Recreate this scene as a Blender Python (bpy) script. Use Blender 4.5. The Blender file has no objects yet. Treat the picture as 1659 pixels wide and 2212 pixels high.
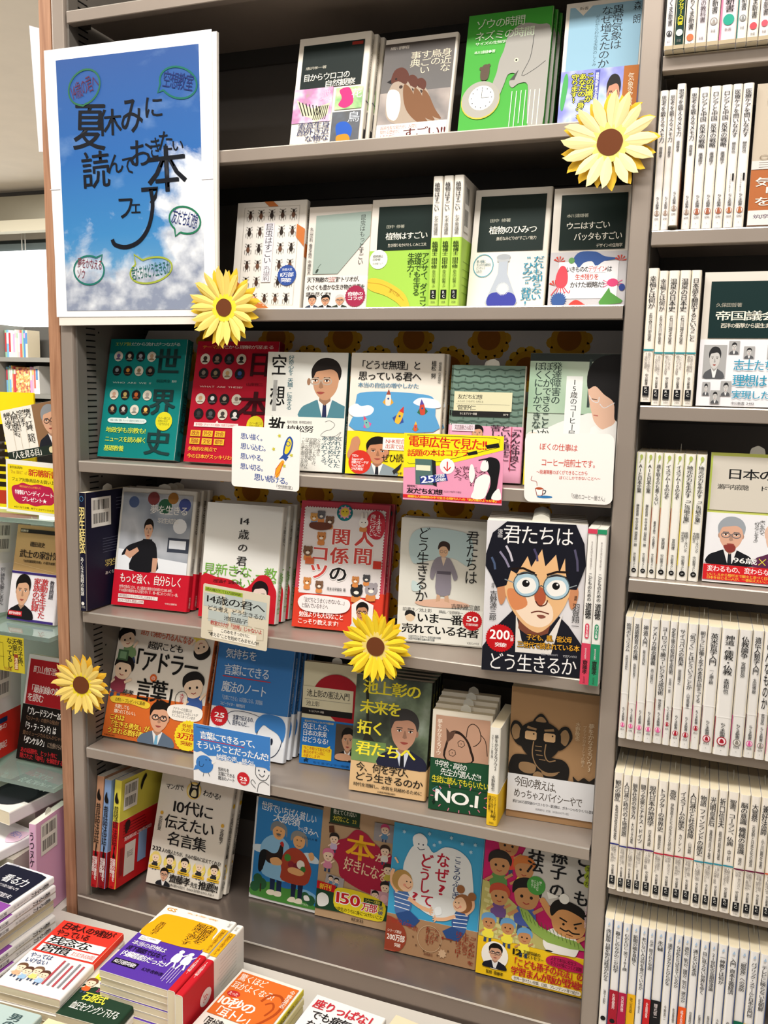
import bpy, math, random
import numpy as np
from mathutils import Matrix, Vector
from mathutils.geometry import tessellate_polygon
random.seed(7)
SC = bpy.context.scene
COL = SC.collection
D2R = math.pi / 180

# ---------------------------------------------------------------- camera
cam_d = bpy.data.cameras.new('camera')
cam = bpy.data.objects.new('camera', cam_d)
COL.objects.link(cam)
cam_d.sensor_fit = 'VERTICAL'
cam_d.sensor_height = 24.0
cam_d.lens = 1860.84 / 2212 * 24.0
cam_d.clip_start = .02
YAW, PITCH, ROLL = 0.351976, -0.143467, -0.0239682
cam.matrix_world = (Matrix.Translation((1.0413, -1.2120, 1.4175)) @ Matrix.Rotation(YAW, 4, 'Z')
                    @ Matrix.Rotation(PITCH, 4, 'X') @ Matrix.Rotation(ROLL, 4, 'Y') @ Matrix.Rotation(math.pi / 2, 4, 'X'))
SC.camera = cam

# ---------------------------------------------------------------- world, lamps, exposure
w = bpy.data.worlds.new('shop_air')
SC.world = w
w.use_nodes = True
w.node_tree.nodes['Background'].inputs[0].default_value = (1.0, .97, .93, 1)
w.node_tree.nodes['Background'].inputs[1].default_value = .17

def area(name, loc, sx, sy, power, col=(1, .965, .91), rot=(0, 0, 0)):
    d = bpy.data.lights.new(name, 'AREA')
    d.shape = 'RECTANGLE'; d.size = sx; d.size_y = sy; d.energy = power; d.color = col
    o = bpy.data.objects.new(name, d); COL.objects.link(o)
    o.location = loc; o.rotation_euler = rot
    return o
area('ceiling_lamp', (.75, -.88, 2.70), 2.0, .26, 33)
area('ceiling_lamp', (1.0, -2.7, 2.70), 2.6, .30, 20)
area('ceiling_lamp', (-1.5, -.35, 2.70), 1.6, .26, 26)
area('ceiling_lamp', (-3.2, 2.4, 2.70), 2.4, .3, 70)
area('pendant_uplight', (-2.6, 1.4, 2.05), 4.0, 4.0, 12, rot=(math.pi, 0, 0))  # added fill aimed up to brighten the ceiling, no real fixture
area('pendant_uplight', (.6, -1.7, 2.35), 2.4, 1.6, 14, rot=(math.pi, 0, 0))  # second added fill: lifts the aisle ceiling that the metal reflects
SC.view_settings.view_transform = 'Standard'
SC.view_settings.look = 'None'
SC.view_settings.gamma = 1
SC.view_settings.use_curve_mapping = False
SC.view_settings.exposure = 0.50

# ---------------------------------------------------------------- materials
def lin(v):
    return v / 12.92 if v <= .04045 else ((v + .055) / 1.055) ** 2.4
def hexc(h):
    h = h.lstrip('#')
    return tuple(lin(int(h[i:i + 2], 16) / 255) for i in (0, 2, 4)) + (1,)
_m = {}
def M(c, rough=.5, metal=0., name=None, emit=0., spec=.16):
    key = (c, rough, metal, emit, spec)
    if key in _m: return _m[key]
    m = bpy.data.materials.new(name or 'print_' + c.lstrip('#'))
    m.use_nodes = True
    b = m.node_tree.nodes['Principled BSDF']
    b.inputs['Base Color'].default_value = hexc(c)
    b.inputs['Roughness'].default_value = rough
    b.inputs['Metallic'].default_value = metal
    b.inputs['Specular IOR Level'].default_value = spec
    if emit:
        b.inputs['Emission Color'].default_value = hexc(c)
        b.inputs['Emission Strength'].default_value = emit
    _m[key] = m
    return m
def nodes(m):
    return m.node_tree.nodes, m.node_tree.links
def painted_metal(name, c, rough=.34, bump=.02, metal=0.0):
    m = bpy.data.materials.new(name); m.use_nodes = True
    n, l = nodes(m); b = n['Principled BSDF']
    tc = n.new('ShaderNodeTexCoord')
    no = n.new('ShaderNodeTexNoise'); no.inputs['Scale'].default_value = 900; no.inputs['Detail'].default_value = 3
    n2 = n.new('ShaderNodeTexNoise'); n2.inputs['Scale'].default_value = 7; n2.inputs['Detail'].default_value = 5
    l.new(tc.outputs['Object'], no.inputs['Vector']); l.new(tc.outputs['Object'], n2.inputs['Vector'])
    mx = n.new('ShaderNodeMix'); mx.data_type = 'RGBA'
    a = hexc(c); mx.inputs[6].default_value = tuple(x * .93 for x in a[:3]) + (1,); mx.inputs[7].default_value = tuple(min(1, x * 1.06) for x in a[:3]) + (1,)
    l.new(n2.outputs['Fac'], mx.inputs[0]); l.new(mx.outputs[2], b.inputs['Base Color'])
    mr = n.new('ShaderNodeMapRange'); mr.inputs[3].default_value = rough - .06; mr.inputs[4].default_value = rough + .08
    l.new(n2.outputs['Fac'], mr.inputs[0]); l.new(mr.outputs[0], b.inputs['Roughness'])
    bp = n.new('ShaderNodeBump'); bp.inputs['Strength'].default_value = bump; bp.inputs['Distance'].default_value = .001
    l.new(no.outputs['Fac'], bp.inputs['Height']); l.new(bp.outputs[0], b.inputs['Normal'])
    b.inputs['Metallic'].default_value = metal
    return m
METAL = painted_metal('grey_shelf_paint', '#9c9086', .36, metal=.26)
EDGE = M('#d8d1c8', .24, .6, name='bright_worn_edge')  # painted highlight: pale glossy metal stands for lamp glint along the shelf lips
METAL_IN = painted_metal('grey_inner_paint', '#635e5a', .45)  # shelf grey darkened to carry the shade inside the cases
METAL_DK = painted_metal('dark_back_paint', '#3c3936', .5)
STEEL = painted_metal('brushed_base_steel', '#8a7d75', .24, metal=.6)
METAL_SD = painted_metal('side_panel_paint', '#6c6761', .42)  # same shelf grey, darkened: shade on the side panel put into the colour
SLOT = M('#050505', .8, name='slot_black')

def wood_mat(name, c1, c2):
    m = bpy.data.materials.new(name); m.use_nodes = True
    n, l = nodes(m); b = n['Principled BSDF']
    tc = n.new('ShaderNodeTexCoord'); mp = n.new('ShaderNodeMapping')
    mp.inputs['Scale'].default_value = (60, 60, 3.2)
    no = n.new('ShaderNodeTexNoise'); no.inputs['Scale'].default_value = 2.2; no.inputs['Detail'].default_value = 8; no.inputs['Distortion'].default_value = .8
    l.new(tc.outputs['Object'], mp.inputs[0]); l.new(mp.outputs[0], no.inputs['Vector'])
    cr = n.new('ShaderNodeValToRGB')
    cr.color_ramp.elements[0].position = .32; cr.color_ramp.elements[0].color = hexc(c1)
    cr.color_ramp.elements[1].position = .66; cr.color_ramp.elements[1].color = hexc(c2)
    l.new(no.outputs['Fac'], cr.inputs[0]); l.new(cr.outputs[0], b.inputs['Base Color'])
    b.inputs['Roughness'].default_value = .5
    bp = n.new('ShaderNodeBump'); bp.inputs['Strength'].default_value = .12; bp.inputs['Distance'].default_value = .001
    l.new(no.outputs['Fac'], bp.inputs['Height']); l.new(bp.outputs[0], b.inputs['Normal'])
    return m
WOOD = wood_mat('brown_wood_veneer', '#96694d', '#b58768')

def pages_mat(name, c):
    m = bpy.data.materials.new(name); m.use_nodes = True
    n, l = nodes(m); b = n['Principled BSDF']
    tc = n.new('ShaderNodeTexCoord'); wv = n.new('ShaderNodeTexWave'); wv.bands_direction = 'Y'
    wv.inputs['Scale'].default_value = 900; wv.inputs['Distortion'].default_value = 2.5; wv.inputs['Detail'].default_value = 2
    l.new(tc.outputs['Object'], wv.inputs['Vector'])
    mx = n.new('ShaderNodeMix'); mx.data_type = 'RGBA'; a = hexc(c)
    mx.inputs[6].default_value = tuple(x * .8 for x in a[:3]) + (1,); mx.inputs[7].default_value = a
    l.new(wv.outputs['Fac'], mx.inputs[0]); l.new(mx.outputs[2], b.inputs['Base Color'])
    b.inputs['Roughness'].default_value = .8
    return m
PAGES = pages_mat('cream_paper_pages', '#efe3c6')
PAGESW = pages_mat('white_paper_pages', '#ece8dc')

def sky_mat():
    m = bpy.data.materials.new('printed_summer_sky'); m.use_nodes = True
    n, l = nodes(m); b = n['Principled BSDF']; b.inputs['Roughness'].default_value = .45
    tc = n.new('ShaderNodeTexCoord'); sp = n.new('ShaderNodeSeparateXYZ')
    l.new(tc.outputs['Object'], sp.inputs[0])
    # print height 0..0.40 m (local z from the print's bottom), width 0..0.27
    zr = n.new('ShaderNodeMapRange'); zr.inputs[1].default_value = 0; zr.inputs[2].default_value = .40
    l.new(sp.outputs['Z'], zr.inputs[0])
    cr = n.new('ShaderNodeValToRGB'); e = cr.color_ramp.elements
    e[0].position = 0; e[0].color = hexc('#74a8c8'); e[1].position = 1; e[1].color = hexc('#1c4c92')
    x = e.new(.3); x.color = hexc('#347fba'); x = e.new(.6); x.color = hexc('#1c60a8')
    l.new(zr.outputs[0], cr.inputs[0])
    mp = n.new('ShaderNodeMapping'); mp.inputs['Scale'].default_value = (14, 1, 17)
    l.new(tc.outputs['Object'], mp.inputs[0])
    no = n.new('ShaderNodeTexNoise'); no.inputs['Scale'].default_value = 1.0; no.inputs['Detail'].default_value = 9; no.inputs['Roughness'].default_value = .58; no.inputs['Distortion'].default_value = .3
    l.new(mp.outputs[0], no.inputs['Vector'])
    # cumulus: field = edge(x,z) + noise ; low at bottom, tower on the right
    def math_(op, a, bb, clamp=False):
        q = n.new('ShaderNodeMath'); q.operation = op; q.use_clamp = clamp
        for i, v in enumerate((a, bb)):
            if v is None: continue
            if isinstance(v, (int, float)): q.inputs[i].default_value = v
            else: l.new(v, q.inputs[i])
        return q.outputs[0]
    bott = math_('MULTIPLY', math_('SUBTRACT', .098, sp.outputs['Z']), 11)            # bank along the bottom
    tw = math_('MULTIPLY', math_('SUBTRACT', sp.outputs['X'], .212), 17)
    th = math_('MULTIPLY', math_('SUBTRACT', .250, sp.outputs['Z']), 10)
    tower = math_('MINIMUM', math_('ADD', tw, math_('MULTIPLY', th, .35)), th)
    field = math_('MAXIMUM', bott, tower)
    s = math_('ADD', field, math_('MULTIPLY', math_('SUBTRACT', no.outputs['Fac'], .5), 2.9))
    msk = n.new('ShaderNodeMapRange'); msk.inputs[1].default_value = -.15; msk.inputs[2].default_value = .45; l.new(s, msk.inputs[0])
    # thin haze streak high up
    st = n.new('ShaderNodeTexNoise'); st.inputs['Scale'].default_value = 1; st.inputs['Detail'].default_value = 6
    mp2 = n.new('ShaderNodeMapping'); mp2.inputs['Scale'].default_value = (9, 1, 16); mp2.inputs['Rotation'].default_value = (0, -.5, 0); mp2.inputs['Location'].default_value = (3.3, 0, 1.9)
    l.new(tc.outputs['Object'], mp2.inputs[0]); l.new(mp2.outputs[0], st.inputs['Vector'])
    hz = n.new('ShaderNodeMapRange'); hz.inputs[1].default_value = .56; hz.inputs[2].default_value = .85; hz.inputs[4].default_value = .55; l.new(st.outputs['Fac'], hz.inputs[0])
    n3 = n.new('ShaderNodeTexNoise'); n3.inputs['Scale'].default_value = 2.2; n3.inputs['Detail'].default_value = 6
    l.new(mp.outputs[0], n3.inputs['Vector'])
    ch = math_('ADD', math_('MULTIPLY', n3.outputs['Fac'], 1.1), math_('MULTIPLY', sp.outputs['Z'], 2.2))
    cc = n.new('ShaderNodeValToRGB'); cc.color_ramp.elements[0].color = hexc('#8791a8'); cc.color_ramp.elements[1].color = hexc('#f0f4f8')
    cc.color_ramp.elements[0].position = .5; cc.color_ramp.elements[1].position = .98
    l.new(ch, cc.inputs[0])
    m1 = n.new('ShaderNodeMix'); m1.data_type = 'RGBA'; l.new(hz.outputs[0], m1.inputs[0]); l.new(cr.outputs[0], m1.inputs[6]); m1.inputs[7].default_value = hexc('#9fbfe0')
    m2 = n.new('ShaderNodeMix'); m2.data_type = 'RGBA'; l.new(msk.outputs[0], m2.inputs[0]); l.new(m1.outputs[2], m2.inputs[6]); l.new(cc.outputs[0], m2.inputs[7])
    l.new(m2.outputs[2], b.inputs['Base Color'])
    return m
def glass_mat():
    m = bpy.data.materials.new('shelf_glass'); m.use_nodes = True
    b = m.node_tree.nodes['Principled BSDF']
    b.inputs['Base Color'].default_value = (.75, .93, .86, 1); b.inputs['Roughness'].default_value = .03
    b.inputs['Transmission Weight'].default_value = .85; b.inputs['IOR'].default_value = 1.45
    return m
GLASS = glass_mat()
def photo_mat(name, cols, scale, seed=0, aniso=(1, 1, 1), sharp=False):
    """blurred printed photograph: noise through a colour ramp"""
    m = bpy.data.materials.new(name); m.use_nodes = True
    n, l = nodes(m); b = n['Principled BSDF']; b.inputs['Roughness'].default_value = .4
    tc = n.new('ShaderNodeTexCoord'); mp = n.new('ShaderNodeMapping'); mp.inputs['Scale'].default_value = tuple(scale * a for a in aniso)
    mp.inputs['Location'].default_value = (seed * 3.7, seed * 1.3, seed * 5.1)
    l.new(tc.outputs['Object'], mp.inputs[0])
    no = n.new('ShaderNodeTexNoise'); no.inputs['Scale'].default_value = 1; no.inputs['Detail'].default_value = 5 if sharp else 2
    l.new(mp.outputs[0], no.inputs['Vector'])
    cr = n.new('ShaderNodeValToRGB'); l.new(no.outputs['Fac'], cr.inputs[0])
    k = len(cols); e = cr.color_ramp.elements
    e[0].position = .28; e[0].color = hexc(cols[0]); e[1].position = .72; e[1].color = hexc(cols[-1])
    for i in range(1, k - 1):
        x = e.new(.28 + .44 * i / (k - 1)); x.color = hexc(cols[i])
    l.new(cr.outputs[0], b.inputs['Base Color'])
    return m

# ---------------------------------------------------------------- meshes and objects
def mesh(name, V, F, mats, mi=None, smooth=False):
    me = bpy.data.meshes.new(name)
    me.from_pydata([tuple(v) for v in V], [], [tuple(f) for f in F])
    for m in mats: me.materials.append(m)
    if mi is not None: me.polygons.foreach_set('material_index', mi)
    if smooth: me.polygons.foreach_set('use_smooth', [True] * len(me.polygons))
    me.update()
    return me
def obj(name, me, parent=None, loc=(0, 0, 0), **props):
    o = bpy.data.objects.new(name, me); COL.objects.link(o)
    if parent is not None: o.parent = parent
    o.location = loc
    for k, v in props.items(): o[k] = v
    return o
def thing(name, label, cat, group=None):
    o = bpy.data.objects.new(name, None); COL.objects.link(o)
    o.empty_display_size = .02
    o['label'] = label; o['category'] = cat
    if group: o['group'] = group
    return o
def tag(o, label, cat, group=None):
    o['label'] = label; o['category'] = cat
    if group: o['group'] = group
    return o
def copy_tree(o, label=None, group=None, parent=None):
    c = o.copy(); COL.objects.link(c); c.parent = parent
    if parent is not None: c.matrix_parent_inverse = o.matrix_parent_inverse.copy()
    if label: c['label'] = label
    if group: c['group'] = group
    for ch in KIDS.get(o.name, []): copy_tree(ch, parent=c)
    return c
KIDS = {}
def reg(parent, child):
    KIDS.setdefault(parent.name, []).append(child); return child
class MB:
    """collects boxes and polygons into one mesh"""
    def __init__(s): s.V = []; s.F = []; s.I = []
    def box(s, x0, y0, z0, x1, y1, z1, mi=0):
        b = len(s.V)
        s.V += [(x, y, z) for z in (z0, z1) for y in (y0, y1) for x in (x0, x1)]
        s.F += [tuple(b + i for i in f) for f in ((0, 2, 3, 1), (4, 5, 7, 6), (0, 1, 5, 4), (2, 6, 7, 3), (0, 4, 6, 2), (1, 3, 7, 5))]
        s.I += [mi] * 6
        return s
    def quad(s, a, b, c, d, mi=0):
        k = len(s.V); s.V += [a, b, c, d]; s.F.append((k, k + 1, k + 2, k + 3)); s.I.append(mi); return s
    def prism(s, pts, y0, y1, mi=0, mi_side=None):
        """pts (x,z) counter-clockwise seen from -y; solid from y0 (front) to y1"""
        if mi_side is None: mi_side = mi
        k = len(s.V); n = len(pts)
        s.V += [(p[0], y0, p[1]) for p in pts] + [(p[0], y1, p[1]) for p in pts]
        for t in tessellate_polygon([[Vector((p[0], p[1], 0)) for p in pts]]):
            a, b, c = t
            pa, pb, pc = pts[a], pts[b], pts[c]
            if (pb[0] - pa[0]) * (pc[1] - pa[1]) - (pb[1] - pa[1]) * (pc[0] - pa[0]) < 0: a, c = c, a
            s.F.append((k + a, k + b, k + c)); s.F.append((k + n + c, k + n + b, k + n + a)); s.I += [mi, mi_side]
        for i in range(n):
            j = (i + 1) % n
            s.F.append((k + j, k + i, k + n + i, k + n + j)); s.I.append(mi_side)
        return s
    def mesh(s, name, mats, smooth=False):
        return mesh(name, s.V, s.F, mats if isinstance(mats, (list, tuple)) else [mats], s.I, smooth)
def rrect(x0, z0, x1, z1, r, n=5):
    pts = []
    for cx, cz, a0 in ((x1 - r, z0 + r, -90), (x1 - r, z1 - r, 0), (x0 + r, z1 - r, 90), (x0 + r, z0 + r, 180)):
        for i in range(n + 1):
            a = (a0 + 90 * i / n) * D2R; pts.append((cx + r * math.cos(a), cz + r * math.sin(a)))
    return pts

# ---------------------------------------------------------------- lettering
_g = {}
_cu = bpy.data.curves.new('type', 'FONT'); _cu.dimensions = '2D'
_to = bpy.data.objects.new('type', _cu); COL.objects.link(_to)
def glyph(ch, b):
    k = ch
    if k in _g: return _g[k]
    _cu.body = ch; _cu.size = 1; _cu.resolution_u = 3 if ch in '0123456789oOeCGS' else 2
    _cu.offset = 0
    me = _to.to_mesh()
    nv = len(me.vertices)
    if nv == 0: r = (np.zeros((0, 2)), [], 0, 0)
    else:
        v = np.empty(nv * 3); me.vertices.foreach_get('co', v); v = v.reshape(-1, 3)[:, :2].copy()
        me.calc_loop_triangles(); t = np.empty(len(me.loop_triangles) * 3, int); me.loop_triangles.foreach_get('vertices', t)
        r = (v, t.reshape(-1, 3), v[:, 0].min(), v[:, 0].max())
    _to.to_mesh_clear(); _g[k] = r
    return r
ROT = set('ー「」『』（）()〜―…—-＝“”')
def layout(text, b, vert):
    """returns verts (x right, y down), tris, box w, h in em"""
    VV = []; TT = []; n = 0; lines = text.split('\n')
    e0 = glyph('国', 0); ex = (e0[2] + e0[3]) / 2; ey = (e0[0][:, 1].min() + e0[0][:, 1].max()) / 2
    em = (e0[3] - e0[2]) * 1.09
    Wd = 0
    for li, ln in enumerate(lines):
        pen = 0.
        for ch in ln:
            if ch in ' 　': pen += .5 if ch == ' ' else 1.; continue
            v, t, x0, x1 = glyph(ch, b)
            if len(v) == 0: continue
            wide = ord(ch) > 0x2E00 or ch in '…“”★×―'
            if wide: c = (v - (ex, ey)) / em; adv = 1.
            else:
                adv = (x1 - x0) / em + .10
                c = np.column_stack([(v[:, 0] - (x0 + x1) / 2) / em, (v[:, 1] - ey) / em])
                if ch in 'gjpqy,._': pass
            c = c * (1, -1)
            if vert:
                if ch in ROT: c = np.column_stack([-c[:, 1], c[:, 0]])
                elif ch in '、。': c = c + (.6, -.6)
                elif ch in 'ぁぃぅぇぉっゃゅょァィゥェォッャュョ': c = c + (.1, -.1)
                hgt = 1.
                c = c + (-(li + .5), pen + hgt / 2); pen += hgt
            else:
                c = c + (pen + adv / 2, li * 1.12 + .5); pen += adv
            VV.append(c); TT.append(t + n); n += len(c)
        Wd = max(Wd, pen)
    if not VV: return None
    V = np.vstack(VV); T = np.vstack(TT)
    sh = ((0, 0),), ((-.010, 0), (.012, 0)), ((-.015, -.006), (.015, .006), (0, .006)), ((-.026, -.010), (.026, .010), (.023, -.010), (-.023, .010))
    if b and not vert is None:
        n0 = len(V); V0, T0 = V, T
        V = np.vstack([V0 + d for d in sh[b]]); T = np.vstack([T0 + n0 * i for i in range(len(sh[b]))])
    Z = np.repeat(np.arange(len(sh[b])), len(V) // len(sh[b]))
    if vert: V[:, 0] += len(lines); return V, T, len(lines), Wd, Z
    return V, T, Wd, (len(lines) - 1) * 1.12 + 1, Z

class Cv:
    """flat print on a surface: percent coordinates, x right, y down"""
    def __init__(s, par, O, U, V, lift=.0003, part='cover_print', text='lettering', step=.000008):
        s.par = par; s.O = Vector(O); s.U = Vector(U); s.V = Vector(V)
        s.N = (s.U.cross(-s.V)).normalized() ; s.W = s.U.length; s.H = s.V.length
        s.l = lift; s.part = part; s.text = text; s.P_ = {}; s.step = step
    def sub(s, x0, y0, x1, y1, lift=None):
        c = Cv(s.par, s.O + s.U * (x0 / 100) + s.V * (y0 / 100), s.U * ((x1 - x0) / 100), s.V * ((y1 - y0) / 100), s.l if lift is None else lift, s.part, s.text, s.step)
        c.P_ = s.P_; c.up = s
        return c
    def _add(s, part, xy, tris, col, Z=None):
        d = s.P_.setdefault(part, [[], [], [], [], 0])
        m = col if isinstance(col, bpy.types.Material) else M(col)
        if m not in d[3]: d[3].append(m)
        xy = np.clip(np.asarray(xy, float), .15, 99.85)
        s.l += s.step
        o = np.array(s.O + s.N * s.l); u = np.array(s.U) / 100; v = np.array(s.V) / 100
        P = o + xy[:, :1] * u + xy[:, 1:2] * v
        if Z is not None:
            P = P + np.array(s.N) * (Z * s.step)[:, None]; s.l += s.step * int(Z.max())
        d[0].append(P); d[1].append(np.asarray(tris) + d[4]); d[2] += [d[3].index(m)] * len(tris); d[4] += len(P)
    def P(s, pts, col, part=None):
        tr = []
        for t in tessellate_polygon([[Vector((p[0], p[1], 0)) for p in pts]]):
            a, b, c = t; pa, pb, pc = pts[a], pts[b], pts[c]
            if (pb[0] - pa[0]) * (pc[1] - pa[1]) - (pb[1] - pa[1]) * (pc[0] - pa[0]) > 0: a, c = c, a
            tr.append((a, b, c))
        if tr: s._add(part or s.part, pts, tr, col)
        return s
    def R(s, x0, y0, x1, y1, col, part=None):
        s._add(part or s.part, [(x0, y0), (x1, y0), (x1, y1), (x0, y1)], [(2, 1, 0), (3, 2, 0)], col); return s
    def ell(s, cx, cy, rx, ry=None, n=22, a0=0, a1=360, rot=0):
        if ry is None: ry = rx * s.W / s.H
        full = a1 - a0 >= 360; cs, sn = math.cos(rot * D2R), math.sin(rot * D2R); k = s.H / s.W
        out = []
        for i in range(n if full else n + 1):
            a = (a0 + (a1 - a0) * i / n) * D2R; x = rx * math.cos(a); y = ry * math.sin(a) * k
            out.append((cx + x * cs - y * sn, cy + (x * sn + y * cs) / k))
        return out
    def E(s, cx, cy, rx, ry=None, col='#000000', n=22, part=None, a0=0, a1=360, rot=0):
        return s.P(s.ell(cx, cy, rx, ry, n, a0, a1, rot), col, part)
    def B(s, pts, col, part=None, k=4):
        return s.P(smooth(pts, k), col, part)
    def L(s, pts, w, col, part=None, closed=False, curve=False):
        """stroke; w in percent of width"""
        if curve: pts = smooth(pts, 4, closed)
        q = s.H / s.W; n = len(pts); p = [(a, b * q) for a, b in pts]; out = []; tr = []
        for i in range(n):
            a = p[(i - 1) % n] if (closed or i > 0) else p[i]; b = p[(i + 1) % n] if (closed or i < n - 1) else p[i]
            dx, dy = b[0] - a[0], b[1] - a[1]; L_ = math.hypot(dx, dy) or 1
            nx, ny = -dy / L_ * w / 2, dx / L_ * w / 2
            out += [(p[i][0] + nx, (p[i][1] + ny) / q), (p[i][0] - nx, (p[i][1] - ny) / q)]
        for i in range(n if closed else n - 1):
            j = (i + 1) % n; tr += [(2 * i, 2 * i + 1, 2 * j), (2 * i + 1, 2 * j + 1, 2 * j)]
        s._add(part or s.part, out, [(a, b, c) for a, b, c in tr], col); return s
    def T(s, text, x0, y0, x1, y1, col='#1a1a1a', b=0, v=0, rot=0, part=None, out=None, ow=1):
        r = layout(text, b, v)
        if r is None: return s
        if out:
            r2 = layout(text, min(3, b + 2), v)
            for dx, dy in ((-ow, 0), (ow, 0), (0, -ow), (0, ow)):
                s._t(r2, x0 + dx, y0 + dy * s.W / s.H, x1 + dx, y1 + dy * s.W / s.H, out, rot, part)
        s._t(r, x0, y0, x1, y1, col, rot, part); return s
    def _t(s, r, x0, y0, x1, y1, col, rot, part):
        V, T, w, h, Z = r
        X = x0 + V[:, 0] / w * (x1 - x0); Y = y0 + V[:, 1] / h * (y1 - y0)
        if rot:
            q = s.H / s.W; cx, cy = (x0 + x1) / 2, (y0 + y1) / 2; c, sn = math.cos(rot * D2R), math.sin(rot * D2R)
            a = X - cx; b_ = (Y - cy) * q; X = cx + a * c - b_ * sn; Y = cy + (a * sn + b_ * c) / q
        s._add(part or s.text, np.column_stack([X, Y]), T, col, Z)
    def burst(s, cx, cy, r, col, n=24, d=.88, part=None):
        k = s.W / s.H
        return s.P([(cx + r * (1 if i % 2 else d) * math.cos(math.pi * i / n), cy + k * r * (1 if i % 2 else d) * math.sin(math.pi * i / n)) for i in range(2 * n)], col, part)
    def lines(s, x0, y0, x1, y1, n, col, w=.5, v=0, part=None):
        """rows of fine print too small to read"""
        for i in range(n):
            f = (i + .5) / n
            if v:
                x = x0 + (x1 - x0) * f; s.R(x - w / 2, y0, x + w / 2, y1 - random.random() * (y1 - y0) * .2, col, part or s.text)
            else:
                y = y0 + (y1 - y0) * f; hh = w / 2 * s.W / s.H; s.R(x0, y - hh, x1 - random.random() * (x1 - x0) * .2, y + hh, col, part or s.text)
            s.l -= s.step
        s.l += s.step
        return s
    def barcode(s, x0, y0, x1, y1):
        s.R(x0, y0, x1, y1, '#e8e4dc', 'barcode_print')
        rnd = random.Random(5); x = x0 + 6 * (x1 - x0) / 100
        for (ya, yb) in ((.08, .42), (.54, .88)):
            x = x0 + (x1 - x0) * .08
            while x < x0 + (x1 - x0) * .9:
                wd = rnd.choice((.6, .9, 1.6, 2.2)) * (x1 - x0) / 60
                s.R(x, y0 + (y1 - y0) * ya, x + wd, y0 + (y1 - y0) * yb, '#111111', 'barcode_print'); s.l -= s.step
                x += wd + rnd.choice((.8, 1.2, 2)) * (x1 - x0) / 60
        s.l += s.step
        return s
    def done(s):
        for name, (P, T, I, mats, n) in s.P_.items():
            V = np.vstack(P); F = np.vstack(T)
            me = bpy.data.meshes.new(name)
            me.vertices.add(len(V)); me.vertices.foreach_set('co', V.ravel())
            me.loops.add(len(F) * 3); me.polygons.add(len(F))
            me.loops.foreach_set('vertex_index', F.ravel().astype(np.int32))
            me.polygons.foreach_set('loop_start', np.arange(0, len(F) * 3, 3, dtype=np.int32))
            me.polygons.foreach_set('loop_total', np.full(len(F), 3, dtype=np.int32))
            for m in mats: me.materials.append(m)
            me.polygons.foreach_set('material_index', np.array(I, dtype=np.int32))
            me.update(calc_edges=True)
            reg(s.par, obj(name, me, s.par))
        s.P_ = {}
def smooth(pts, k=4, closed=True):
    n = len(pts); out = []
    for i in range(n if closed else n - 1):
        g = lambda j: pts[j % n] if closed else pts[max(0, min(n - 1, j))]
        p0, p1, p2, p3 = g(i - 1), g(i), g(i + 1), g(i + 2)
        for t_ in range(k):
            t = t_ / k
            out.append(tuple(.5 * (2 * p1[a] + (p2[a] - p0[a]) * t + (2 * p0[a] - 5 * p1[a] + 4 * p2[a] - p3[a]) * t * t + (3 * p1[a] - p0[a] - 3 * p2[a] + p3[a]) * t ** 3) for a in (0, 1)))
    if not closed: out.append(tuple(pts[-1]))
    return out
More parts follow.
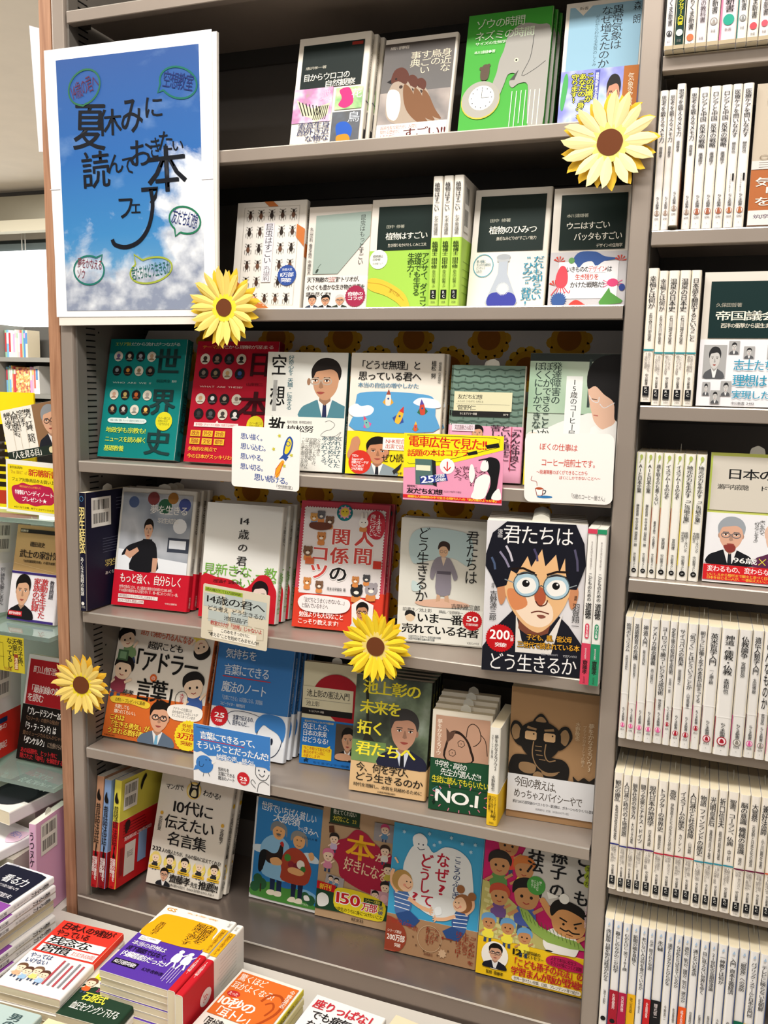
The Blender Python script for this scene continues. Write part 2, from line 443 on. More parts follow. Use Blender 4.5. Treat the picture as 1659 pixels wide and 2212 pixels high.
def bust(c, x0, y0, x1, y1, hair='#17120f', skin='#cf9c7c', coat='#23252e', shirt='#e8e6e6', glasses=None, tie=None, long=False, grey=False, jaw=1., turn=0, part='portrait_print', bare=False):
    """printed portrait of a person, head and shoulders, filling the box"""
    W = x1 - x0; H = y1 - y0
    f = lambda pts: [(x0 + a * W / 100, y0 + b * H / 100) for a, b in pts]
    A = lambda cx, cy, rx, ry, col, n=18, **k: c.P([(x0 + (cx + rx * math.cos(i * 2 * math.pi / n)) * W / 100, y0 + (cy + ry * math.sin(i * 2 * math.pi / n)) * H / 100) for i in range(n)], col, part)
    sk2 = '#%02x%02x%02x' % tuple(int(int(skin[i:i + 2], 16) * .8) for i in (1, 3, 5))
    if long: c.B(f([(26, 30), (22, 60), (18, 92), (40, 98), (60, 98), (82, 92), (78, 60), (74, 30), (50, 4)]), hair, part)
    if not bare:
        c.B(f([(2, 101), (6, 84), (22, 76), (38, 70), (62, 70), (78, 76), (94, 84), (98, 101), (50, 102)]), coat, part, 3)
        c.P(f([(36, 70), (64, 70), (56, 99), (46, 99)]), shirt, part)
        if tie: c.P(f([(47, 76), (53, 76), (55, 99), (46, 99)]), tie, part)
    c.P(f([(40, 55), (60, 55), (61, 72), (50, 80), (39, 72)]), sk2, part)
    A(26.5 + turn, 41, 3.5, 6, sk2); A(73.5 + turn, 41, 3.5, 6, sk2)
    c.B(f([(27, 26), (26, 44), (31, 58), (42, 69 * jaw), (50, 71 * jaw), (58, 69 * jaw), (69, 58), (74, 44), (73, 26), (50, 12)]), skin, part)
    c.B(f([(24, 38), (22, 20), (34, 5), (52, 1), (70, 7), (79, 22), (76, 38), (71, 26), (60, 20), (44, 22), (32, 24), (28, 30)]), hair, part)
    t = turn
    for ex in (39, 61):
        c.R(x0 + (ex - 6 + t) * W / 100, y0 + 33.2 * H / 100, x0 + (ex + 6 + t) * W / 100, y0 + 34.8 * H / 100, hair if not grey else '#555555', part)
        A(ex + t, 39, 4.4, 1.7, '#f4efe8', 10); A(ex + t, 39, 2, 1.8, '#1c1410', 10)
        c.L(f([(ex - 5 + t, 38), (ex + t, 36.8), (ex + 5 + t, 38)]), .014 * W, '#2a1d18', part)
    c.P(f([(49 + t, 38), (51 + t, 38), (55 + t, 50), (50 + t, 52), (46 + t, 50)]), sk2, part)
    c.B(f([(42 + t, 58), (50 + t, 57), (58 + t, 58), (50 + t, 61.5)]), '#9c4a42', part)
    if glasses:
        for ex in (39, 61):
            c.L([(x0 + (ex + t + 9 * math.cos(i * math.pi / 7)) * W / 100, y0 + (40 + 5.4 * math.sin(i * math.pi / 7)) * H / 100) for i in range(14)], .022 * W, glasses, part, closed=True)
        c.L(f([(48 + t, 39), (52 + t, 39)]), .02 * W, glasses, part)

# ---------------------------------------------------------------- books
def uprofile(W, T, off, r, n=3):
    """open U around the book block seen from above: front edge, spine, back edge"""
    a = [(-0., -off)]
    R = r + off
    for i in range(n + 1):
        t = -math.pi / 2 + math.pi / 2 * i / n; a.append((W - r + R * math.cos(t), r + R * math.sin(t)))
    for i in range(n + 1):
        t = math.pi / 2 * i / n; a.append((W - r + R * math.cos(t), T - r + R * math.sin(t)))
    a.append((0., T + off))
    return a
def ushell(name, W, T, z0, z1, off, th, r, mats, n=3):
    """sheet folded round the block: mats = front, spine, back, edge"""
    o = uprofile(W, T, off, r, n); q = uprofile(W, T, off - th, r, n) ; k = len(o); V = []; F = []; I = []
    for z in (z0, z1):
        V += [(x, y, z) for x, y in o] + [(x, y, z) for x, y in q]
    O0, I0, O1, I1 = 0, k, 2 * k, 3 * k
    for i in range(k - 1):
        mi = 0 if i < 1 + n // 2 else (2 if i > k - 3 - n // 2 else 1)
        F.append((O0 + i, O0 + i + 1, O1 + i + 1, O1 + i)); I.append(mi)
        F.append((I0 + i + 1, I0 + i, I1 + i, I1 + i + 1)); I.append(3)
        F.append((O0 + i + 1, O0 + i, I0 + i, I0 + i + 1)); I.append(3)
        F.append((O1 + i, O1 + i + 1, I1 + i + 1, I1 + i)); I.append(3)
    for i in (0, k - 1):
        f = (O0 + i, O1 + i, I1 + i, I0 + i); F.append(f if i == 0 else f[::-1]); I.append(3)
    return mesh(name, V, F, mats, I)
def book(name, label, W, H, T, front='#e8e4de', spine=None, back=None, pages=None, hard=False, group=None, r=None, slip=None):
    t = thing(name, label, 'book', group)
    t['W'] = W; t['H'] = H; t['T'] = T
    th = .0018 if hard else .0005; ins = .003 if hard else .0004
    r = r if r is not None else (.0012 if hard else min(.0028, T * .3))
    fm = M(front) if isinstance(front, str) else front
    ms = [fm, M(spine) if isinstance(spine, str) else (spine or fm), M(back) if isinstance(back, str) else (back or fm), M('#e9e5dc', .6)]
    reg(t, obj('cover', ushell('cover', W, T, 0, H, 0, th, r, ms), t))
    pb = MB().box(ins, th, ins, W - th - .0005, T - th, H - ins)
    reg(t, obj('pages', pb.mesh('pages', pages or PAGES), t))
    if slip:   # bookseller's slip sticking out of the pages
        s = MB().prism([(x, z) for x, z in smooth([(W * .45, H - .02), (W * .62, H - .02), (W * .62, H + .004), (W * .58, H + .009), (W * .535, H + .011), (W * .49, H + .009), (W * .45, H + .004)], 3)], T * .5, T * .5 + .0004)
        reg(t, obj('sales_slip', s.mesh('sales_slip', M('#d8d6cc', .6)), t))
    return t
def band(t, h, col, spine=None, z0=0., name='paper_band', back=None):
    W, H, T = t['W'], t['H'], t['T']
    cm = M(col) if isinstance(col, str) else col
    ms = [cm, M(spine) if spine else cm, M(back) if back else cm, M('#e9e5dc', .6)]
    r = min(.0028, T * .3)
    reg(t, obj(name, ushell(name, W, T, z0 + .0002, h, .0005, .0004, r, ms), t))
def front(t, lift=.0011): return Cv(t, (0, 0, t['H']), (t['W'], 0, 0), (0, 0, -t['H']), lift)
def spinec(t, lift=.0009): return Cv(t, (t['W'], 0, t['H']), (0, t['T'], 0), (0, 0, -t['H']), lift, 'spine_print', 'spine_lettering')
def backc(t, lift=.0009): return Cv(t, (t['W'], t['T'], t['H']), (-t['W'], 0, 0), (0, 0, -t['H']), lift, 'back_print', 'back_lettering')
def place(t, x, y, z, yaw=0, lean=0):
    z += t['T'] * math.sin(max(0, lean) * D2R) + .0006
    t.matrix_world = Matrix.Translation((x, y, z)) @ Matrix.Rotation(yaw * D2R, 4, 'Z') @ Matrix.Rotation(-lean * D2R, 4, 'X')
    return t
def place_spine(t, x, y, z, yaw=0, lean=0, tilt=0):
    """spine towards the aisle; lean back, tilt sideways (deg, + to the right)"""
    z += t['W'] * math.sin(max(0, lean) * D2R) + .0006
    t.matrix_world = (Matrix.Translation((x, y, z)) @ Matrix.Rotation(yaw * D2R, 4, 'Z') @ Matrix.Rotation(tilt * D2R, 4, 'Y') @ Matrix.Rotation(-lean * D2R, 4, 'X')
                      @ Matrix.Rotation(-math.pi / 2, 4, 'Z') @ Matrix.Translation((-t['W'], 0, 0)))
    return t
def stack_behind(t, n, x, y, z, yaw, lean, label, dx=.002, dy=0., dz=0.):
    """n more copies of a face-out book standing behind it"""
    T = t['T'] + .0012
    for i in range(1, n + 1):
        c = copy_tree(t, '%s, %s copy behind the front one' % (label, ('first', 'second', 'third', 'fourth', 'fifth', 'sixth')[i - 1]), 'copies standing behind the front book')
        ya = yaw * D2R
        place(c, x + (-math.sin(ya)) * T * i / math.cos(lean * D2R) + dx * i, y + math.cos(ya) * T * i / math.cos(lean * D2R) + dy * i, z + dz * i, yaw, lean)
def flat(t, x, y, z, rot=0, up='front'):
    """lying on its back cover, head away from the aisle; x,y = near left corner seen from above"""
    t.matrix_world = Matrix.Translation((x, y, z + t['T'] + .0006)) @ Matrix.Rotation(rot * D2R, 4, 'Z') @ Matrix.Rotation(-math.pi / 2, 4, 'X')
    return t

# ================================================================ the room
def struct(name, me, **k):
    o = obj(name, me); o['kind'] = 'structure'
    for a, b in k.items(): o[a] = b
    return o
CEIL = painted_metal('warm_white_ceiling', '#f2e7d6', .8, .1)
WALLM = painted_metal('warm_wall', '#cfc6b6', .8, .1)
FLOORM = painted_metal('pale_floor_vinyl', '#8f877c', .4, .05)
struct('ceiling', MB().box(-7, -5, 2.743, 4, 4.2, 2.80).mesh('ceiling', CEIL))
struct('floor', MB().box(-7, -5, -.05, 4, 4.2, 0).mesh('floor', FLOORM))
struct('wall_back', MB().box(-7, 3.95, 0, -4.3, 4.1, 2.743).box(-3.2, 3.95, 0, 4, 4.1, 2.743).box(-4.3, 3.95, 0, -3.2, 4.1, 1.75).box(-4.3, 3.95, 2.42, -3.2, 4.1, 2.743).mesh('wall_back', WALLM))
struct('trim_1', MB().box(-7, 3.90, 2.70, 4, 3.949, 2.742).mesh('trim_1', M('#6d6a68', .5)))
win = struct('window_1', MB().box(-4.3, 3.97, 1.75, -3.2, 4.0, 2.42).mesh('window_1', M('#3f4644', .3)))
obj('window_frame', MB().box(-4.32, 3.93, 2.34, -3.2, 3.96, 2.39).box(-4.03, 3.93, 1.75, -3.985, 3.96, 2.34).mesh('window_frame', M('#59615f', .4)), win)
bl = obj('roller_blind', MB().box(-3.985, 3.90, 1.74, -3.21, 3.91, 2.335).mesh('roller_blind', M('#f6fbff', .6, emit=1.2)), label='bright white roller blind lit from outside')
bl.parent = win
obj('blind_cord', MB().box(-3.66, 3.885, 2.335, -3.655, 3.89, 2.46).box(-3.63, 3.885, 2.335, -3.625, 3.89, 2.46).mesh('blind_cord', M('#d6d2c8')), win, label='white bead cord')
vb = tag(obj('window_valance', MB().box(-5.2, 3.80, 2.52, -2.8, 3.89, 2.69).mesh('window_valance', painted_metal('dull_steel_valance', '#a8a392', .3, metal=.5))), 'dull metal valance box above the bright window blind', 'valance')
cb = tag(obj('curtain_rail', MB().box(-5.2, 3.74, 2.44, -2.8, 3.83, 2.515).mesh('curtain_rail', M('#e6dfc8', .5))), 'pale cream curtain rail box under the metal valance', 'curtain rail')

# ---------------------------------------------------------------- far comic shelves
def spread(n, a, b): return [a + (b - a) * i / n for i in range(n + 1)]
cs = thing('comic_bookcase', 'distant grey bookcase full of colourful comics under the bright blind', 'bookcase')
CZ = (1.565, 1.315, 1.07, .82)
GREYP = M('#8f8d86', .45, name='far_grey_paint')
obj('back_panel', MB().box(-4.4, 3.86, 0, -3.0, 3.885, 1.79).mesh('back_panel', M('#5d5c58', .6)), cs)
for x in (-4.3, -3.655, -3.02):
    obj('post', MB().box(x - .02, 3.6, 0, x + .02, 3.86, 1.79).mesh('post', GREYP), cs)
for z in CZ:
    obj('shelf_board', MB().box(-4.28, 3.6, z - .03, -3.675, 3.86, z).box(-3.635, 3.6, z - .03, -3.04, 3.86, z).mesh('shelf_board', GREYP), cs)
PAL = ['#e8b7c4', '#f1e6d6', '#7fb7dd', '#e36d5a', '#f4f0ea', '#9fc8a8', '#d9a3cf', '#f3d27a', '#5d8fc4', '#efe2c6', '#c8454d', '#f7f5f2']
nm = {1.565: 'top', 1.315: 'second', 1.07: 'third', .82: 'fourth'}
ORD = 'first second third fourth fifth sixth seventh eighth ninth tenth eleventh twelfth thirteenth fourteenth fifteenth sixteenth seventeenth eighteenth nineteenth twentieth'.split()
CN = 'pink cream blue coral ivory mint lilac gold navy-blue sand crimson white'.split()
rnd = random.Random(3); cnt = 0
comicmat = [photo_mat('comic_cover_print', cc, 60, i, sharp=True) for i, cc in enumerate((['#fff6ee', '#f4c7a8', '#e07a50', '#3b3f55'], ['#f7f7f7', '#bcd8ee', '#6b8fc0', '#efc0cc'], ['#fff8e8', '#f3d27a', '#d8705a', '#4a4a5a'], ['#eef4f0', '#8fc7b8', '#e9a0b4', '#6a4a3a']))]
for z in CZ[:3]:
    for bay, (xa, xb) in enumerate(((-3.96, -3.685), (-3.63, -3.32))):
        x = xa; i = 0
        while x < xb - .02:
            face = (rnd.random() < .45 and i % 3 == 0)
            wd = .125 if face else rnd.choice((.013, .016, .019))
            if x + wd > xb: break
            h = .18 + rnd.random() * .015
            cw = rnd.randrange(12)
            b = obj('comic_book', MB().box(0, 0, 0, wd - .001, .03 if face else .12, h, 0).mesh('comic_book', comicmat[rnd.randrange(4)] if face else M(PAL[cw], .4)))
            b.location = (x, 3.66, z + .001)
            if not face:
                c0 = M(rnd.choice(PAL)); obj('spine_print', MB().box(.001, -.0006, h * rnd.choice((.2, .5, .72)), wd - .002, -.0001, h * .9).mesh('spine_print', c0), b)
            tag(b, '%s comic, %s along the %s distant comic shelf, %s of its grey upright' % ('face-out colourful' if face else 'thin ' + CN[cw], ORD[i], nm[z], ('left', 'right')[bay]), 'comic', 'comics on the distant shelves')
            x += wd; i += 1; cnt += 1

# ================================================================ the feature bookcase
SH = {0: 2.006, 1: 1.7727, 2: 1.5348, 3: 1.2796, 4: 1.0112, 5: .7573, 6: .4650}
XI0, XI1, XW = .0305, .9285, .9554
case = thing('display_bookcase', 'grey steel display bookcase with wooden end panel, covered in face-out books', 'bookcase')
def side_post(x0, x1, inner):
    mb = MB(); r = .003
    pts = [(x, y) for x, y in [(x0, .030), (x0, .003), (x0 + .001, .0005), (x0 + .003, 0), (x1 - .003, 0), (x1 - .001, .0005), (x1, .003), (x1, .030)]]
    k = len(pts)
    V = [(x, y, 0) for x, y in pts] + [(x, y, 2.35) for x, y in pts]
    F = [(i, (i + 1) % k, k + (i + 1) % k, k + i) for i in range(k)] + [tuple(range(k))[::-1], tuple(range(k, 2 * k))]
    return mesh('post', V, F, [METAL])
obj('post', side_post(0, .0254, 1), case)
obj('post', side_post(.9308, .9554, 0), case)
obj('side_panel', MB().box(.0254, .0075, 0, .0290, .0300, 2.2).box(.0235, .0300, 0, .0262, .235, 2.2).mesh('side_panel', METAL_SD), case)
obj('side_panel', MB().box(.9290, .012, 0, .9312, .0299, 2.35).box(.9304, .030, 0, .9325, .235, 2.35).mesh('side_panel', METAL_IN), case)
sl = MB()
z = .45
while z < 2.16:
    sl.box(.0262, .0335, z, .0266, .0575, z + .0022)
    sl.box(.0262, .198, z, .0266, .219, z + .0022)
    z += .01035
obj('slot_row', sl.mesh('slot_row', SLOT), case, kind='stuff', label='columns of black shelf-clip slots')
obj('rivet', MB().box(.0262, .0655, .93, .0267, .068, .933).box(.0262, .0655, 1.245, .0267, .068, 1.248).box(.0262, .0655, 1.50, .0267, .068, 1.503).mesh('rivet', SLOT), case)
obj('end_panel', MB().box(-.0245, .0, 0, -.0012, .26, 2.32).mesh('end_panel', WOOD), case, label='brown wood veneer end panel')
obj('back_panel', MB().box(.024, .2352, .40, .932, .24, 1.995).mesh('back_panel', METAL_IN), case)
def shelf_board(z, x0=XI0, x1=XI1, yb=.2335, par=case, lip=.0192, y0=.0006):
    mb = MB()
    # folded sheet: lip face, rounded top edge, deck, bottom return, rear upstand
    pr = [(y0 + .0002, z - lip + .001), (y0, z - .0020), (y0 + .0006, z - .0006), (y0 + .0020, z), (yb, z)]
    pr2 = [(yb, z - .0022), (y0 + .003, z - .0022), (y0 + .0022, z - .003), (y0 + .0022, z - lip + .0018), (y0 + .016, z - lip + .0018), (y0 + .016, z - lip), (y0 + .0012, z - lip)]
    pts = pr + pr2; k = len(pts)
    V = [(x0, y, zz) for y, zz in pts] + [(x1, y, zz) for y, zz in pts]
    F = [((i + 1) % k, i, k + i, k + (i + 1) % k) for i in range(k)]
    tr = tessellate_polygon([[Vector((y, zz, 0)) for y, zz in pts]])
    F += [tuple(t) for t in tr] + [tuple(k + i for i in t[::-1]) for t in tr]
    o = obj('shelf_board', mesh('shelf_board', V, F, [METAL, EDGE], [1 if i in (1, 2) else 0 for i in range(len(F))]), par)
    obj('rear_channel', MB().box(x0, yb - .006, z - .030, x1, yb, z - .0023).mesh('rear_channel', METAL_DK), o)
    for xx in (x0 + .0003, x1 - .0123):
        obj('clip_bracket', MB().box(xx, .02, z - .014, xx + .012, .045, z - .0023).mesh('clip_bracket', METAL_DK), o)
    return o
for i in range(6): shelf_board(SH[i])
# dark gap strips behind the shelves, where the pressed back panels stop
for i, (za, zb) in {1: (1.785, 1.832), 2: (1.54, 1.548), 5: (.90, .985), 6: (.545, .60)}.items():
    obj('back_gap', MB().box(.03, .2338, za, .93, .2351, zb).mesh('back_gap', METAL_DK), case)
obj('base_deck', MB().box(.0285, .0003, .4606, .9285, .2345, .4650).box(.0080, -.0065, .4606, .9285, .0002, .4672).box(.0080, -.0065, .02, .9285, -.0045, .4605).mesh('base_deck', STEEL), case, label='brushed steel base shelf and front')
obj('deck_edge', MB().box(.0080, -.0074, .4648, .9285, -.0066, .4676).mesh('deck_edge', M('#e6e0d8', .25, .3)), case)  # pale strip: highlight along the deck's front edge put into the colour
obj('base_plinth', MB().box(0.03, .03, 0, .93, .23, .02).mesh('base_plinth', METAL_DK), case)

# printed wrapping paper behind the two middle shelves
def daisy_sheet(z0, z1, x0, label, seed):
    t = thing('wrapping_paper', label, 'wrapping paper')
    W = .925 - x0; H = z1 - z0; y = .1725
    pts = [(0, .012), (.012, 0), (W, 0), (W, H - .012), (W - .012, H), (.02, H), (.004, H - .03)]
    reg(t, obj('paper_sheet', MB().prism([(x0 + a, z0 + b) for a, b in pts], y, y + .0006).mesh('paper_sheet', M('#d9d6d4', .55)), t))
    c = Cv(t, (x0, y, z1), (W, 0, 0), (0, 0, -H), .0002, 'daisy_petals')
    cols = [(x0 + .030 + .0640 * k) for k in range(int((W - .02) / .064) + 1)]
    for k, cx in enumerate(cols):
        for j in range(-1, 5):
            cz = z1 - .012 - .096 * j - (.048 if k % 2 else 0) - seed * .02
            r = .0350; mm = lambda q: q * 100 / W; mv = lambda q: q * 100 / H
            if cx - x0 + r > W or cx - x0 < r * .9: continue
            u, v = mm(cx - x0), mv(z1 - cz)
            if v < -mv(r) or v > 100 + mv(r): continue
            pet = '#e2b428' if (k + j) % 2 else '#d9a41c'
            inside = lambda px, py: mv(.008) < py < 100 - mv(.008)
            for q in range(13):
                a = q * 2 * math.pi / 13
                px, py = u + mm(r * .78) * math.cos(a), v + mv(r * .78) * math.sin(a)
                if inside(px, py): c.E(px, py, mm(.0092), mv(.0092), pet, 10, 'daisy_petals'); c.l -= c.step
            for rr, cc, part in ((.0285, '#d19a14', 'daisy_petals'), (.0190, '#a4620f', 'daisy_centres')):
                pp = [(u + mm(rr) * math.cos(a_ * math.pi / 12), min(99.6, max(.4, v + mv(rr) * math.sin(a_ * math.pi / 12)))) for a_ in range(24)]
                if max(p[1] for p in pp) - min(p[1] for p in pp) > 1.5: c.l += c.step * (2 if rr < .02 else 1); c.P(pp, cc, part); c.l -= c.step * (3 if rr < .02 else 2)
    c.done()
    return t
daisy_sheet(1.2850, 1.5120, .036, 'daisy print wrapping paper lining the third shelf behind the world history book', 0)
daisy_sheet(1.0180, 1.2570, .115, 'daisy print wrapping paper lining the fourth shelf, mostly hidden by books', 1)

# ================================================================ the neighbouring bookcase on the right
RZ = {'A': 1.8430, 'B': 1.6288, 'C': 1.4022, 'D': 1.1645, 'E': .9395, 'F': .7130, 'G': .4900}
rc = thing('paperback_bookcase', 'grey steel bookcase of white paperback spines at the right edge', 'bookcase')
obj('post', side_post(1.858, 1.883, 0), rc)
obj('side_panel', MB().box(.9556, .02, 0, .9572, .235, 2.35).mesh('side_panel', METAL_IN), rc)
obj('back_panel', MB().box(.9556, .2355, 0, 1.88, .24, 2.35).mesh('back_panel', METAL_IN), rc)
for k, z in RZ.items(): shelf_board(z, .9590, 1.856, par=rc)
obj('base_front', MB().box(.959, .001, .02, 1.856, .004, .468).mesh('base_front', STEEL), rc)

# ================================================================ table in front
tb = thing('display_table', 'low white display table covered in flat book stacks', 'table')
TZ = .430
obj('table_top', MB().box(-.75, -.95, TZ - .03, 1.25, -.012, TZ).box(-.75, -.0121, TZ - .03, -.0275, .105, TZ).mesh('table_top', M('#cfcac2', .35)), tb)
for x in (-.70, 1.15):
    for y in (-.9, -.08): obj('leg', MB().box(x, y, 0, x + .05, y + .05, TZ - .0301).mesh('leg', M('#8f8a84', .4)), tb)

# ================================================================ glass display stand on the left
gs = thing('glass_display_stand', 'tiered glass display stand of paperbacks left of the wooden panel', 'display stand')
obj('back_panel', MB().box(-.62, .19, 0, -.027, .20, 1.17).mesh('back_panel', M('#cfd6cf', .4)), gs)
for z, y0 in ((1.168, .0), (.9600, -.02), (.6750, -.02)):
    obj('glass_shelf', MB().box(-.62, y0, z - .008, -.0275, .189, z).mesh('glass_shelf', GLASS), gs)
obj('bracket', MB().box(-.615, -.0, .6, -.605, .189, 1.155).mesh('bracket', M('#b9bdb8', .3, .6)), gs)
obj('stand_base', MB().box(-.75, .108, 0, -.0275, .189, .52).mesh('stand_base', M('#aaa49c', .5)), gs)

# ================================================================ face-out books, shelf by shelf
def fb(name, label, row, x, y, W, H, T, yaw, lean, col, **k):
    n = k.pop('copies', 0); dx = k.pop('dx', .002); dz = k.pop('dz', 0)
    t = book(name, label, W, H, T, col, **k)
    t['_p'] = (x, y, SH[row], yaw, lean, n, dx, dz)
    return t
def fin(t, short=None):
    x, y, z, yaw, lean, n, dx, dz = t['_p']; del t['_p']
    place(t, x, y, z, yaw, lean)
    if n: stack_behind(t, int(n), x, y, z, yaw, lean, short, dx, 0, dz)
INK = '#1b1a1c'
# ---------------- shelf 1 (top): natural history paperbacks
t = fb('paperback_book', 'paperback with black title box over butterfly, flower and bird photos, top shelf', 1, .407, .048, .120, .180, .013, 0, 12, '#efe8dc', copies=2, dx=.005)
c = front(t); c.R(7, 7, 92, 46, '#15211f', 'title_panel'); c.R(75, 8.2, 90, 11, '#8c2a20', 'title_panel')
c.T('唐沢孝一著', 13, 26.5, 42, 29, '#c9c4b4'); c.T('目からウロコの', 11, 33, 76, 39.5, '#f1ece0', 1); c.T('自然観察', 42, 40, 84, 46, '#f1ece0', 1)
c.R(0, 46, 55, 76, photo_mat('butterfly_photo', ['#e7d9c0', '#d9b0c8', '#b46aa4', '#8a8a50'], 40, 1), 'photo_print')
c.P([(4, 55), (28, 64), (52, 60), (50, 70), (36, 76), (26, 72), (14, 69)], '#d8d4b0', 'photo_print')
for k in range(7): c.L([(8 + k * 5, 57 + k * .9), (16 + k * 4, 70)], 1.5, '#221f1a', 'photo_print'); c.L([(34 + k * 2.6, 62), (30 + k * 2.8, 74)], 1.1, '#221f1a', 'photo_print')
c.T('蝶', 38, 49, 52, 58, '#e8b8d0'); c.R(59, 48, 96, 67, photo_mat('leaf_photo', ['#5f9a4a', '#9cc47a', '#cfe0b8'], 60, 2), 'photo_print')
c.B([(64, 50), (76, 48), (82, 54), (84, 62), (74, 66), (64, 63), (68, 57)], '#cf2f78', 'photo_print'); c.T('花', 81, 50, 95, 58, '#f0c8dc')
c.R(57, 69, 96, 97, photo_mat('bird_photo', ['#0c1118', '#1a2436', '#2a3a4a'], 60, 3), 'photo_print'); c.B([(64, 80), (76, 78), (86, 84), (84, 93), (74, 96), (66, 90)], '#2458b8', 'photo_print'); c.B([(66, 90), (80, 89), (84, 95), (68, 96)], '#c08a20', 'photo_print')
c.T('鳥', 79, 70, 95, 79, '#cdd4dd'); c.T('身近な\n生き物の\n意外な\n素顔', 10, 76, 55, 99, '#3a3f66', 1, v=1); c.T('中公新書', 6, 96.5, 24, 98.5, '#555555'); c.done()
s = spinec(t); s.T('目からウロコの自然観察', 30, 6, 70, 52, '#555048', v=1); s.R(5, 60, 95, 60.8, '#26365e'); s.R(25, 84, 75, 92, '#15181c'); s.done()
fin(t, 'paperback with photo collage cover')
t = fb('paperback_book', 'paperback with a photo of three sparrows on a dark cover, top shelf', 1, .549, .05, .113, .166, .012, 0, 14, '#ece5dc')
c = front(t); c.R(0, 5, 97, 82, photo_mat('dusk_photo', ['#2c2624', '#3a322e', '#4a403a'], 8, 4), 'photo_print'); c.R(0, 52, 97, 82, photo_mat('gravel_photo', ['#5d5450', '#8a7d76', '#a89a90'], 25, 5), 'photo_print')
for dx, dy, sc in ((44, 9, .8), (30, 6, .9), (10, 0, 1.15)):
    q = lambda p: [(dx + a * sc, 38 + dy + b * sc) for a, b in p]
    c.B(q([(4, 6), (0, 18), (2, 32), (14, 38), (34, 38), (52, 44), (46, 34), (36, 20), (26, 6), (16, 0)]), '#a89888', 'bird_print')
    c.B(q([(20, 6), (30, 12), (44, 30), (56, 42), (40, 38), (26, 28), (20, 16)]), '#7a5234', 'bird_print'); c.B(q([(2, 10), (0, 20), (4, 32), (14, 35), (18, 24), (14, 12)]), '#e6e0d6', 'bird_print')
    c.B(q([(3, 4), (6, -6), (16, -8), (24, -2), (22, 6), (12, 3)]), '#5a2f22', 'bird_print'); c.P(q([(3, 1), (-2, 3), (4, 5)]), '#181414', 'bird_print'); c.E(*q([(9, 1)])[0], 1.5, 1.1, '#120e0c', 8, 'bird_print'); c.E(*q([(16, 8)])[0], 2.6, 1.7, '#3a2822', 10, 'bird_print')
c.T('細川博昭', 8, 8, 34, 11, '#c9c0b4'); c.T('身近な\n鳥の\nすごい\n事典', 38, 15, 94, 37, '#d9cfb8', 0, v=1); c.R(0, 82, 97, 100, '#f0ebe4', 'paper_strip')
c.T('超高性能な能力が、人間と\n関わる歴史が、\nしたたかな\n生存戦略が', 6, 83.5, 58, 99, '#8a2a22'); c.R(37, 88, 60, 99.5, '#f0ebe4', 'paper_strip'); c.T('すごい!!', 38, 87, 97, 97, '#5a1512', 2); c.done()
fin(t)
t = fb('paperback_book', 'bright green paperback with a grey elephant and round clock, top shelf', 1, .676, .05, .124, .188, .012, 0, 14, '#46a63c', copies=2, dx=.004, spine='#2f7f2c')
c = front(t); el = '#a3a09a'
c.B([(46, 32), (50, 20), (64, 12), (84, 14), (100, 22), (100, 88), (93, 98), (84, 99), (80, 82), (78, 62), (68, 60), (60, 63), (56, 58), (62, 52), (54, 52), (50, 60), (44, 70), (36, 62), (40, 50), (42, 40)], el, 'elephant_print')
c.L([(80, 22), (78, 40), (70, 54), (84, 50), (96, 44)], .7, '#3a3a3a', 'elephant_print', curve=True); c.E(62, 41, 2.6, 1.6, '#e9e4c0', 10, 'elephant_print'); c.E(62, 41, 1.2, .9, '#151515', 8, 'elephant_print'); c.P([(56, 57), (66, 49), (62, 57)], '#4a4a44', 'elephant_print')
c.E(24, 71, 23, None, '#c8b840', 26, 'clock_print'); c.E(24, 70.2, 22.4, None, '#a8a59c', 26, 'clock_print'); c.E(25, 69, 15, None, '#f6f6f2', 24, 'clock_print')
for k in range(12): a = k * math.pi / 6; c.E(25 + 12 * math.cos(a), 69 + 12 * math.sin(a) * .66, .8, .5, '#555555', 6, 'clock_print')
c.L([(25, 69), (34, 69)], .6, '#444444', 'clock_print'); c.L([(25, 69), (25, 62)], .6, '#444444', 'clock_print')
c.B([(22, 54), (21, 46), (25, 42), (31, 44), (30, 54)], '#5a4a3c', 'elephant_print'); c.E(21, 45, 2, 1.4, '#5a4a3c', 8, 'elephant_print'); c.E(30, 43, 2, 1.4, '#5a4a3c', 8, 'elephant_print')
c.T('ゾウの時間', 10, 5, 68, 13, '#dff0d4'); c.T('ネズミの時間', 10, 15, 80, 22.5, '#dff0d4'); c.T('サイズの生物学', 11, 23.5, 48, 26, '#e8f4e0', 1); c.T('本川達雄●著', 11, 30.5, 36, 33, '#e8f4e0')
c.lines(58, 66, 95, 96, 7, '#e6f2de', .9, v=1); c.T('中公新書 1087', 9, 95.5, 28, 98, '#d7ead0'); c.done()
s = spinec(t); s.T('ゾウの時間ネズミの時間', 30, 8, 70, 60, '#dff0d4', v=1); s.done(); fin(t, 'bright green elephant paperback')
t = fb('paperback_book', 'pale blue paperback on strange weather beside the right post, top shelf', 1, .8195, .05, .109, .181, .012, 0, 11, '#e6ded2')
band(t, .083, '#5a62b8'); c = front(t)
c.R(5, 4, 94, 54, '#8fb6cc', 'title_panel'); c.P([(11, 4), (33, 4), (22, 11)], '#e6ded2', 'title_panel'); c.T('新書', 17, 4.2, 28, 6.6, '#333333')
c.T('異常気象は\nなぜ増えたのか', 45, 6, 72, 54, '#1c2228', v=1); c.T('森 朗', 84, 5, 93, 22, '#1c2228', v=1); c.T('ゼロからわかる天気のしくみ', 38, 12, 43, 52, '#3c5560', v=1)
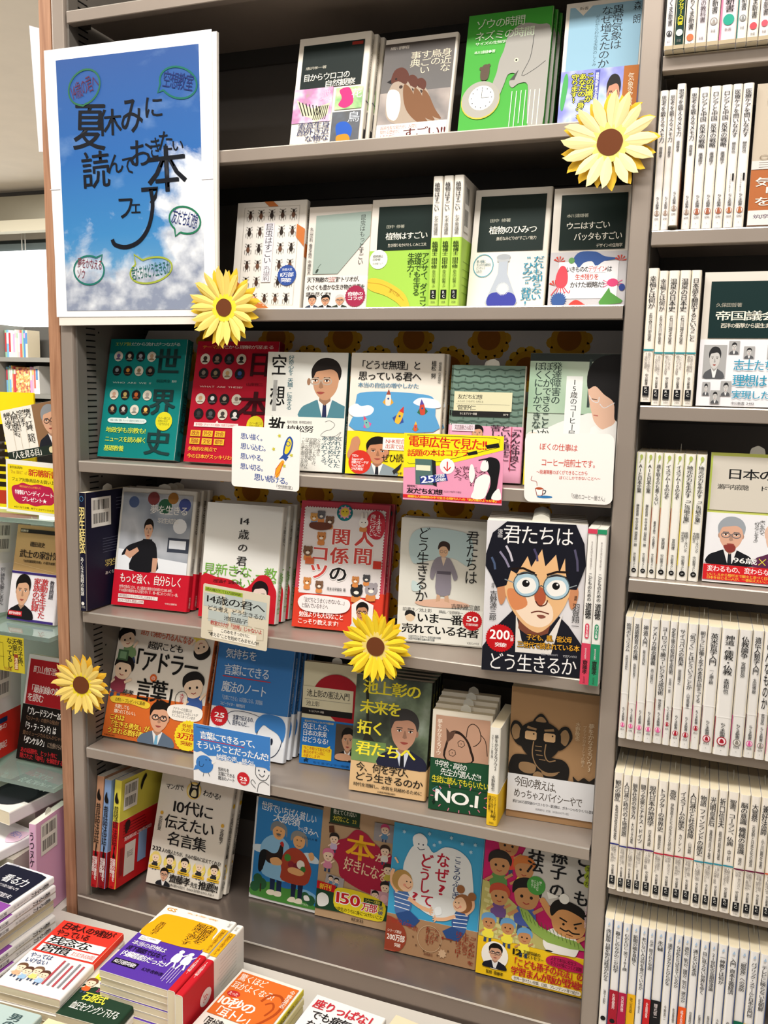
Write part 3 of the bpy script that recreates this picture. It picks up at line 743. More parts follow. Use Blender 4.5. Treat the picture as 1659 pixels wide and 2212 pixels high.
c.R(78, 54, 96, 99.5, '#b46a2a', 'band_print'); c.R(0, 54, 78, 99.5, photo_mat('storm_map_print', ['#3f49a8', '#6d74c8', '#a9b4de', '#4a9a58'], 30, 6), 'band_print')
c.T('この知識が\nあなたの「身」を\n守ります!', 14, 57, 42, 93, '#f5ee3a', 2, v=1, out='#20242c'); c.R(43, 55, 49, 92, '#4a52a8', 'band_print'); c.T('最新気象用語', 44, 57, 48, 90, '#ffffff', v=1)
bust(c, 52, 59, 82, 99, glasses='#6a3a30', skin='#c88f74'); c.T('気象予報士', 84, 60, 91, 92, '#f1dcc0', v=1); c.B([(4, 60), (8, 56), (10, 66), (6, 84), (2, 80)], '#49a657', 'band_print'); c.done(); fin(t)

# ---------------- shelf 2: insects and plants
t = fb('paperback_book', 'white paperback patterned with rows of brown weevils, second shelf', 2, .302, .05, .125, .174, .013, 0, 8.5, '#ece7e0')
c = front(t); c.L([(11, 5), (90, 5), (90, 96), (11, 96)], .5, '#b9b4ac', closed=True)
def weevil(c, x, y, s=1., col='#4a342a'):
    c.E(x, y + 1.2 * s, 2.5 * s, 2.6 * s, col, 9, 'insect_print'); c.l -= c.step; c.E(x, y - 2.2 * s, 1.6 * s, 1.5 * s, '#2a1f1a', 8, 'insect_print'); c.l -= c.step
    for sx in (-1, 1):
        c.L([(x + sx * 1.4 * s, y - 3.4 * s), (x + sx * 4.2 * s, y - 4.2 * s)], .5, '#222222', 'insect_print'); c.L([(x + sx * 1.6 * s, y - 1 * s), (x + sx * 4.6 * s, y - 2 * s)], .5, '#222222', 'insect_print')
        c.L([(x + sx * 2 * s, y + 1.5 * s), (x + sx * 4.4 * s, y + 1.6 * s), (x + sx * 4.2 * s, y + 5.2 * s)], .5, '#222222', 'insect_print'); c.L([(x + sx * 1 * s, y + 3.4 * s), (x + sx * 2 * s, y + 6 * s)], .5, '#222222', 'insect_print'); c.l -= 4 * c.step
for r_ in range(6):
    for q in range(5):
        if q == 2 and 0 < r_ < 5: continue
        weevil(c, 20 + q * 15.5 - (0 if r_ < 5 else 2), 12 + r_ * 15.5, 1.05, ('#4a342a', '#6d4a38', '#2e2622')[(r_ * 2 + q) % 3])
c.l += .0002
c.R(42, 20, 56, 75, '#e3dfe6', 'title_panel'); c.T('昆虫はすごい', 44, 21, 54.5, 58, '#2a2a30', v=1); c.T('丸山宗利', 45, 60, 54, 74, '#4a4a52', v=1)
c.P([(39, 0), (52, 0), (60, 5), (47, 5)], '#c8743a', 'ribbon_print'); c.P([(88, 22), (100, 27), (100, 43), (88, 34)], '#c8743a', 'ribbon_print'); c.P([(0, 70), (0, 82), (40, 100), (58, 100)], '#c8743a', 'ribbon_print'); c.T('新書大賞第7位', 26, 90, 52, 93.5, '#f4e4d0', rot=26)
c.burst(79, 69, 13.5, '#34529c', 30, .95, 'badge_print'); c.T('11万部', 69.5, 66.5, 88.5, 70.5, '#ffffff', 1); c.T('突破!', 71, 71.5, 86, 75.5, '#ffffff', 1); c.T('新書大賞', 72, 62.6, 86, 65, '#dfe6f4'); c.done()
s = spinec(t); s.T('昆虫はすごい', 25, 8, 75, 45, '#8a8580', v=1); s.R(0, 40, 100, 52, '#c8743a'); s.done(); fin(t)
t = fb('paperback_book', 'pale grey paperback with sage panel and three small portraits on its band', 2, .433, .05, .1065, .161, .011, 0, 8, '#e3dcd4')
band(t, .051, '#e9e4de'); c = front(t); c.P([(12, 9), (99, 7), (99, 30), (52, 66), (12, 66)], '#9fb0a8', 'title_panel')
c.T('昆虫はもっとすごい', 83, 10, 91, 58, '#2a2c2c', v=1); c.T('丸山宗利 養老孟司 中瀬悠太', 3, 20, 8.5, 66, '#4a4a48', v=1); c.E(19, 63, 1.8, 2.6, '#3c4840', 10, rot=30); c.L([(20, 60), (25, 56)], .7, '#3c4840')
c.T('天下無敵の"虫屋"トリオが、', 4, 69, 92, 74, INK, 1); c.T('小さくも豊かな生き物の世界を', 4, 76.5, 97, 81.5, INK, 1); c.T('語り尽くす!!', 4, 83.5, 44, 88, INK, 1); c.R(38, 69.4, 51, 73.8, '#e9e4de', 'band_print'); c.T('"虫屋"', 37, 69, 51, 74, '#9a2a2a', 1)
bust(c, 3, 86, 26, 100.2, coat='#3a4458', part='portrait_print'); bust(c, 24, 86, 48, 100.2, coat='#222222', glasses='#333333'); bust(c, 46, 86, 72, 100.2, hair='#c9c6c2', coat='#3c4438', glasses='#555555', grey=True)
c.burst(83, 88, 16, '#a02a4c', 26, .93, 'badge_print'); c.T('奇跡の\nコラボ', 71, 84, 95, 92, '#ffffff', 1); c.done(); fin(t)
t = fb('paperback_book', 'paperback with dark green title box over a lime band with a banana, second shelf', 2, .5405, .05, .1045, .166, .011, 0, 7, '#e8e1d8')
band(t, .088, '#a3cf52'); c = front(t); c.R(11, 7, 99, 47, '#12231f', 'title_panel'); c.T('田中 修著', 24, 24, 52, 27, '#b9b8a8'); c.T('植物はすごい', 24, 31, 88, 37.5, '#f1ece0', 1); c.T('生き残りをかけたしくみと工夫', 28, 41, 87, 44, '#e3dccc')
c.E(15, 55, 14, None, '#eef0e6', 22, 'badge_print'); c.T('植物博士\n田中修', 6, 51, 22, 56.5, INK, 2); c.T('中公新書フェア', 6, 58, 22, 60, '#333333')
c.T('アジサイ、ダイコン\n逆境でも生きる\n生命力!', 60, 50, 92, 100, '#24401c', 1, v=1)
c.B([(0, 74), (8, 72), (24, 74), (44, 80), (60, 88), (68, 100), (58, 100), (46, 94), (28, 88), (8, 84), (0, 80)], '#e3bf3e', 'banana_print'); c.L([(0, 76), (22, 78), (42, 84), (58, 93)], 1.2, '#c19a2c', 'banana_print', curve=True); c.T('食べてね!', 34, 84, 52, 88, '#8a6a1c', rot=28); c.done(); fin(t)
# three spine-out copies beside it
def spine_plant(i, x):
    return x
t = book('paperback_book', 'white spine with lime lower band, leftmost of three alike, second shelf', .105, .184, .0145, '#efeae2', spine='#efeae2')
band(t, .0975, '#b4da5c'); s = spinec(t, .0012); s.T('植物はすごい', 22, 5, 74, 27, INK, 1, v=1); s.T('七不思議篇', 28, 30, 70, 45, '#44443e', v=1)
s.T('植物博士', 20, 50, 78, 61, '#1e3012', 2, v=1); s.T('田中修', 20, 62.5, 78, 71, '#1e3012', 2, v=1); s.T('先生の中公新書フェア', 30, 72, 68, 86, '#33461e', v=1); s.R(20, 87.5, 80, 94.5, '#15181a'); s.T('R\nC', 38, 88, 66, 94, '#e8e8e4', 1); s.T('2328', 28, 96, 72, 98, '#44443e'); s.done()
bk = backc(t, .0012); bk.barcode(6, 5, 30, 42); bk.lines(10, 62, 80, 92, 5, '#6a8a3a', .7); bk.done()
for i in range(3):
    o = t if i == 0 else copy_tree(t, ('', 'white spine with lime lower band, middle of three alike, second shelf', 'white spine with lime lower band, rightmost of three showing its back barcode, second shelf')[i])
    o['group'] = 'three upright copies with lime bands'
    place_spine(o, .6465 + i * .0158, .030, SH[2], 0, 1.5, .3)
t = fb('paperback_book', 'dark green box paperback with a flask photo and blue lettering, second shelf', 2, .699, .052, .114, .176, .012, 0, 11, '#ebe6dd')
c = front(t); c.R(8, 6, 93, 53, '#12231f', 'title_panel'); c.T('田中 修著', 22, 25.5, 49, 28.5, '#b9b8a8'); c.T('植物のひみつ', 22, 32, 84, 38.5, '#f1ece0', 1); c.T('身近なみどりの"すごい"能力', 32, 41, 84, 44, '#e3dccc')
c.L(c.ell(18, 65, 13, 9.5), .9, '#3c98b0', 'bubble_print', closed=True); c.T('狭い容器に\nタンポポの綿毛を\nどうやって\n入れた?', 9, 60, 28, 71, '#3a6a78')
c.R(36, 58, 52, 62, '#b8bcc0', 'flask_print'); c.E(44, 58, 9, 2.4, '#a9aeb4', 18, 'flask_print'); c.P([(38, 62), (50, 62), (50, 72), (66, 96), (62, 101), (28, 101), (24, 96), (38, 72)], '#b4bcc8', 'flask_print'); c.B([(27, 92), (34, 88), (56, 88), (64, 93), (62, 99), (46, 101), (28, 99)], '#3d43a0', 'flask_print'); c.burst(46, 85, 9, '#ece8dc', 26, .7, 'flask_print')
c.T('だれも知らない\n"ひみつ"発見!', 70, 58, 96, 100, '#2f8aa8', 2, v=1); c.done()
s = spinec(t); s.T('植物のひみつ', 25, 8, 75, 40, '#555048', v=1); s.R(0, 56, 100, 57, '#2f8aa8'); s.done(); fin(t)
t = fb('paperback_book', 'dark green box paperback with red octopus and crab band by the right post, second shelf', 2, .819, .05, .108, .166, .011, 0, 5, '#e3ddd4')
band(t, .077, '#ccc9cc'); c = front(t); c.R(10, 6, 94, 52, '#12231f', 'title_panel'); c.T('本川達雄著', 18, 22, 46, 25, '#b9b8a8'); c.T('ウニはすごい', 18, 29, 74, 35, '#f1ece0', 1); c.T('バッタもすごい', 29, 38, 90, 44.5, '#f1ece0', 1); c.T('デザインの生物学', 58, 47.5, 91, 50.5, '#e3dccc')
c.R(12, 62, 88, 93, '#f1eff2', 'band_print'); c.B([(30, 60), (38, 54), (58, 54), (70, 58), (88, 60), (70, 62), (60, 66), (54, 62), (44, 63), (38, 67), (34, 64)], '#3d5c9c', 'animal_print')
for x, y in ((12, 62), (90, 62), (8, 82)):
    for k in range(5): a = (200 + k * 35) * D2R; c.P([(x, y), (x + 8 * math.cos(a), y + 5 * math.sin(a)), (x + 7 * math.cos(a + .3), y + 5 * math.sin(a + .3))], '#c8493c', 'animal_print')
c.B([(14, 66), (20, 66), (24, 72), (24, 80), (18, 84), (10, 82), (9, 74)], '#dd4f5c', 'animal_print')
for k in range(5): c.L([(16, 80), (6 + k * 5, 88), (4 + k * 6, 90 - k)], 1.2, '#dd4f5c', 'animal_print', curve=True)
c.E(82, 80, 7, 3.4, '#dc4c7c', 14, 'animal_print')
for k in (-1, 1):
    for j in range(3): c.L([(82 + k * 6, 80 + j), (82 + k * 12, 78 + j * 3)], .8, '#dc4c7c', 'animal_print')
c.burst(14, 94, 11, '#3f5f9c', 22, .75, 'animal_print'); c.P([(66, 96), (78, 84), (80, 88), (96, 95), (94, 97), (68, 99)], '#5a9a4a', 'animal_print'); c.E(28, 61, 4, 2.6, '#6aa060', 12, 'animal_print'); c.E(94, 84, 4, 3, '#34478c', 10, 'animal_print'); c.B([(28, 99), (36, 94), (46, 97), (50, 100)], '#d34a44', 'animal_print')
c.T('いきもののデザインは', 22, 66, 80, 71, '#333333', 1); c.R(50, 65.6, 72, 71.4, '#f1eff2', 'band_print'); c.T('デザイン', 50, 66, 73, 71, '#d04a3c', 1); c.T('生き残りを', 34, 72.5, 64, 77.5, '#d04a3c', 1); c.T('かけた戦略だ!', 28, 79, 72, 84, '#333333', 1); c.done(); fin(t)

# ---------------- shelf 3: history and careers
def dots(c, x0, y0, dx, dy, cols, r, n=4, shear=0):
    for i, cc in enumerate(cols):
        x = x0 + (i % n) * dx; y = y0 + (i // n) * dy
        c.E(x, y, r, None, '#1c1c1e' if i % 3 else '#d8d0c0', 16, 'portrait_dots'); c.E(x, y - r * .1, r * .42, None, cc, 10, 'portrait_dots'); c.l -= 2 * c.step
        c.P([(x - r * .7, y + r * .48), (x - r * .3, y + r * .2), (x + r * .3, y + r * .2), (x + r * .7, y + r * .48)], cc, 'portrait_dots'); c.l -= c.step
    c.l += 3 * c.step
t = fb('softcover_book', 'thick teal world history softcover with rows of round portraits, third shelf', 3, .033, .047, .158, .213, .020, 1.5, 13, '#0e7f7c', spine='#0b5c5c', pages=PAGESW)
c = front(t); c.T('エリア別', 7, 3, 27, 6, '#c8dc4a', 1); c.T('だから流れがつながる', 28, 3, 92, 6, '#d8e8e4', 1)
sk = ['#6a5a8a', '#c9b8a0', '#9aa0a8', '#b89878', '#8a949c', '#c88a3c', '#8a7a5a', '#8a7a6a']
dots(c, 13, 15, 14.5, 12.2, sk, 5.8); c.T('WHO ARE WE !?', 9, 36.4, 60, 38.2, '#bfe0dc', 1); dots(c, 13, 47.5, 14.5, 12.4, ['#c8a088', '#b8a060', '#b86030', '#a8a098', '#b89878', '#c0b8b0', '#a0a098', '#e8b860'], 5.8)
c.P(list(c.ell(14, 69.2, 5.5, 2.1, 8, 90, 270)) + list(c.ell(54, 69.2, 5.5, 2.1, 8, -90, 90)), '#d9e6e2', 'bubble_print'); c.P([(32, 67.4), (34, 65.6), (36, 67.4)], '#d9e6e2', 'bubble_print'); c.T('地図×年表×写真×チャートで歴史が立体的にわかる!', 12, 68.3, 57, 70.1, '#1e6a68')
for i, s_ in enumerate(('地政学も宗教も!', 'ニュースを読み解く', '基礎教養')): c.T(s_, 8, 75 + i * 7.7, (60, 62, 34)[i], 79.6 + i * 7.7, '#d4e04a', 2)
for k, (ch, y) in enumerate((('世', 9), ('界', 42.5), ('史', 75.5))): c.T(ch, 62 - k * .5, y, 93 - k * .5, y + 21, '#1d3a3a', 3)
c.T('祝田秀全', 66, 34, 84, 36.5, '#0c3c3c', 1); c.T('監修', 86, 34.4, 92, 36.2, '#cfe6e2'); c.E(81.5, 68.5, 10.5, None, '#dcd42a', 24, 'badge_print'); c.T('カバー裏には\n世界の今が\n一目でわかる', 74, 65, 89, 72, '#3c4a20'); c.done()
s = spinec(t); s.T('エリア別だから流れがつながる', 36, 4, 58, 42, '#7ab8a8', v=1); s.T('世界史', 20, 44, 80, 77, '#0c2c2c', 3, v=1); s.T('朝日', 30, 92, 70, 96, '#0a2a2a'); s.done(); fin(t)
t = fb('softcover_book', 'thick red Japanese history softcover with rows of round portraits, third shelf', 3, .213, .045, .158, .210, .020, 0, 13.5, '#b3142e', spine='#8c1024', pages=PAGESW)
c = front(t); c.T('テーマ別', 7, 3.5, 30, 6.5, '#e8a03c', 1); c.T('だから理解が深まる', 32, 3.5, 94, 6.5, '#f0d8d4', 1)
dots(c, 12, 15, 14.8, 12, ['#3a2a24', '#9a8070', '#5a5a60', '#202022', '#7a7068', '#8a7a60', '#c8a470', '#3c5a9a'], 6); c.T('WHAT ARE THESE?', 9, 37, 62, 38.8, '#f0c8c4', 1); dots(c, 12, 48, 14.8, 12.4, ['#c89a78', '#dfe4e8', '#a89888', '#8a7a70', '#3c3a3c', '#56585c', '#4a4440', '#e8e6e2'], 6)
c.R(8, 67.5, 62, 71, '#f2dcd8', 'bubble_print'); c.P([(34, 67.6), (36, 65.6), (38, 67.6)], '#f2dcd8', 'bubble_print'); c.T('各地図×チャート×地図×写真で立体的に', 10, 68.3, 60, 70.2, '#b3142e')
for i, s_ in enumerate(('政治', '外交', '社会', '周縁', '文化', '都市')):
    x = 5 + (i % 3) * 15; y = 74 + (i // 3) * 6.4
    c.R(x, y, x + 12.5, y + 5, '#e8b830', 'tag_print'); c.T(s_, x + 1.5, y + .6, x + 11, y + 4.4, '#8c1024', 2)
c.T('多角的な視点で', 4, 87.6, 40, 91, '#f0b83c', 1); c.T('今の日本がスッキリわかる', 4, 93.4, 70, 97, '#f0b83c', 1)
c.T('日', 66, 9.5, 92, 29, '#3c0e16', 3); c.T('本', 60, 42, 98, 64, '#3c0e16', 3); c.T('史', 60, 76, 95, 97, '#3c0e16', 3); c.T('山岸良二', 66, 34, 86, 36.5, '#5a0c18', 1); c.E(82, 68, 10, None, '#d8cc2a', 24, 'badge_print'); c.T('カバー裏には\n日本の歴史', 75, 65.5, 90, 70, '#5a3a10'); c.done(); fin(t)
t = fb('softcover_book', 'softcover with a photo of a man in teal work jacket looking up, third shelf', 3, .372, .030, .138, .190, .013, 4, 7, '#dcdcd4', spine='#31565c')
c = front(t); c.R(8, 0, 100, 54.5, photo_mat('grey_studio_photo', ['#c9cac2', '#dcdcd6', '#e6e6e2'], 6, 7), 'photo_print'); c.l += 0
bust(c, 42, 4, 106, 54.6, coat='#4f8290', skin='#c09070', hair='#1c1614', tie='#262c50', glasses='#b0a090', turn=-9); c.R(98.8, 0, 100, 54.5, '#dcdcd4', 'photo_print')
for i, ch in enumerate('空想教室'): c.T(ch, 6, 3 + i * 26, 24, 20 + i * 26, '#151515', 2, part='title_lettering')
c.R(9, 24, 14, 50, photo_mat('girder_photo', ['#8a8a88', '#b8b8b4'], 50, 8), 'photo_print'); c.T('好奇心を"天職"に変える', 27, 3, 33.5, 49, '#3f6c78', 1, v=1)
c.R(0, 54.5, 100, 99.5, '#e6e5de', 'band_print'); c.T('空', 6, 3, 24, 19, '#151515', 2) if False else None
c.T('教', 6, 56, 26, 74, '#151515', 2, part='title_lettering'); c.T('植松電機 専務取締役', 29, 58, 60, 60.4, INK); c.T('植松努', 29, 62, 62, 67.6, INK, 2); c.T('忘れかけていた\n夢がとめどなく\nあふれてくる。', 73, 70, 97, 96, '#2f5560', 2, v=1)
c.T('小さな町工場から\n自家製ロケットを打ち上げ、\n宇宙開発の常識を逆転。\n日本一の空想経営者が見つけた\n"どんな夢も実現させる方法"', 48, 72, 72, 98, '#333333', v=1); c.L([(76, 58), (82, 57), (88, 60), (84, 64), (76, 66), (72, 70), (88, 70), (96, 66), (92, 72), (98, 70)], .5, '#555555', 'doodle_print', curve=True); c.done()
s = spinec(t); s.T('空想教室', 25, 52, 75, 84, '#dfe8e6', 2, v=1); s.done(); fin(t)
t = fb('softcover_book', 'cream softcover with cartoon rockets in a blue sky and yellow band, third shelf', 3, .515, .038, .150, .190, .015, 3, 7, '#e9e3d8', copies=1, dx=.003)
band(t, .0675, '#f2dc1e'); c = front(t); c.T('「どうせ無理」と', 7, 6.5, 76, 13.5, INK, 2); c.T('思っている君へ', 9, 15.5, 77, 22.5, INK, 2); c.T('本当の自信の増やしかた', 9, 24.5, 75, 28.5, '#3f7a9c', 1); c.T('植松 努', 87, 6, 92, 20, INK, 1, v=1); c.T('植松電機 代表取締役', 94.5, 7, 97.5, 24, '#444444', v=1)
c.B([(8, 38), (12, 33), (40, 31.5), (80, 33), (92, 37), (94, 50), (93, 63), (8, 63.8), (7, 50)], '#5a9fd0', 'sky_print', 3); c.B([(0, 46), (8, 42), (14, 44), (22, 43), (28, 46), (24, 51), (10, 53), (2, 51)], '#eef2f4', 'sky_print'); c.B([(70, 40), (76, 36), (86, 36), (96, 38), (99, 43), (90, 44), (80, 43)], '#e8eef4', 'sky_print')
def rocket(c, x, y, s, rot, body, tip, fin_):
    a = rot * D2R; q = lambda p: [(x + s * (u * math.cos(a) - v * math.sin(a)), y + s * (u * math.sin(a) + v * math.cos(a)) * c.W / c.H) for u, v in p]
    c.P(q([(-6, 3), (-2.5, -2), (-2.5, 6)]), fin_, 'rocket_print'); c.P(q([(6, 3), (2.5, 6), (2.5, -2)]), fin_, 'rocket_print'); c.B(q([(0, -10), (-2.6, -4), (-3, 2), (-2, 6), (2, 6), (3, 2), (2.6, -4)]), body, 'rocket_print'); c.P(q([(0, -11), (-2.5, -5), (2.5, -5)]), tip, 'rocket_print'); c.E(*q([(0, -1)])[0], 1.1 * s, None, '#2f4f8c', 10, 'rocket_print')
rocket(c, 43, 38, 1., 0, '#e6ded6', '#9a4a3a', '#d8a03c'); rocket(c, 80, 45, .95, -8, '#c84a3a', '#5a4a9c', '#2f6a4a'); rocket(c, 56, 52, 1.1, 20, '#e8b83c', '#c83a3a', '#34509c'); rocket(c, 21, 58, .8, -25, '#7fb8b0', '#d84a6a', '#d85a9c'); rocket(c, 74, 60, .6, 0, '#d85a3a', '#e8b83c', '#6a8a5a')
bust(c, 12, 68, 58, 100, coat='#8a98a0', skin='#c68a68', tie='#23252e'); c.B([(6, 71), (12, 69), (15, 73), (14, 80), (20, 88), (14, 93), (2, 86), (4, 78)], '#c68a68', 'portrait_print')
c.E(16, 90, 12.5, None, '#cf3428', 24, 'badge_print'); c.T('TEDx\nSapporoの\n感動スピーチが\nYouTubeで\n270万再生!', 7, 83.6, 25.5, 97, '#ffffff', 1); c.R(40, 69, 70, 79, '#f8f6ee', 'band_print'); c.T('NHK総合「\n出演で話題', 43, 70, 69, 78, '#b8322c', 1); c.T('ぜひ読んで', 40, 82, 78, 88.5, '#151515', 1, rot=-3)
c.P([(52, 96), (62, 89), (60, 94), (54, 99)], '#2a2a2a', 'doodle_print'); c.T('PHP', 56, 96.5, 63, 98.6, '#222222', 2); c.done()
s = spinec(t); s.T('「どうせ無理」と思っている君へ', 25, 10, 75, 80, '#2a2a2a', 1, v=1); s.R(0, 64.5, 100, 100, '#f2dc1e'); s.done(); fin(t, 'cream rocket softcover')
t = fb('paperback_book', 'grey green wave-patterned paperback with cream title label and pink band, third shelf', 3, .686, .028, .108, .173, .015, 6, 8, '#6c8578', spine='#d9d8d0', copies=1, dx=-.006, slip=True)
band(t, .083, '#e0a2bc'); c = front(t)
for r_ in range(9):
    pts = []
    for k in range(25): pts.append((k * 4.1, 3 + r_ * 5.6 + (.9 if (k // 2) % 2 else 0) + .9 * math.sin(k * 1.57)))
    c.L(pts, 1.1, '#3f574c', 'pattern_print')
    for k in range(5): c.L([(8 + k * 21 + (r_ % 2) * 9, 5.2 + r_ * 5.6), (8 + k * 21 + (r_ % 2) * 9, 7 + r_ * 5.6)], .9, '#3f574c', 'pattern_print')
c.R(3, 23, 83, 39.5, '#dcd8b4', 'title_panel'); c.R(1, 39.5, 81, 44, '#1c1c1c', 'title_panel'); c.T('友だち幻想', 8, 25.5, 42, 29.5, INK, 1); c.T('人と人の〈つながり〉を考える', 8, 30.5, 44, 32.4, '#333333'); c.R(6, 33.6, 80, 33.8, '#555555', 'title_panel'); c.T('菅野仁', 8, 34.6, 34, 39, INK); c.T('ちくまプリマー新書', 12, 41, 36, 43, '#e8e4d8'); c.T('079', 72, 41, 79, 43, '#e8e4d8')
c.T('「みんな仲良く」\nという重圧に\n苦しんでいる', 56, 51, 97, 92, '#33202a', 2, v=1); bust(c, 24, 51, 52, 70, coat='#23252e', hair='#120e0c'); c.R(84.5, 52, 85.3, 90, '#b03050', 'band_print'); c.R(2, 51, 34, 57, '#f0d8e0', 'band_print'); c.T('又吉直樹さん紹介', 6, 52, 32, 56, '#33202a', 1); c.done(); fin(t, 'grey green wave-patterned paperback')
t = fb('softcover_book', 'softcover with a boy in glasses and white shirt, beside right post, third shelf', 3, .7985, .034, .1275, .192, .012, 3, 7, '#b9c8b8')
c = front(t); c.R(0, 0, 100, 45, photo_mat('garden_blur_photo', ['#6c8a70', '#9ab89c', '#c4d4c0'], 9, 9), 'photo_print'); c.R(0, 0, 100, 6, '#2a3230', 'photo_print'); c.R(66, 4, 69, 40, '#3a4642', 'photo_print')
c.B([(0, 62), (10, 58), (24, 56), (36, 52), (60, 46), (76, 44), (100, 50), (101, 100), (-1, 100), (-1, 70)], '#e6e4e0', 'shirt_print', 2); c.B([(0, 66), (6, 60), (18, 62), (24, 70), (10, 82), (-1, 84)], '#e8cdb8', 'shirt_print'); c.B([(2, 66), (8, 63), (22, 66), (20, 76), (8, 80), (2, 76)], '#f6f4f2', 'cup_print'); c.R(0, 84, 26, 96, '#d9b48c', 'cup_print')
c.B([(67, 20), (68, 34), (72, 44), (76, 51), (86, 56), (98, 50), (101, 36), (100, 20), (84, 14)], '#dcb49c', 'portrait_print'); c.B([(66, 26), (65, 14), (72, 5), (86, 1), (101, 4), (101, 44), (97, 48), (95, 36), (84, 30), (74, 24)], '#151314', 'portrait_print')
c.L([(68, 31), (72, 35), (78, 36), (79, 32)], .8, '#d8d8dc', 'portrait_print', curve=True); c.L([(80, 37), (85, 40), (91, 38), (96, 36)], .8, '#d8d8dc', 'portrait_print', curve=True); c.L([(71, 33.5), (77, 34)], .8, '#4a342c', 'portrait_print'); c.L([(74, 45.5), (79, 46)], 1.2, '#b4685c', 'portrait_print'); c.B([(72, 55), (82, 57), (94, 53), (101, 55), (101, 100), (70, 100)], '#ecebe8', 'shirt_print', 2); c.E(83, 74, 1.3, None, '#7a7068', 10, 'shirt_print')
c.R(42, 17, 60, 80, '#e9ebe8', 'title_panel'); c.T('15歳のコーヒー屋さん', 47.5, 19, 55, 72, '#2a2c2c', 1, v=1); c.T('発達障害の\nぼくができることから\nぼくにしかできないこと', 6, 7, 36, 76, '#30403a', 1, v=1); c.R(0, 70, 2, 100, '#efe23a', 'band_print'); c.done(); fin(t)

# ---------------- shelf 4: skater, fourteen, manga
t = book('softcover_book', 'navy softcover standing spine out with gold characters, far left of fourth shelf', .148, .210, .0145, '#16162c', spine='#14142a', back='#17152c', slip=True)
s = spinec(t); s.L(s.ell(50, 5, 26, 2.2, 8), 5, '#4a8ab8', closed=True); s.T('羽生結弦', 14, 12, 94, 51, '#e2cf86', 3, v=1); s.T('あくなき挑戦の軌跡', 26, 54, 70, 87, '#e8e6e0', 1, v=1); s.T('汐文社', 28, 95.5, 86, 97.5, '#c8c6c0'); s.E(50, 93.5, 22, None, '#e8e6e0', 14); s.done()
k = backc(t); k.barcode(10, 5, 46, 30); k.T('羽生', 34, 60, 60, 66, '#cdb86a', 2); k.T('あくなき', 34, 70, 58, 73, '#d0cec8', 1); k.lines(30, 40, 92, 54, 6, '#56566a', .6); k.lines(56, 6, 94, 18, 4, '#6a6a7c', .6); k.done()
place_spine(t, .0296, -.005, SH[4], 0, 1, 0)
t = fb('softcover_book', 'softcover with a young man in black fist on chest over a red band, fourth shelf', 4, .052, .052, .152, .215, .015, 4, 12, '#d9d6cf', copies=2, dx=.004, slip=True)
band(t, .0645, '#c8192e'); c = front(t); c.R(3, 4, 96, 70, photo_mat('ice_rink_photo', ['#3c4658', '#8c94a0', '#b8bcc4', '#6a6c78'], 11, 10), 'photo_print')
for x, y, r, cc in ((18, 12, 7, '#4a5a80'), (44, 8, 8, '#7a3a3a'), (60, 14, 9, '#2c5a40'), (70, 7, 7, '#9a6a30'), (86, 12, 8, '#44508c'), (82, 30, 9, '#d8dade')): c.E(x, y, r, None, cc, 14, 'photo_print')
c.B([(3, 52), (30, 54), (60, 58), (96, 60), (96, 70), (3, 70)], '#e6eaf0', 'photo_print', 1); c.R(68, 40, 96, 52, '#3c4250', 'photo_print'); c.R(70, 42, 92, 49, '#dfe4ec', 'photo_print')
c.B([(20, 69), (24, 54), (8, 58), (14, 50), (26, 46), (40, 43), (52, 46), (56, 58), (56, 69)], '#17171c', 'figure_print', 3); c.P([(26, 46), (40, 42), (52, 46), (55, 69.8), (27, 69.8)], '#17171c', 'figure_print'); c.P([(50, 58), (57, 58), (56, 69.8), (50, 69.8)], '#c99a80', 'figure_print'); c.P([(12, 57), (20, 60), (31, 53), (28, 50), (18, 54), (14, 52)], '#c99a80', 'figure_print')
bust(c, 30, 25, 52, 50, coat='#17171c', skin='#cfa286', bare=True, part='figure_print'); c.P([(35, 42.5), (47, 42.5), (48, 46), (34, 46)], '#17171c', 'figure_print')
c.T('夢を生きる', 41, 13.5, 91, 21, '#e9e6e0', 1); c.T('羽生結弦', 52, 24, 80, 28.4, '#d9d6d0'); c.T('もっと強く、自分らしく', 9, 72.5, 92, 80.5, '#f4ece8', 2); c.T('世界の頂点に立ち、史上最高の演技を究め続けた2015-18年。\nその成長の軌跡を本人が語り尽くす、唯一無二のインタビュー集。', 9, 82.5, 90, 88.4, '#f2dcd8'); c.R(9, 90, 62, 93, '#ece4e0', 'band_print'); c.R(9, 94, 44, 97, '#ece4e0', 'band_print'); c.T('真剣勝負からリラックスした表情まで、', 10, 90.4, 61, 92.6, '#8c1020'); c.T('カラー写真も豊富に収録', 10, 94.4, 43, 96.6, '#8c1020'); c.T('中央公論新社', 72, 94, 88, 95.6, '#f2dcd8'); c.done()
s = spinec(t, .0012); s.T('夢を生きる', 22, 8, 80, 36, '#4a4a48', 1, v=1); s.T('羽生結弦', 28, 56, 74, 68, '#5a5a58', v=1); s.T('中央公論新社', 35, 88, 68, 97, '#f2dcd8', v=1); s.done(); fin(t, 'skater softcover')
t = fb('softcover_book', 'white softcover with stacked black title and woman on red band, fourth shelf', 4, .237, .050, .145, .200, .018, 3, 10.5, '#e8e8e4', copies=2, dx=.004)
band(t, .068, '#f0f0ec'); c = front(t)
for i, (ch, y, hh) in enumerate((('14', 11, 7), ('歳', 22, 8.2), ('の', 34, 7), ('君', 45, 8.2), ('へ', 56, 6.5))): c.T(ch, 45, y, 58, y + hh, '#2a2a2c', 1)
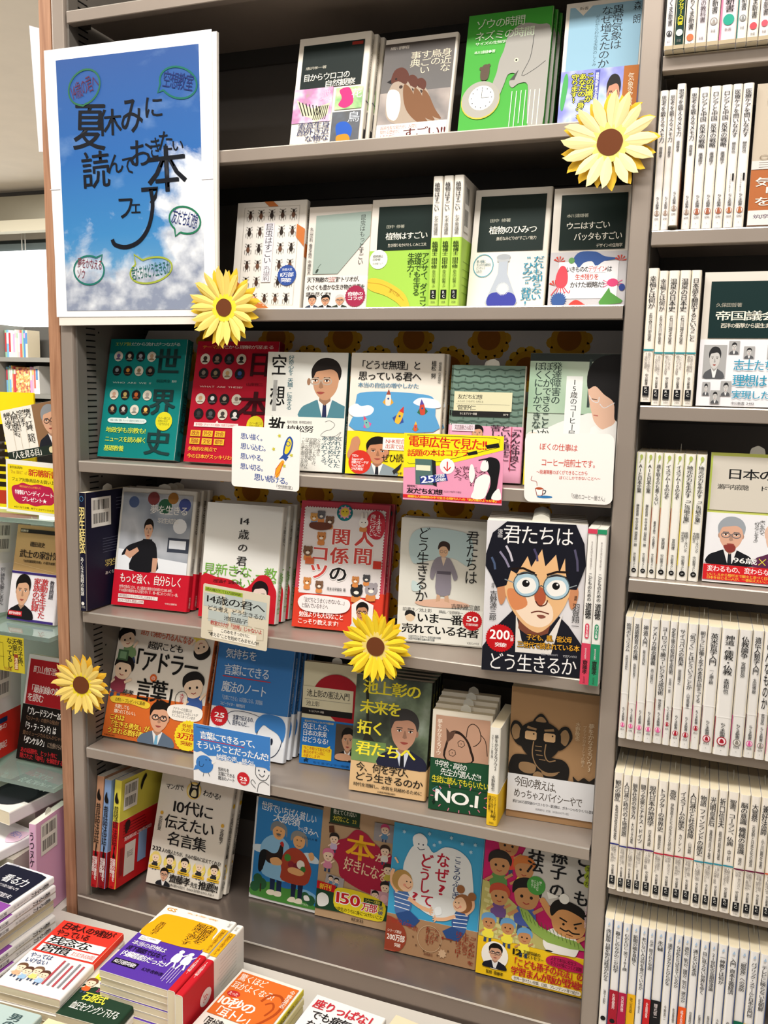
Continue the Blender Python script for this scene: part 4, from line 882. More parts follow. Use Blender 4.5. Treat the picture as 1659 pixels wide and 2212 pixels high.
c.T('教室だけが\n「世界」じゃ\nないよ\nきっと\n新しい\n見える', 2, 53, 98, 112, '#6fae3c', 0, v=1); c.B([(0, 64.5), (20, 64.5), (40, 66), (58, 72), (68, 66), (76, 60), (88, 60), (96, 68), (100, 76), (100, 100), (0, 100)], '#c41c2c', 'band_print', 3)
bust(c, 60, 64, 97, 97, coat='#c41c2c', skin='#e2cfc6', hair='#1c1416', long=True, shirt='#e2cfc6', part='portrait_print'); c.T('池田晶子 没後10年!', 16, 66.5, 54, 69.5, '#2a1012', 2); c.P([(55, 95), (102, 88), (102, 100.0), (55, 100.0)], '#c41c2c', 'band_print'); c.done()
s = spinec(t, .0012); s.T('14歳の君へ', 30, 12, 75, 34, '#3a3a3c', v=1); s.T('教室だけが', 22, 56, 88, 92, '#6fae3c', v=1); s.done(); fin(t, 'white fourteen-title softcover')
t = fb('softcover_book', 'red bordered children softcover with animal doodles and sunflower-shaped emblem, fourth shelf', 4, .412, .062, .156, .214, .014, 6, 12.5, '#c4485a', spine='#b8405a', copies=1, dx=.004)
band(t, .066, '#d8402c', name='paper_band'); c = front(t)
c.R(5, 5, 95, 73, '#eae4e4', 'cover_print')
for k in range(30): c.E(5, 6 + k * 2.25, 1, None, '#eae4e4', 6); c.E(95, 6 + k * 2.25, 1, None, '#eae4e4', 6); c.l -= 2 * c.step
for k in range(29): c.E(7 + k * 3.05, 5, 1, None, '#eae4e4', 6); c.l -= c.step
c.l += .0001; c.E(50, 8, 9, None, '#1f7a84', 20, 'emblem_print'); c.burst(50, 7.6, 7.5, '#e8a0b4', 10, .75, 'emblem_print'); c.E(50, 7.6, 4.8, None, '#f2d84a', 16, 'emblem_print'); c.E(48, 7, .7, None, '#222222', 6, 'emblem_print'); c.E(52, 7, .7, None, '#222222', 6, 'emblem_print')
for ch, x, y, cc in (('関', 38, 21, '#d04a44'), ('人', 64, 21, '#d04a44'), ('コ', 16, 35, '#d04a44'), ('係', 38, 36, '#d04a44'), ('間', 64, 35, '#d04a44'), ('ツ', 16, 49, '#d04a44'), ('の', 38, 50, '#1c1a1c')): c.T(ch, x, y, x + 20, y + 12.5, cc, 3, out='#f6f2f0', ow=.9, part='title_lettering')
c.B([(78, 8), (86, 5), (94, 9), (96, 18), (92, 26), (84, 27), (76, 22), (75, 14)], '#c03040', 'bubble_print'); c.T('12才までに\n身につけたい', 79, 8, 92, 25, '#ffffff', 1, v=1)
def critter(c, x, y, s, col, ear='round', part='animal_print'):
    k = c.W / c.H
    if ear == 'long':
        for d in (-1, 1): c.E(x + d * 2 * s, y - 6 * s * k, 1.2 * s, 4 * s * k, col, 8, part)
    else:
        for d in (-1, 1): c.E(x + d * 3 * s, y - 3.4 * s * k, 1.5 * s, None, col, 8, part)
    c.B([(x - 2.6 * s, y + 3 * s * k), (x - 3.4 * s, y + 8 * s * k), (x + 3.4 * s, y + 8 * s * k), (x + 2.6 * s, y + 3 * s * k)], '#d88a4a' if col != '#d8a05a' else '#7a9ac8', part, 2); c.E(x, y, 4.6 * s, None, col, 14, part); c.E(x, y + 1.4 * s * k, 2 * s, 1.3 * s * k, '#f4ece0', 8, part)
    for d in (-1, 1): c.E(x + d * 1.7 * s, y - .4 * s * k, .6 * s, None, '#1a1410', 6, part)
for a in ((16, 13, 1, '#d8a05a'), (24, 11, 1, '#6a6a70'), (34, 15, 1.1, '#7a5a44'), (72, 15, 1.15, '#f4f0ea', 'long'), (26, 28, 1.1, '#c8844a'), (12, 40, 1.2, '#7a5a44'), (14, 64, 1, '#c8844a'), (28, 66, 1, '#7a5a44'), (70, 68, 1.5, '#2a2a2c'), (86, 66, 1.5, '#a09aa0'), (68, 60, .9, '#c8844a'), (80, 58, .9, '#4a4a4e')): critter(c, *a)
c.B([(14, 17), (34, 17), (36, 21), (24, 23), (12, 21)], '#6a3c2c', 'animal_print'); c.R(10, 45, 20, 50, '#c8643c', 'animal_print'); c.R(86, 44, 95, 50, '#c83a2c', 'animal_print'); c.T('花まる学習会 著', 37, 67, 58, 69.4, INK, 1)
c.B([(8, 76), (20, 74), (56, 75), (64, 78), (62, 84), (50, 87), (16, 87), (6, 82)], '#f6ecec', 'bubble_print'); c.T('「友だちとうまくいかないな…」\nと悩んでいるキミへ', 10, 76.3, 60, 84.6, INK, 1); c.T('勉強よりも大切なこと', 8, 87.4, 58, 91.8, '#fff4f0', 2); c.T('こっそり教えます!', 7, 93, 53, 97, '#fff4f0', 2); c.P([(66, 79), (76, 74), (90, 78), (90, 96), (68, 98)], '#f2eae8', 'bubble_print'); bust(c, 66, 76, 90, 97, glasses='#222222', skin='#c08a68', coat='#d8dce0'); c.done()
s = spinec(t, .0012); s.T('人間関係のコツ', 22, 16, 80, 70, '#f0d8dc', 1, v=1); s.E(50, 6, 30, None, '#1f7a84', 12); s.done(); fin(t, 'red bordered animal doodle softcover')
t = fb('hardcover_book', 'white hardcover with watercolour of a boy in a kimono, fourth shelf', 4, .600, .062, .139, .200, .016, 8, 5, '#dddcd4', pages=PAGESW, hard=True, copies=1, dx=.001)
c = front(t); c.B([(14, 12), (30, 7), (62, 8), (80, 12), (84, 24), (80, 36), (60, 30), (30, 34), (16, 36), (10, 24)], '#b7ced2', 'watercolour_print'); c.B([(16, 50), (26, 54), (24, 58), (16, 58)], '#c4d6d6', 'watercolour_print'); c.B([(20, 67), (40, 64), (60, 63), (84, 67), (60, 70), (30, 70)], '#dcb39c', 'watercolour_print')
c.P([(45, 60), (49, 60), (49, 65), (44, 66)], '#cba487', 'figure_print'); c.P([(58, 60), (54, 60), (54, 65), (60, 66)], '#cba487', 'figure_print'); c.B([(44, 30), (38, 36), (36, 46), (40, 48), (43, 42), (44, 59), (60, 59), (60, 42), (64, 48), (68, 45), (62, 35), (56, 30)], '#8a8490', 'figure_print', 3); c.P([(44, 41), (60, 41), (60, 43.5), (44, 43.5)], '#5a5460', 'figure_print'); c.P([(48, 30), (54, 30), (51, 37)], '#d8c4b0', 'figure_print'); c.E(50.5, 25, 5.4, 5, '#d8b090', 14, 'figure_print'); c.B([(44, 24), (45, 19), (50, 17), (57, 19), (57, 25), (53, 21.5), (48, 21.5)], '#3a2c28', 'figure_print')
for d in (-2.3, 2.3): c.L(c.ell(50.5 + d, 25.4, 1.7, None, 8), .4, '#5a5a5a', 'figure_print', closed=True)
c.T('君たちは', 76, 8, 90, 50, '#1d1d1f', v=1); c.T('どう生きるか', 20, 7, 34, 67, '#1d1d1f', v=1); c.T('吉野源三郎', 62, 66.5, 95, 70.8, '#2a2a2c'); c.R(0, 70.8, 99, 99, '#e9e9e2', 'band_print')
c.T('前書き／池上彰', 6, 72, 40, 75, INK, 1); c.T('挿画／羽賀翔一', 48, 72.4, 76, 75, INK, 1); c.T('いま一番', 23, 75.5, 76, 83.5, '#151515', 3); c.T('売れている名著', 6, 85, 95, 92.6, '#151515', 3); c.E(15, 79.5, 5.5, None, '#e2c8a8', 14, 'badge_print'); c.B([(9, 79), (10, 75), (15, 74), (20, 75.4), (21, 79), (15, 77)], '#222222', 'badge_print')
c.burst(87, 79, 11.5, '#c41c24', 30, .92, 'badge_print'); c.T('50', 80, 74.6, 94, 80, '#ffffff', 3); c.T('万部突破!', 80, 81, 94, 83, '#ffffff', 1); c.T('公益社団法人日本PTA全国協議会推薦\n全国学校図書館協議会選定図書', 14, 94, 52, 98, '#44545c'); c.T('マガジンハウス', 82, 96, 96, 98, '#222222', 1); c.done(); fin(t, 'white kimono boy hardcover')
# the large manga volume: a plain drawing of a dark-haired boy with round glasses
t = fb('manga_volume', 'large manga cover of dark-haired boy in round glasses, front of a thick pile, fourth shelf', 4, .7605, -.018, .1410, .222, .0155, 9, 0, '#dedce0', spine='#d8d6da', pages=PAGESW, copies=5, dx=.0, dz=.0, slip=True)
c = front(t)
c.P([(0, 100), (0, 84), (16, 68), (30, 58), (38, 62), (60, 74), (76, 60), (86, 66), (100, 78), (100, 100)], '#191a24', 'jacket_print'); c.P([(33, 60), (40, 78), (48, 82), (62, 79), (80, 58), (70, 86), (34, 86)], '#e6e0da', 'jacket_print'); c.P([(36, 70), (50, 76), (66, 72), (70, 60), (36, 60)], '#7c4634', 'face_print')
for x in (17, 88): c.B([(x - 4, 42), (x + 1, 38), (x + 6, 43), (x + 4, 52), (x, 55), (x - 3, 50)], '#c98a62', 'face_print')
c.B([(22, 18), (20, 40), (24, 52), (36, 64), (50, 71), (60, 71), (72, 63), (82, 52), (86, 40), (84, 18), (54, 8)], '#e8b986', 'face_print'); c.B([(30, 54), (44, 66), (60, 68), (70, 62), (66, 52), (46, 48)], '#f4dcc4', 'face_print'); c.B([(24, 44), (38, 46), (44, 54), (32, 58), (25, 52)], '#d98a5a', 'face_print'); c.B([(52, 42), (60, 43), (62, 50), (57, 54), (51, 50)], '#b25a3c', 'face_print')
hairp = [(0, 22), (6, 8), (20, 0), (88, 0), (97, 12), (100, 26), (95, 36), (92, 42), (84, 42), (80, 30), (79, 22), (74, 32), (70, 20), (60, 28), (56, 17), (46, 29), (42, 22), (32, 34), (26, 32), (22, 42), (12, 44), (6, 36), (0, 30)]
c.P(hairp, '#161722', 'hair_print')
for a, b_, cc in (((14, 20), (24, 30), '#8c86a0'), ((20, 16), (27, 26), '#c9c4d0'), ((88, 16), (92, 30), '#54506a'), ((48, 17), (52, 25), '#4a4466'), ((6, 24), (10, 32), '#4a5a7a')): c.L([a, ((a[0] + b_[0]) / 2 + 1, (a[1] + b_[1]) / 2), b_], 2.2, cc, 'hair_print')
for ex, ey in ((42, 40.5), (72, 41)):
    c.E(ex, ey, 12.4, None, '#a9c8d8', 26, 'glasses_print'); c.B([(ex - 10, ey + 1), (ex - 4, ey - 4), (ex + 6, ey - 4), (ex + 10, ey + 1), (ex + 6, ey + 5), (ex - 4, ey + 6)], '#f2f0ec', 'glasses_print'); c.E(ex - .5, ey - .6, 3.8, None, '#141416', 16, 'glasses_print'); c.E(ex + .8, ey - 1.6, 1.1, None, '#e8e8e8', 8, 'glasses_print')
    c.L([(ex - 10, ey - 5.8), (ex, ey - 7.6), (ex + 10, ey - 6.4)], 1.8, '#2a1c18', 'glasses_print', curve=True); c.L(c.ell(ex, ey, 12.8, None, 28), 1., '#4c5a60', 'glasses_print', closed=True)
c.L([(54, 42), (57, 40.6), (60, 42)], 1.1, '#4c5a60', 'glasses_print'); c.L([(20, 38), (30, 40)], 1, '#8a949a', 'glasses_print'); c.L([(84, 41), (92, 39)], 1, '#8a949a', 'glasses_print'); c.L([(26, 31), (38, 30), (50, 33)], 2.2, '#221612', 'face_print'); c.L([(62, 33.5), (72, 31), (84, 31)], 2.2, '#221612', 'face_print')
c.L([(52, 51), (56, 54), (62, 53), (64, 50)], 1.2, '#5a2a20', 'face_print', curve=True); c.L([(48, 59), (56, 57.6), (66, 59)], 1.2, '#6a3024', 'face_print', curve=True); c.B([(54, 60.4), (60, 60), (63, 61.2), (58, 62.4)], '#8a5244', 'face_print')
c.T('君たちは', 17, 2.5, 86, 14.5, '#f0eeee', 0); c.T('漫画', 11, 5.5, 16, 11, '#d8d6da', v=1); c.T('どう生きるか', 7, 87.5, 96, 99, '#f0eeee', 0); c.T('原作', 7, 41, 10, 44.5, INK, v=1); c.T('吉野源三郎', 6, 46, 13, 66, INK, v=1); c.T('漫画', 90, 46, 93, 49, INK, v=1); c.T('羽賀翔一', 89, 51, 96, 68, INK, v=1)
c.burst(18, 77.5, 15, '#c4141c', 34, .93, 'badge_print'); c.T('200', 7, 71, 28, 79, '#ffffff', 3); c.T('万部', 28.5, 75, 31.5, 79, '#ffffff', 2, v=1); c.T('突破!', 13, 80.5, 25, 83.5, '#ffffff', 2)
c.T('子ども、親、祖父母', 45, 73.2, 90, 77.2, '#e8a82c', 2, out='#1a1a20', ow=.4); c.T('三世代で読まれている本', 36, 78.4, 98, 82.6, '#e8a82c', 2, out='#1a1a20', ow=.4); c.T('定価：本体1300円', 60, 85.2, 77, 86.6, '#a8a8b0'); c.T('マガジンハウス', 82, 85.2, 96, 87, '#d0d0d4', 1); c.done()
fin(t, 'round glasses manga volume')
for i, (c1, tt, sub, nmn) in enumerate((('#d0415a', '生き方編', '生きるか?', 'red'), ('#2a8c62', '学び方編', '学ぶか?', 'green'))):
    t = book('softcover_book', '%s and white spine beside the big manga, fourth shelf' % nmn, .130, .222, .0124, '#e8e4e0', spine='#ece9e4', pages=PAGESW)
    s = spinec(t); s.R(0, .3, 100, 3.2, c1); s.R(0, 73, 100, 99.8, c1); s.T('キミたちはどう' + sub, 40, 8, 62, 26, '#6a5a5a', v=1); s.T('こどものための', 30, 28, 74, 46, INK, 2, v=1); s.T('道徳', 20, 47, 82, 57, '#151515', 3, v=1)
    s.P(s.ell(50, 61.5, 22, 1.4, 8, 180, 360) + s.ell(50, 68.5, 22, 1.4, 8, 0, 180), c1); s.T(tt, 38, 61, 62, 69, '#ffffff', 1, v=1); s.T('明治大学教授', 40, 76, 58, 83, '#f0dce0', v=1); s.T('齋藤孝', 24, 84, 76, 93, '#241418', 3, v=1); s.T('ビジネス社', 38, 94.4, 60, 99, '#3a1c22', v=1); s.done()
    place_spine(t, .9028 + i * .0129, -.022, SH[4], 0, 0, 0)

# ---------------- shelf 5
def toon(c, x, y, s, hair='#1d1a1a', skin='#f1d6bc', top='#5a8ab0', part='cartoon_print', rot=0):
    """small generic cartoon child: head, hair, eyes, body, arms, legs"""
    k = c.W / c.H; a = rot * D2R
    q = lambda p: [(x + s * (u * math.cos(a) - v * math.sin(a)), y + s * k * (u * math.sin(a) + v * math.cos(a))) for u, v in p]
    c.P(q([(-3, 12), (-1, 12), (-1, 17), (-3.4, 17)]), '#3a4a6a', part); c.P(q([(1, 12), (3, 12), (3.4, 17), (1, 17)]), '#3a4a6a', part)
    c.B(q([(-3.4, 5), (3.4, 5), (4.4, 12.5), (-4.4, 12.5)]), top, part, 3); c.L(q([(-3.4, 7), (-7.5, 10)]), 1.5 * s, skin, part); c.L(q([(3.4, 7), (7.4, 4)]), 1.5 * s, skin, part)
    c.B(q([(-5.6, -1), (-4, 4.4), (0, 6), (4, 4.4), (5.6, -1), (4, -5), (-4, -5)]), skin, part); c.B(q([(-6.2, 0), (-6, -5), (-2, -7.6), (3, -7.4), (6.4, -4), (6, 0), (4, -3), (0, -3.4), (-4, -2.4)]), hair, part)
    for d in (-2.1, 2.1): c.E(*q([(d, .6)])[0], .75 * s, None, '#1a1414', 7, part); c.l -= c.step
    c.l += c.step; c.L(q([(-1.4, 3.2), (0, 3.8), (1.4, 3.2)]), .5 * s, '#a04038', part)
t = fb('softcover_book', 'cream and orange softcover with cartoon children and smiling man, fifth shelf', 5, .0285, .047, .205, .218, .014, 1, 18, '#e6dfd4', spine='#c9622a', pages=PAGESW, copies=1, dx=.001)
band(t, .0825, '#d3692c'); c = front(t)
c.T('自分で決められる人になる!', 23, 6.5, 78, 13, '#c8552c', 2, rot=4); c.T('超訳こども', 33, 16, 70, 22.5, INK, 2); c.T('「アドラー', 14, 24, 88, 42, '#151515', 3, part='title_lettering'); c.E(44, 46, 3.6, None, '#d8642c', 14, 'badge_print'); c.T('の', 42, 44.3, 46, 47.8, '#ffffff', 1); c.T('言葉」', 28, 48, 76, 66, '#151515', 3, part='title_lettering'); c.T('齋藤孝', 8, 59, 26, 63.4, INK, 2)
toon(c, 10, 16, 1.4, top='#7a9a6a', rot=-20); toon(c, 88, 16, 1.3, top='#e8d24a', rot=160); toon(c, 11, 42, 1.6, top='#8a3a4a', rot=10); toon(c, 86, 48, 1.7, top='#3c5a9c', rot=-12); c.R(3, 26, 14, 35, '#4a6a4a', 'cartoon_print'); c.R(5, 27.5, 12, 33.5, '#7aa07a', 'cartoon_print'); c.L(c.ell(76, 60, 6.5, 7, 14), .5, '#333333', 'cartoon_print', closed=True); c.T('大丈夫!', 74, 55, 78.4, 65.6, '#c02838', 1, v=1)
c.R(0, 62.6, 60, 62.9, '#c9622a', 'band_print'); c.B([(4, 66), (24, 64.8), (44, 67), (42, 72), (24, 70), (6, 71)], '#e8c43a', 'ribbon_print'); c.T('お祝い・プレゼントに最適!', 8, 66.6, 40, 69.8, '#3a2210', 2); c.T('失敗しても\n嫌われてもいい。', 9, 72, 34, 79.5, '#ffe9c8', 2)
c.T('これは\n「生きる勇気」が\nうまれる教科書だ!', 5, 80.5, 50, 96.5, '#f7e34a', 2, out='#a84818', ow=.3); c.T('KADOKAWA', 3, 97.5, 14, 99, '#3a2210', 2)
bust(c, 38, 63, 76, 99.6, coat='#5f6f82', tie='#6fa8c8', glasses='#22262c', skin='#d6a284'); c.B([(66, 66), (80, 63.5), (97, 65), (99, 72), (92, 76), (72, 77), (64, 72)], '#f2ece4', 'bubble_print'); c.T('アドラーの言葉には\n自分を好きになるヒントが\nたくさんつまっています', 69, 66.6, 95, 74.6, INK, 1)
c.burst(88, 88, 13.5, '#f0d62c', 26, .94, 'badge_print'); c.T('各地で\n大反響!', 81, 78.8, 96, 85, '#a8281c', 2); c.T('3万部', 77, 86, 98, 91.4, '#c41c1c', 3); c.T('突破!', 82, 92.6, 94, 96, '#a8281c', 2); c.done()
s = spinec(t, .0012); s.T('超訳こども「アドラーの言葉」', 20, 12, 80, 62, '#22201e', 2, v=1); s.done(); fin(t, 'cream and orange cartoon softcover')
t = fb('softcover_book', 'plain blue softcover with white lettering above a line-drawn face, fifth shelf', 5, .2390, .070, .153, .199, .0145, 1, 14.5, '#3f7fc4', spine='#3468a4', pages=PAGESW, copies=3, dx=.004, dz=0)
band(t, .080, '#eceff4', spine='#dfe4ee'); c = front(t, .0012)
c.T('気持ちを', 11, 7, 52, 15.5, '#dfe9f4', 2); c.T('言葉にできる', 11, 21, 71, 30.5, '#dfe9f4', 2); c.R(10, 31.6, 73, 32.4, '#c83a44'); c.T('魔法のノート', 11, 36.5, 70, 46, '#dfe9f4', 2); c.T('「言葉にできる」は武器になる。実践編', 11, 49, 66, 53, '#b8d0ea', 1); c.T('コピーライター 梅田悟司', 11, 55, 44, 58, '#cfe0f2', 1)
c.burst(12, 68, 12, '#c8202c', 26, .94, 'badge_print'); c.T('25', 5, 64.5, 19, 70, '#ffffff', 3); c.T('万部', 7.5, 71, 16.5, 73.4, '#ffffff', 2); c.L([(28, 74), (22, 68), (26, 63), (40, 61), (60, 62.5), (70, 66)], .6, '#2a3a5a', 'doodle_print', curve=True); c.T('言葉で伝えるの、\n苦手なんだ…', 30, 65, 60, 74, '#2a3a5a', 2)
c.E(12, 88, 13, None, '#3f7fc4', 18, 'doodle_print'); c.B([(62, 78), (60, 68), (68, 61), (80, 59.8), (93, 62), (99, 70), (97, 82), (90, 76), (78, 72), (70, 70)], '#3f7fc4', 'doodle_print'); c.L([(64, 76), (62, 88), (68, 95), (78, 98), (88, 95), (94, 88), (96, 80)], .8, '#22304a', 'doodle_print', curve=True)
for ex in (69, 83): c.E(ex, 83, 1.7, 3, '#1a2438', 12, 'doodle_print')
c.L([(74, 86), (72, 90), (76, 91)], .7, '#22304a', 'doodle_print'); c.L([(70, 94.4), (76, 93.4)], .7, '#22304a', 'doodle_print'); c.done()
s = spinec(t, .0012); s.T('気持ちを言葉にできる魔法のノート', 25, 8, 75, 58, '#b8d0ea', 1, v=1); s.done(); fin(t, 'plain blue softcover')
t = fb('paperback_book', 'cream paperback with a big red disc above a blue band, fifth shelf', 5, .414, .092, .108, .180, .013, 5, 7.5, '#dcd5b6', pages=PAGES, slip=True)
band(t, .0805, '#2672c0'); c = front(t)
c.P(c.ell(58, 35, 42, None, 26, 180, 360) + [(100, 50), (100, 55), (58, 55)], '#a61c28', 'disc_print'); c.R(0, 24, 86, 51, '#ddd6b8', 'title_panel'); c.P([(8, 24), (16, 24), (16, 35), (8, 35)], '#ddd6b8', 'title_panel'); c.R(0, 45, 86, 51, '#1c1a1a', 'title_panel'); c.T('池上彰の憲法入門', 7, 27, 80, 34, INK, 1); c.R(4, 36.2, 82, 36.5, '#555555', 'title_panel'); c.T('池上彰', 7, 38, 30, 43, INK); c.T('ちくまプリマー新書', 12, 47, 38, 49, '#e8e4d8')
c.T('改正したら、\n日本の未来\nはどうなる?', 4, 60, 54, 79, '#f0f4fa', 2); c.T('憲法はむずかしくない!に大幅加筆', 6, 57, 56, 59, '#e8d88a'); c.P([(4, 82), (46, 82), (52, 79.5), (52, 82), (55, 83), (55, 94), (4, 94)], '#f2cf2a', 'bubble_print'); c.T('今こそ知っておくべき\n憲法のギモン点に\nお答えします!', 7, 83, 53, 93.4, '#b03024', 2)
c.R(60, 57, 100, 92, '#54483e', 'photo_print'); bust(c, 62, 59, 100, 92, coat='#17171a', hair='#1a1614', skin='#cf9f80'); c.B([(62, 87), (72, 85), (86, 86), (90, 90), (74, 92), (62, 91)], '#cf9f80', 'photo_print'); c.P([(8, 96), (11, 95), (12, 93), (14, 95), (17, 95), (14.5, 96.5), (15.5, 98.6), (12, 97.2), (9, 98.4)], '#12324e'); c.T('ちくまプリマー新書', 24, 96.4, 86, 98.4, '#1c3f66'); c.done(); fin(t)
t = fb('softcover_book', 'dark garden photo softcover with yellow lettering and an older man in suit, fifth shelf', 5, .535, .030, .129, .190, .015, 4, 10, '#2a2e28', spine='#23261f', pages=PAGESW, copies=3, dx=.001, dz=0)
band(t, .050, '#d9b688', spine='#c9a878'); c = front(t)
c.R(0, 0, 100, 74, photo_mat('garden_photo', ['#23261f', '#3a4436', '#6a7a62', '#9aa69a'], 16, 11, sharp=True), 'photo_print'); c.R(0, 56, 45, 74, photo_mat('lawn_photo', ['#5c7c44', '#7c9a5c'], 16, 12), 'photo_print'); c.P([(12, 0), (16, 0), (22, 50), (30, 56), (14, 56), (18, 46)], '#2a2a22', 'photo_print')
bust(c, 34, 24, 100, 74.4, coat='#23253a', skin='#c09078', hair='#3c3a3a', tie='#191a22', shirt='#ccd2e0', turn=2); c.R(99.2, 0, 100, 74, '#23261f', 'photo_print')
for ln, x0, y, x1 in (('池上彰の', 10, 4, 86, ), ('未来を', 8, 21, 62), ('拓く', 6, 39, 42), ('君たちへ', 6, 57, 84)): c.T(ln, x0, y, x1, y + 11.5, '#f0e23c', 3, part='title_lettering')
c.T('今、何を学び、', 8, 75, 84, 82.5, '#22201c', 2); c.T('どう生きるのか', 7, 83.5, 96, 90.6, '#22201c', 2); c.T('時代を理解し、本質を見極めるために', 6, 92.4, 96, 95.6, '#33302a', 1); c.T('日本経済新聞出版社', 38, 97.2, 62, 98.8, '#33302a', 1); c.done()
s = spinec(t, .0012); s.T('池上彰の未来を拓く君たちへ', 25, 10, 75, 68, '#c8bc3c', 1, v=1); s.done(); fin(t, 'dark garden photo softcover')
def ganesh(c, q, ol, fill, eye):
    """generic elephant-headed figure drawn with a brush"""
    c.B(q([(-34, 4), (-44, -14), (-38, -30), (-28, -28), (-22, -12), (-24, 8)]), ol, 'drawing_print'); c.B(q([(-35, 0), (-40, -14), (-36, -25), (-30, -23), (-26, -10)]), fill, 'drawing_print')
    c.B(q([(34, 4), (44, -14), (38, -30), (28, -28), (22, -12), (24, 8)]), ol, 'drawing_print'); c.B(q([(35, 0), (40, -14), (36, -25), (30, -23), (26, -10)]), fill, 'drawing_print')
    c.B(q([(-40, 34), (-34, 24), (-18, 22), (18, 22), (34, 24), (42, 36), (40, 58), (30, 74), (20, 86), (-20, 86), (-32, 72), (-42, 52)]), ol, 'drawing_print'); c.B(q([(-26, 36), (-14, 34), (-4, 38), (-6, 50), (-18, 52), (-27, 46)]), fill, 'drawing_print'); c.B(q([(26, 36), (14, 34), (4, 38), (6, 50), (18, 52), (27, 46)]), fill, 'drawing_print')
    for k in range(3): c.R(*sum([list(p) for p in q([(-13, 56 + k * 8), (-2, 61 + k * 8)])], []), fill, 'drawing_print'); c.R(*sum([list(p) for p in q([(2, 56 + k * 8), (13, 61 + k * 8)])], []), fill, 'drawing_print')
    c.B(q([(-27, -20), (-14, -32), (0, -35), (14, -32), (27, -20), (28, 2), (20, 18), (8, 26), (-8, 26), (-20, 18), (-28, 2)]), ol, 'drawing_print'); c.B(q([(-10, -32), (-6, -42), (0, -47), (6, -42), (10, -32)]), ol, 'drawing_print'); c.B(q([(-7, -34), (-3, -41), (3, -41), (7, -34)]), fill, 'drawing_print')
    for d in (-1, 1): c.P(rr8(q, d * 13 - 8, -17, d * 13 + 8, -3), eye, 'drawing_print'); c.E(*q([(d * 13 + 4, -13)])[0], 1, None, ol, 8, 'drawing_print'); c.P(q([(d * 5, -22), (d * 18, -25), (d * 19, -21), (d * 6, -19)]), fill, 'drawing_print')
    c.L(q([(0, 0), (-1, 18), (4, 32), (14, 38), (26, 34)]), 15, fill, 'drawing_print', curve=True); c.L(q([(0, 0), (-1, 18), (4, 32), (14, 38), (27, 34)]), 12.5, ol, 'drawing_print', curve=True)
    for a, b in ((-2, 6), (-2, 13), (0, 20), (4, 27)): c.L(q([(a - 4, b), (a + 5, b)]), .9, fill, 'drawing_print')
    c.L(q([(-4, 58), (4, 58)]), 7, fill, 'drawing_print'); c.E(*q([(0, 55)])[0], 6, None, fill, 14, 'drawing_print')
def rr8(q, x0, y0, x1, y1):
    return q([(x0 + 2, y0), (x1 - 2, y0), (x1, y0 + 2), (x1, y1 - 2), (x1 - 2, y1), (x0 + 2, y1), (x0, y1 - 2), (x0, y0 + 2)])
t = fb('paperback_book', 'brown drawing paperback with dark green handwritten NO.1 band, fifth shelf', 5, .6745, .022, .0950, .160, .016, 5, 5, '#e4dccc', copies=3, dx=.001, dz=.004, slip=True, pages=PAGES)
band(t, .0835, '#1d4a30'); c = front(t); c.R(6, 5, 96, 48, '#b8917a', 'title_panel')
c.T('夢をかなえるゾウ', 9, 9, 17, 45, '#f0e4d4', 1, v=1); c.B([(24, 48), (25, 30), (32, 20), (46, 19), (60, 26), (68, 36), (70, 48)], '#2a1c16', 'drawing_print'); c.B([(27, 48), (28, 32), (34, 23), (46, 22), (58, 28), (65, 38), (67, 48)], '#b8917a', 'drawing_print')
for x, y in ((50, 31), (36, 41)): c.L(c.ell(x, y, 6, None, 6, rot=15), 1.1, '#2a1c16', 'drawing_print', closed=True); c.E(x, y, .9, None, '#2a1c16', 6, 'drawing_print')
c.L([(58, 24), (60, 14), (68, 10), (78, 14), (82, 24), (76, 30), (70, 32)], 1.3, '#2a1c16', 'drawing_print', curve=True); c.L([(82, 20), (90, 26), (94, 40)], 1.2, '#2a1c16', 'drawing_print', curve=True); c.P([(24, 17), (30, 21), (40, 19), (36, 26), (26, 32), (25, 24)], '#5a4034', 'drawing_print')
c.T('中学校・高校の', 8, 50.5, 62, 57, '#eef2ec', 1, rot=3); c.T('先生が選んだ!!', 18, 58, 86, 65, '#eef2ec', 1, rot=2); c.T('生徒に読んでもらいたい', 4, 66, 99, 73, '#e9dc3a', 2, rot=1); c.T('NO.1', 10, 77.5, 84, 93, '#f4f4f0', 3, rot=2)
for k in range(16): a = k * 22.5 * D2R; x, y = 52 + 44 * math.cos(a), 86 + 11 * math.sin(a); c.L([(x, y), (x + 5 * math.cos(a), y + 3.4 * math.sin(a))], 1.6, '#d87a94', 'doodle_print')
c.L([(6, 80), (14, 76), (12, 82), (20, 78), (18, 84)], .9, '#6ab0c8', 'doodle_print'); c.L([(4, 74.5), (96, 75.5)], .7, '#0e2a1a', 'doodle_print'); c.P([(8, 90), (11, 88), (12, 92), (9, 95), (6, 92)], '#10281a', 'doodle_print'); c.done(); fin(t, 'brown drawing paperback')
t = book('paperback_book', 'white spine with yellow lower band standing between two elephant books, fifth shelf', .106, .157, .0165, '#e9e6dd', spine='#ebe8e0', back='#e6e4da', pages=PAGES)
band(t, .052, '#f0c42a'); s = spinec(t, .0012); s.T('夢をかなえるゾウ2', 48, 7, 82, 43, INK, 1, v=1); s.T('ガネーシャと貧乏神', 18, 7, 38, 31, '#3a3a3a', v=1); s.T('水野敬也', 34, 48, 66, 64, INK, v=1); s.T('シリーズ250万部の\nベストセラー第2弾\n待望の文庫化!', 12, 69, 88, 94, '#2a2210', 2, v=1); s.T('飛鳥新社', 28, 96, 72, 98, '#5a4a1c'); s.done()
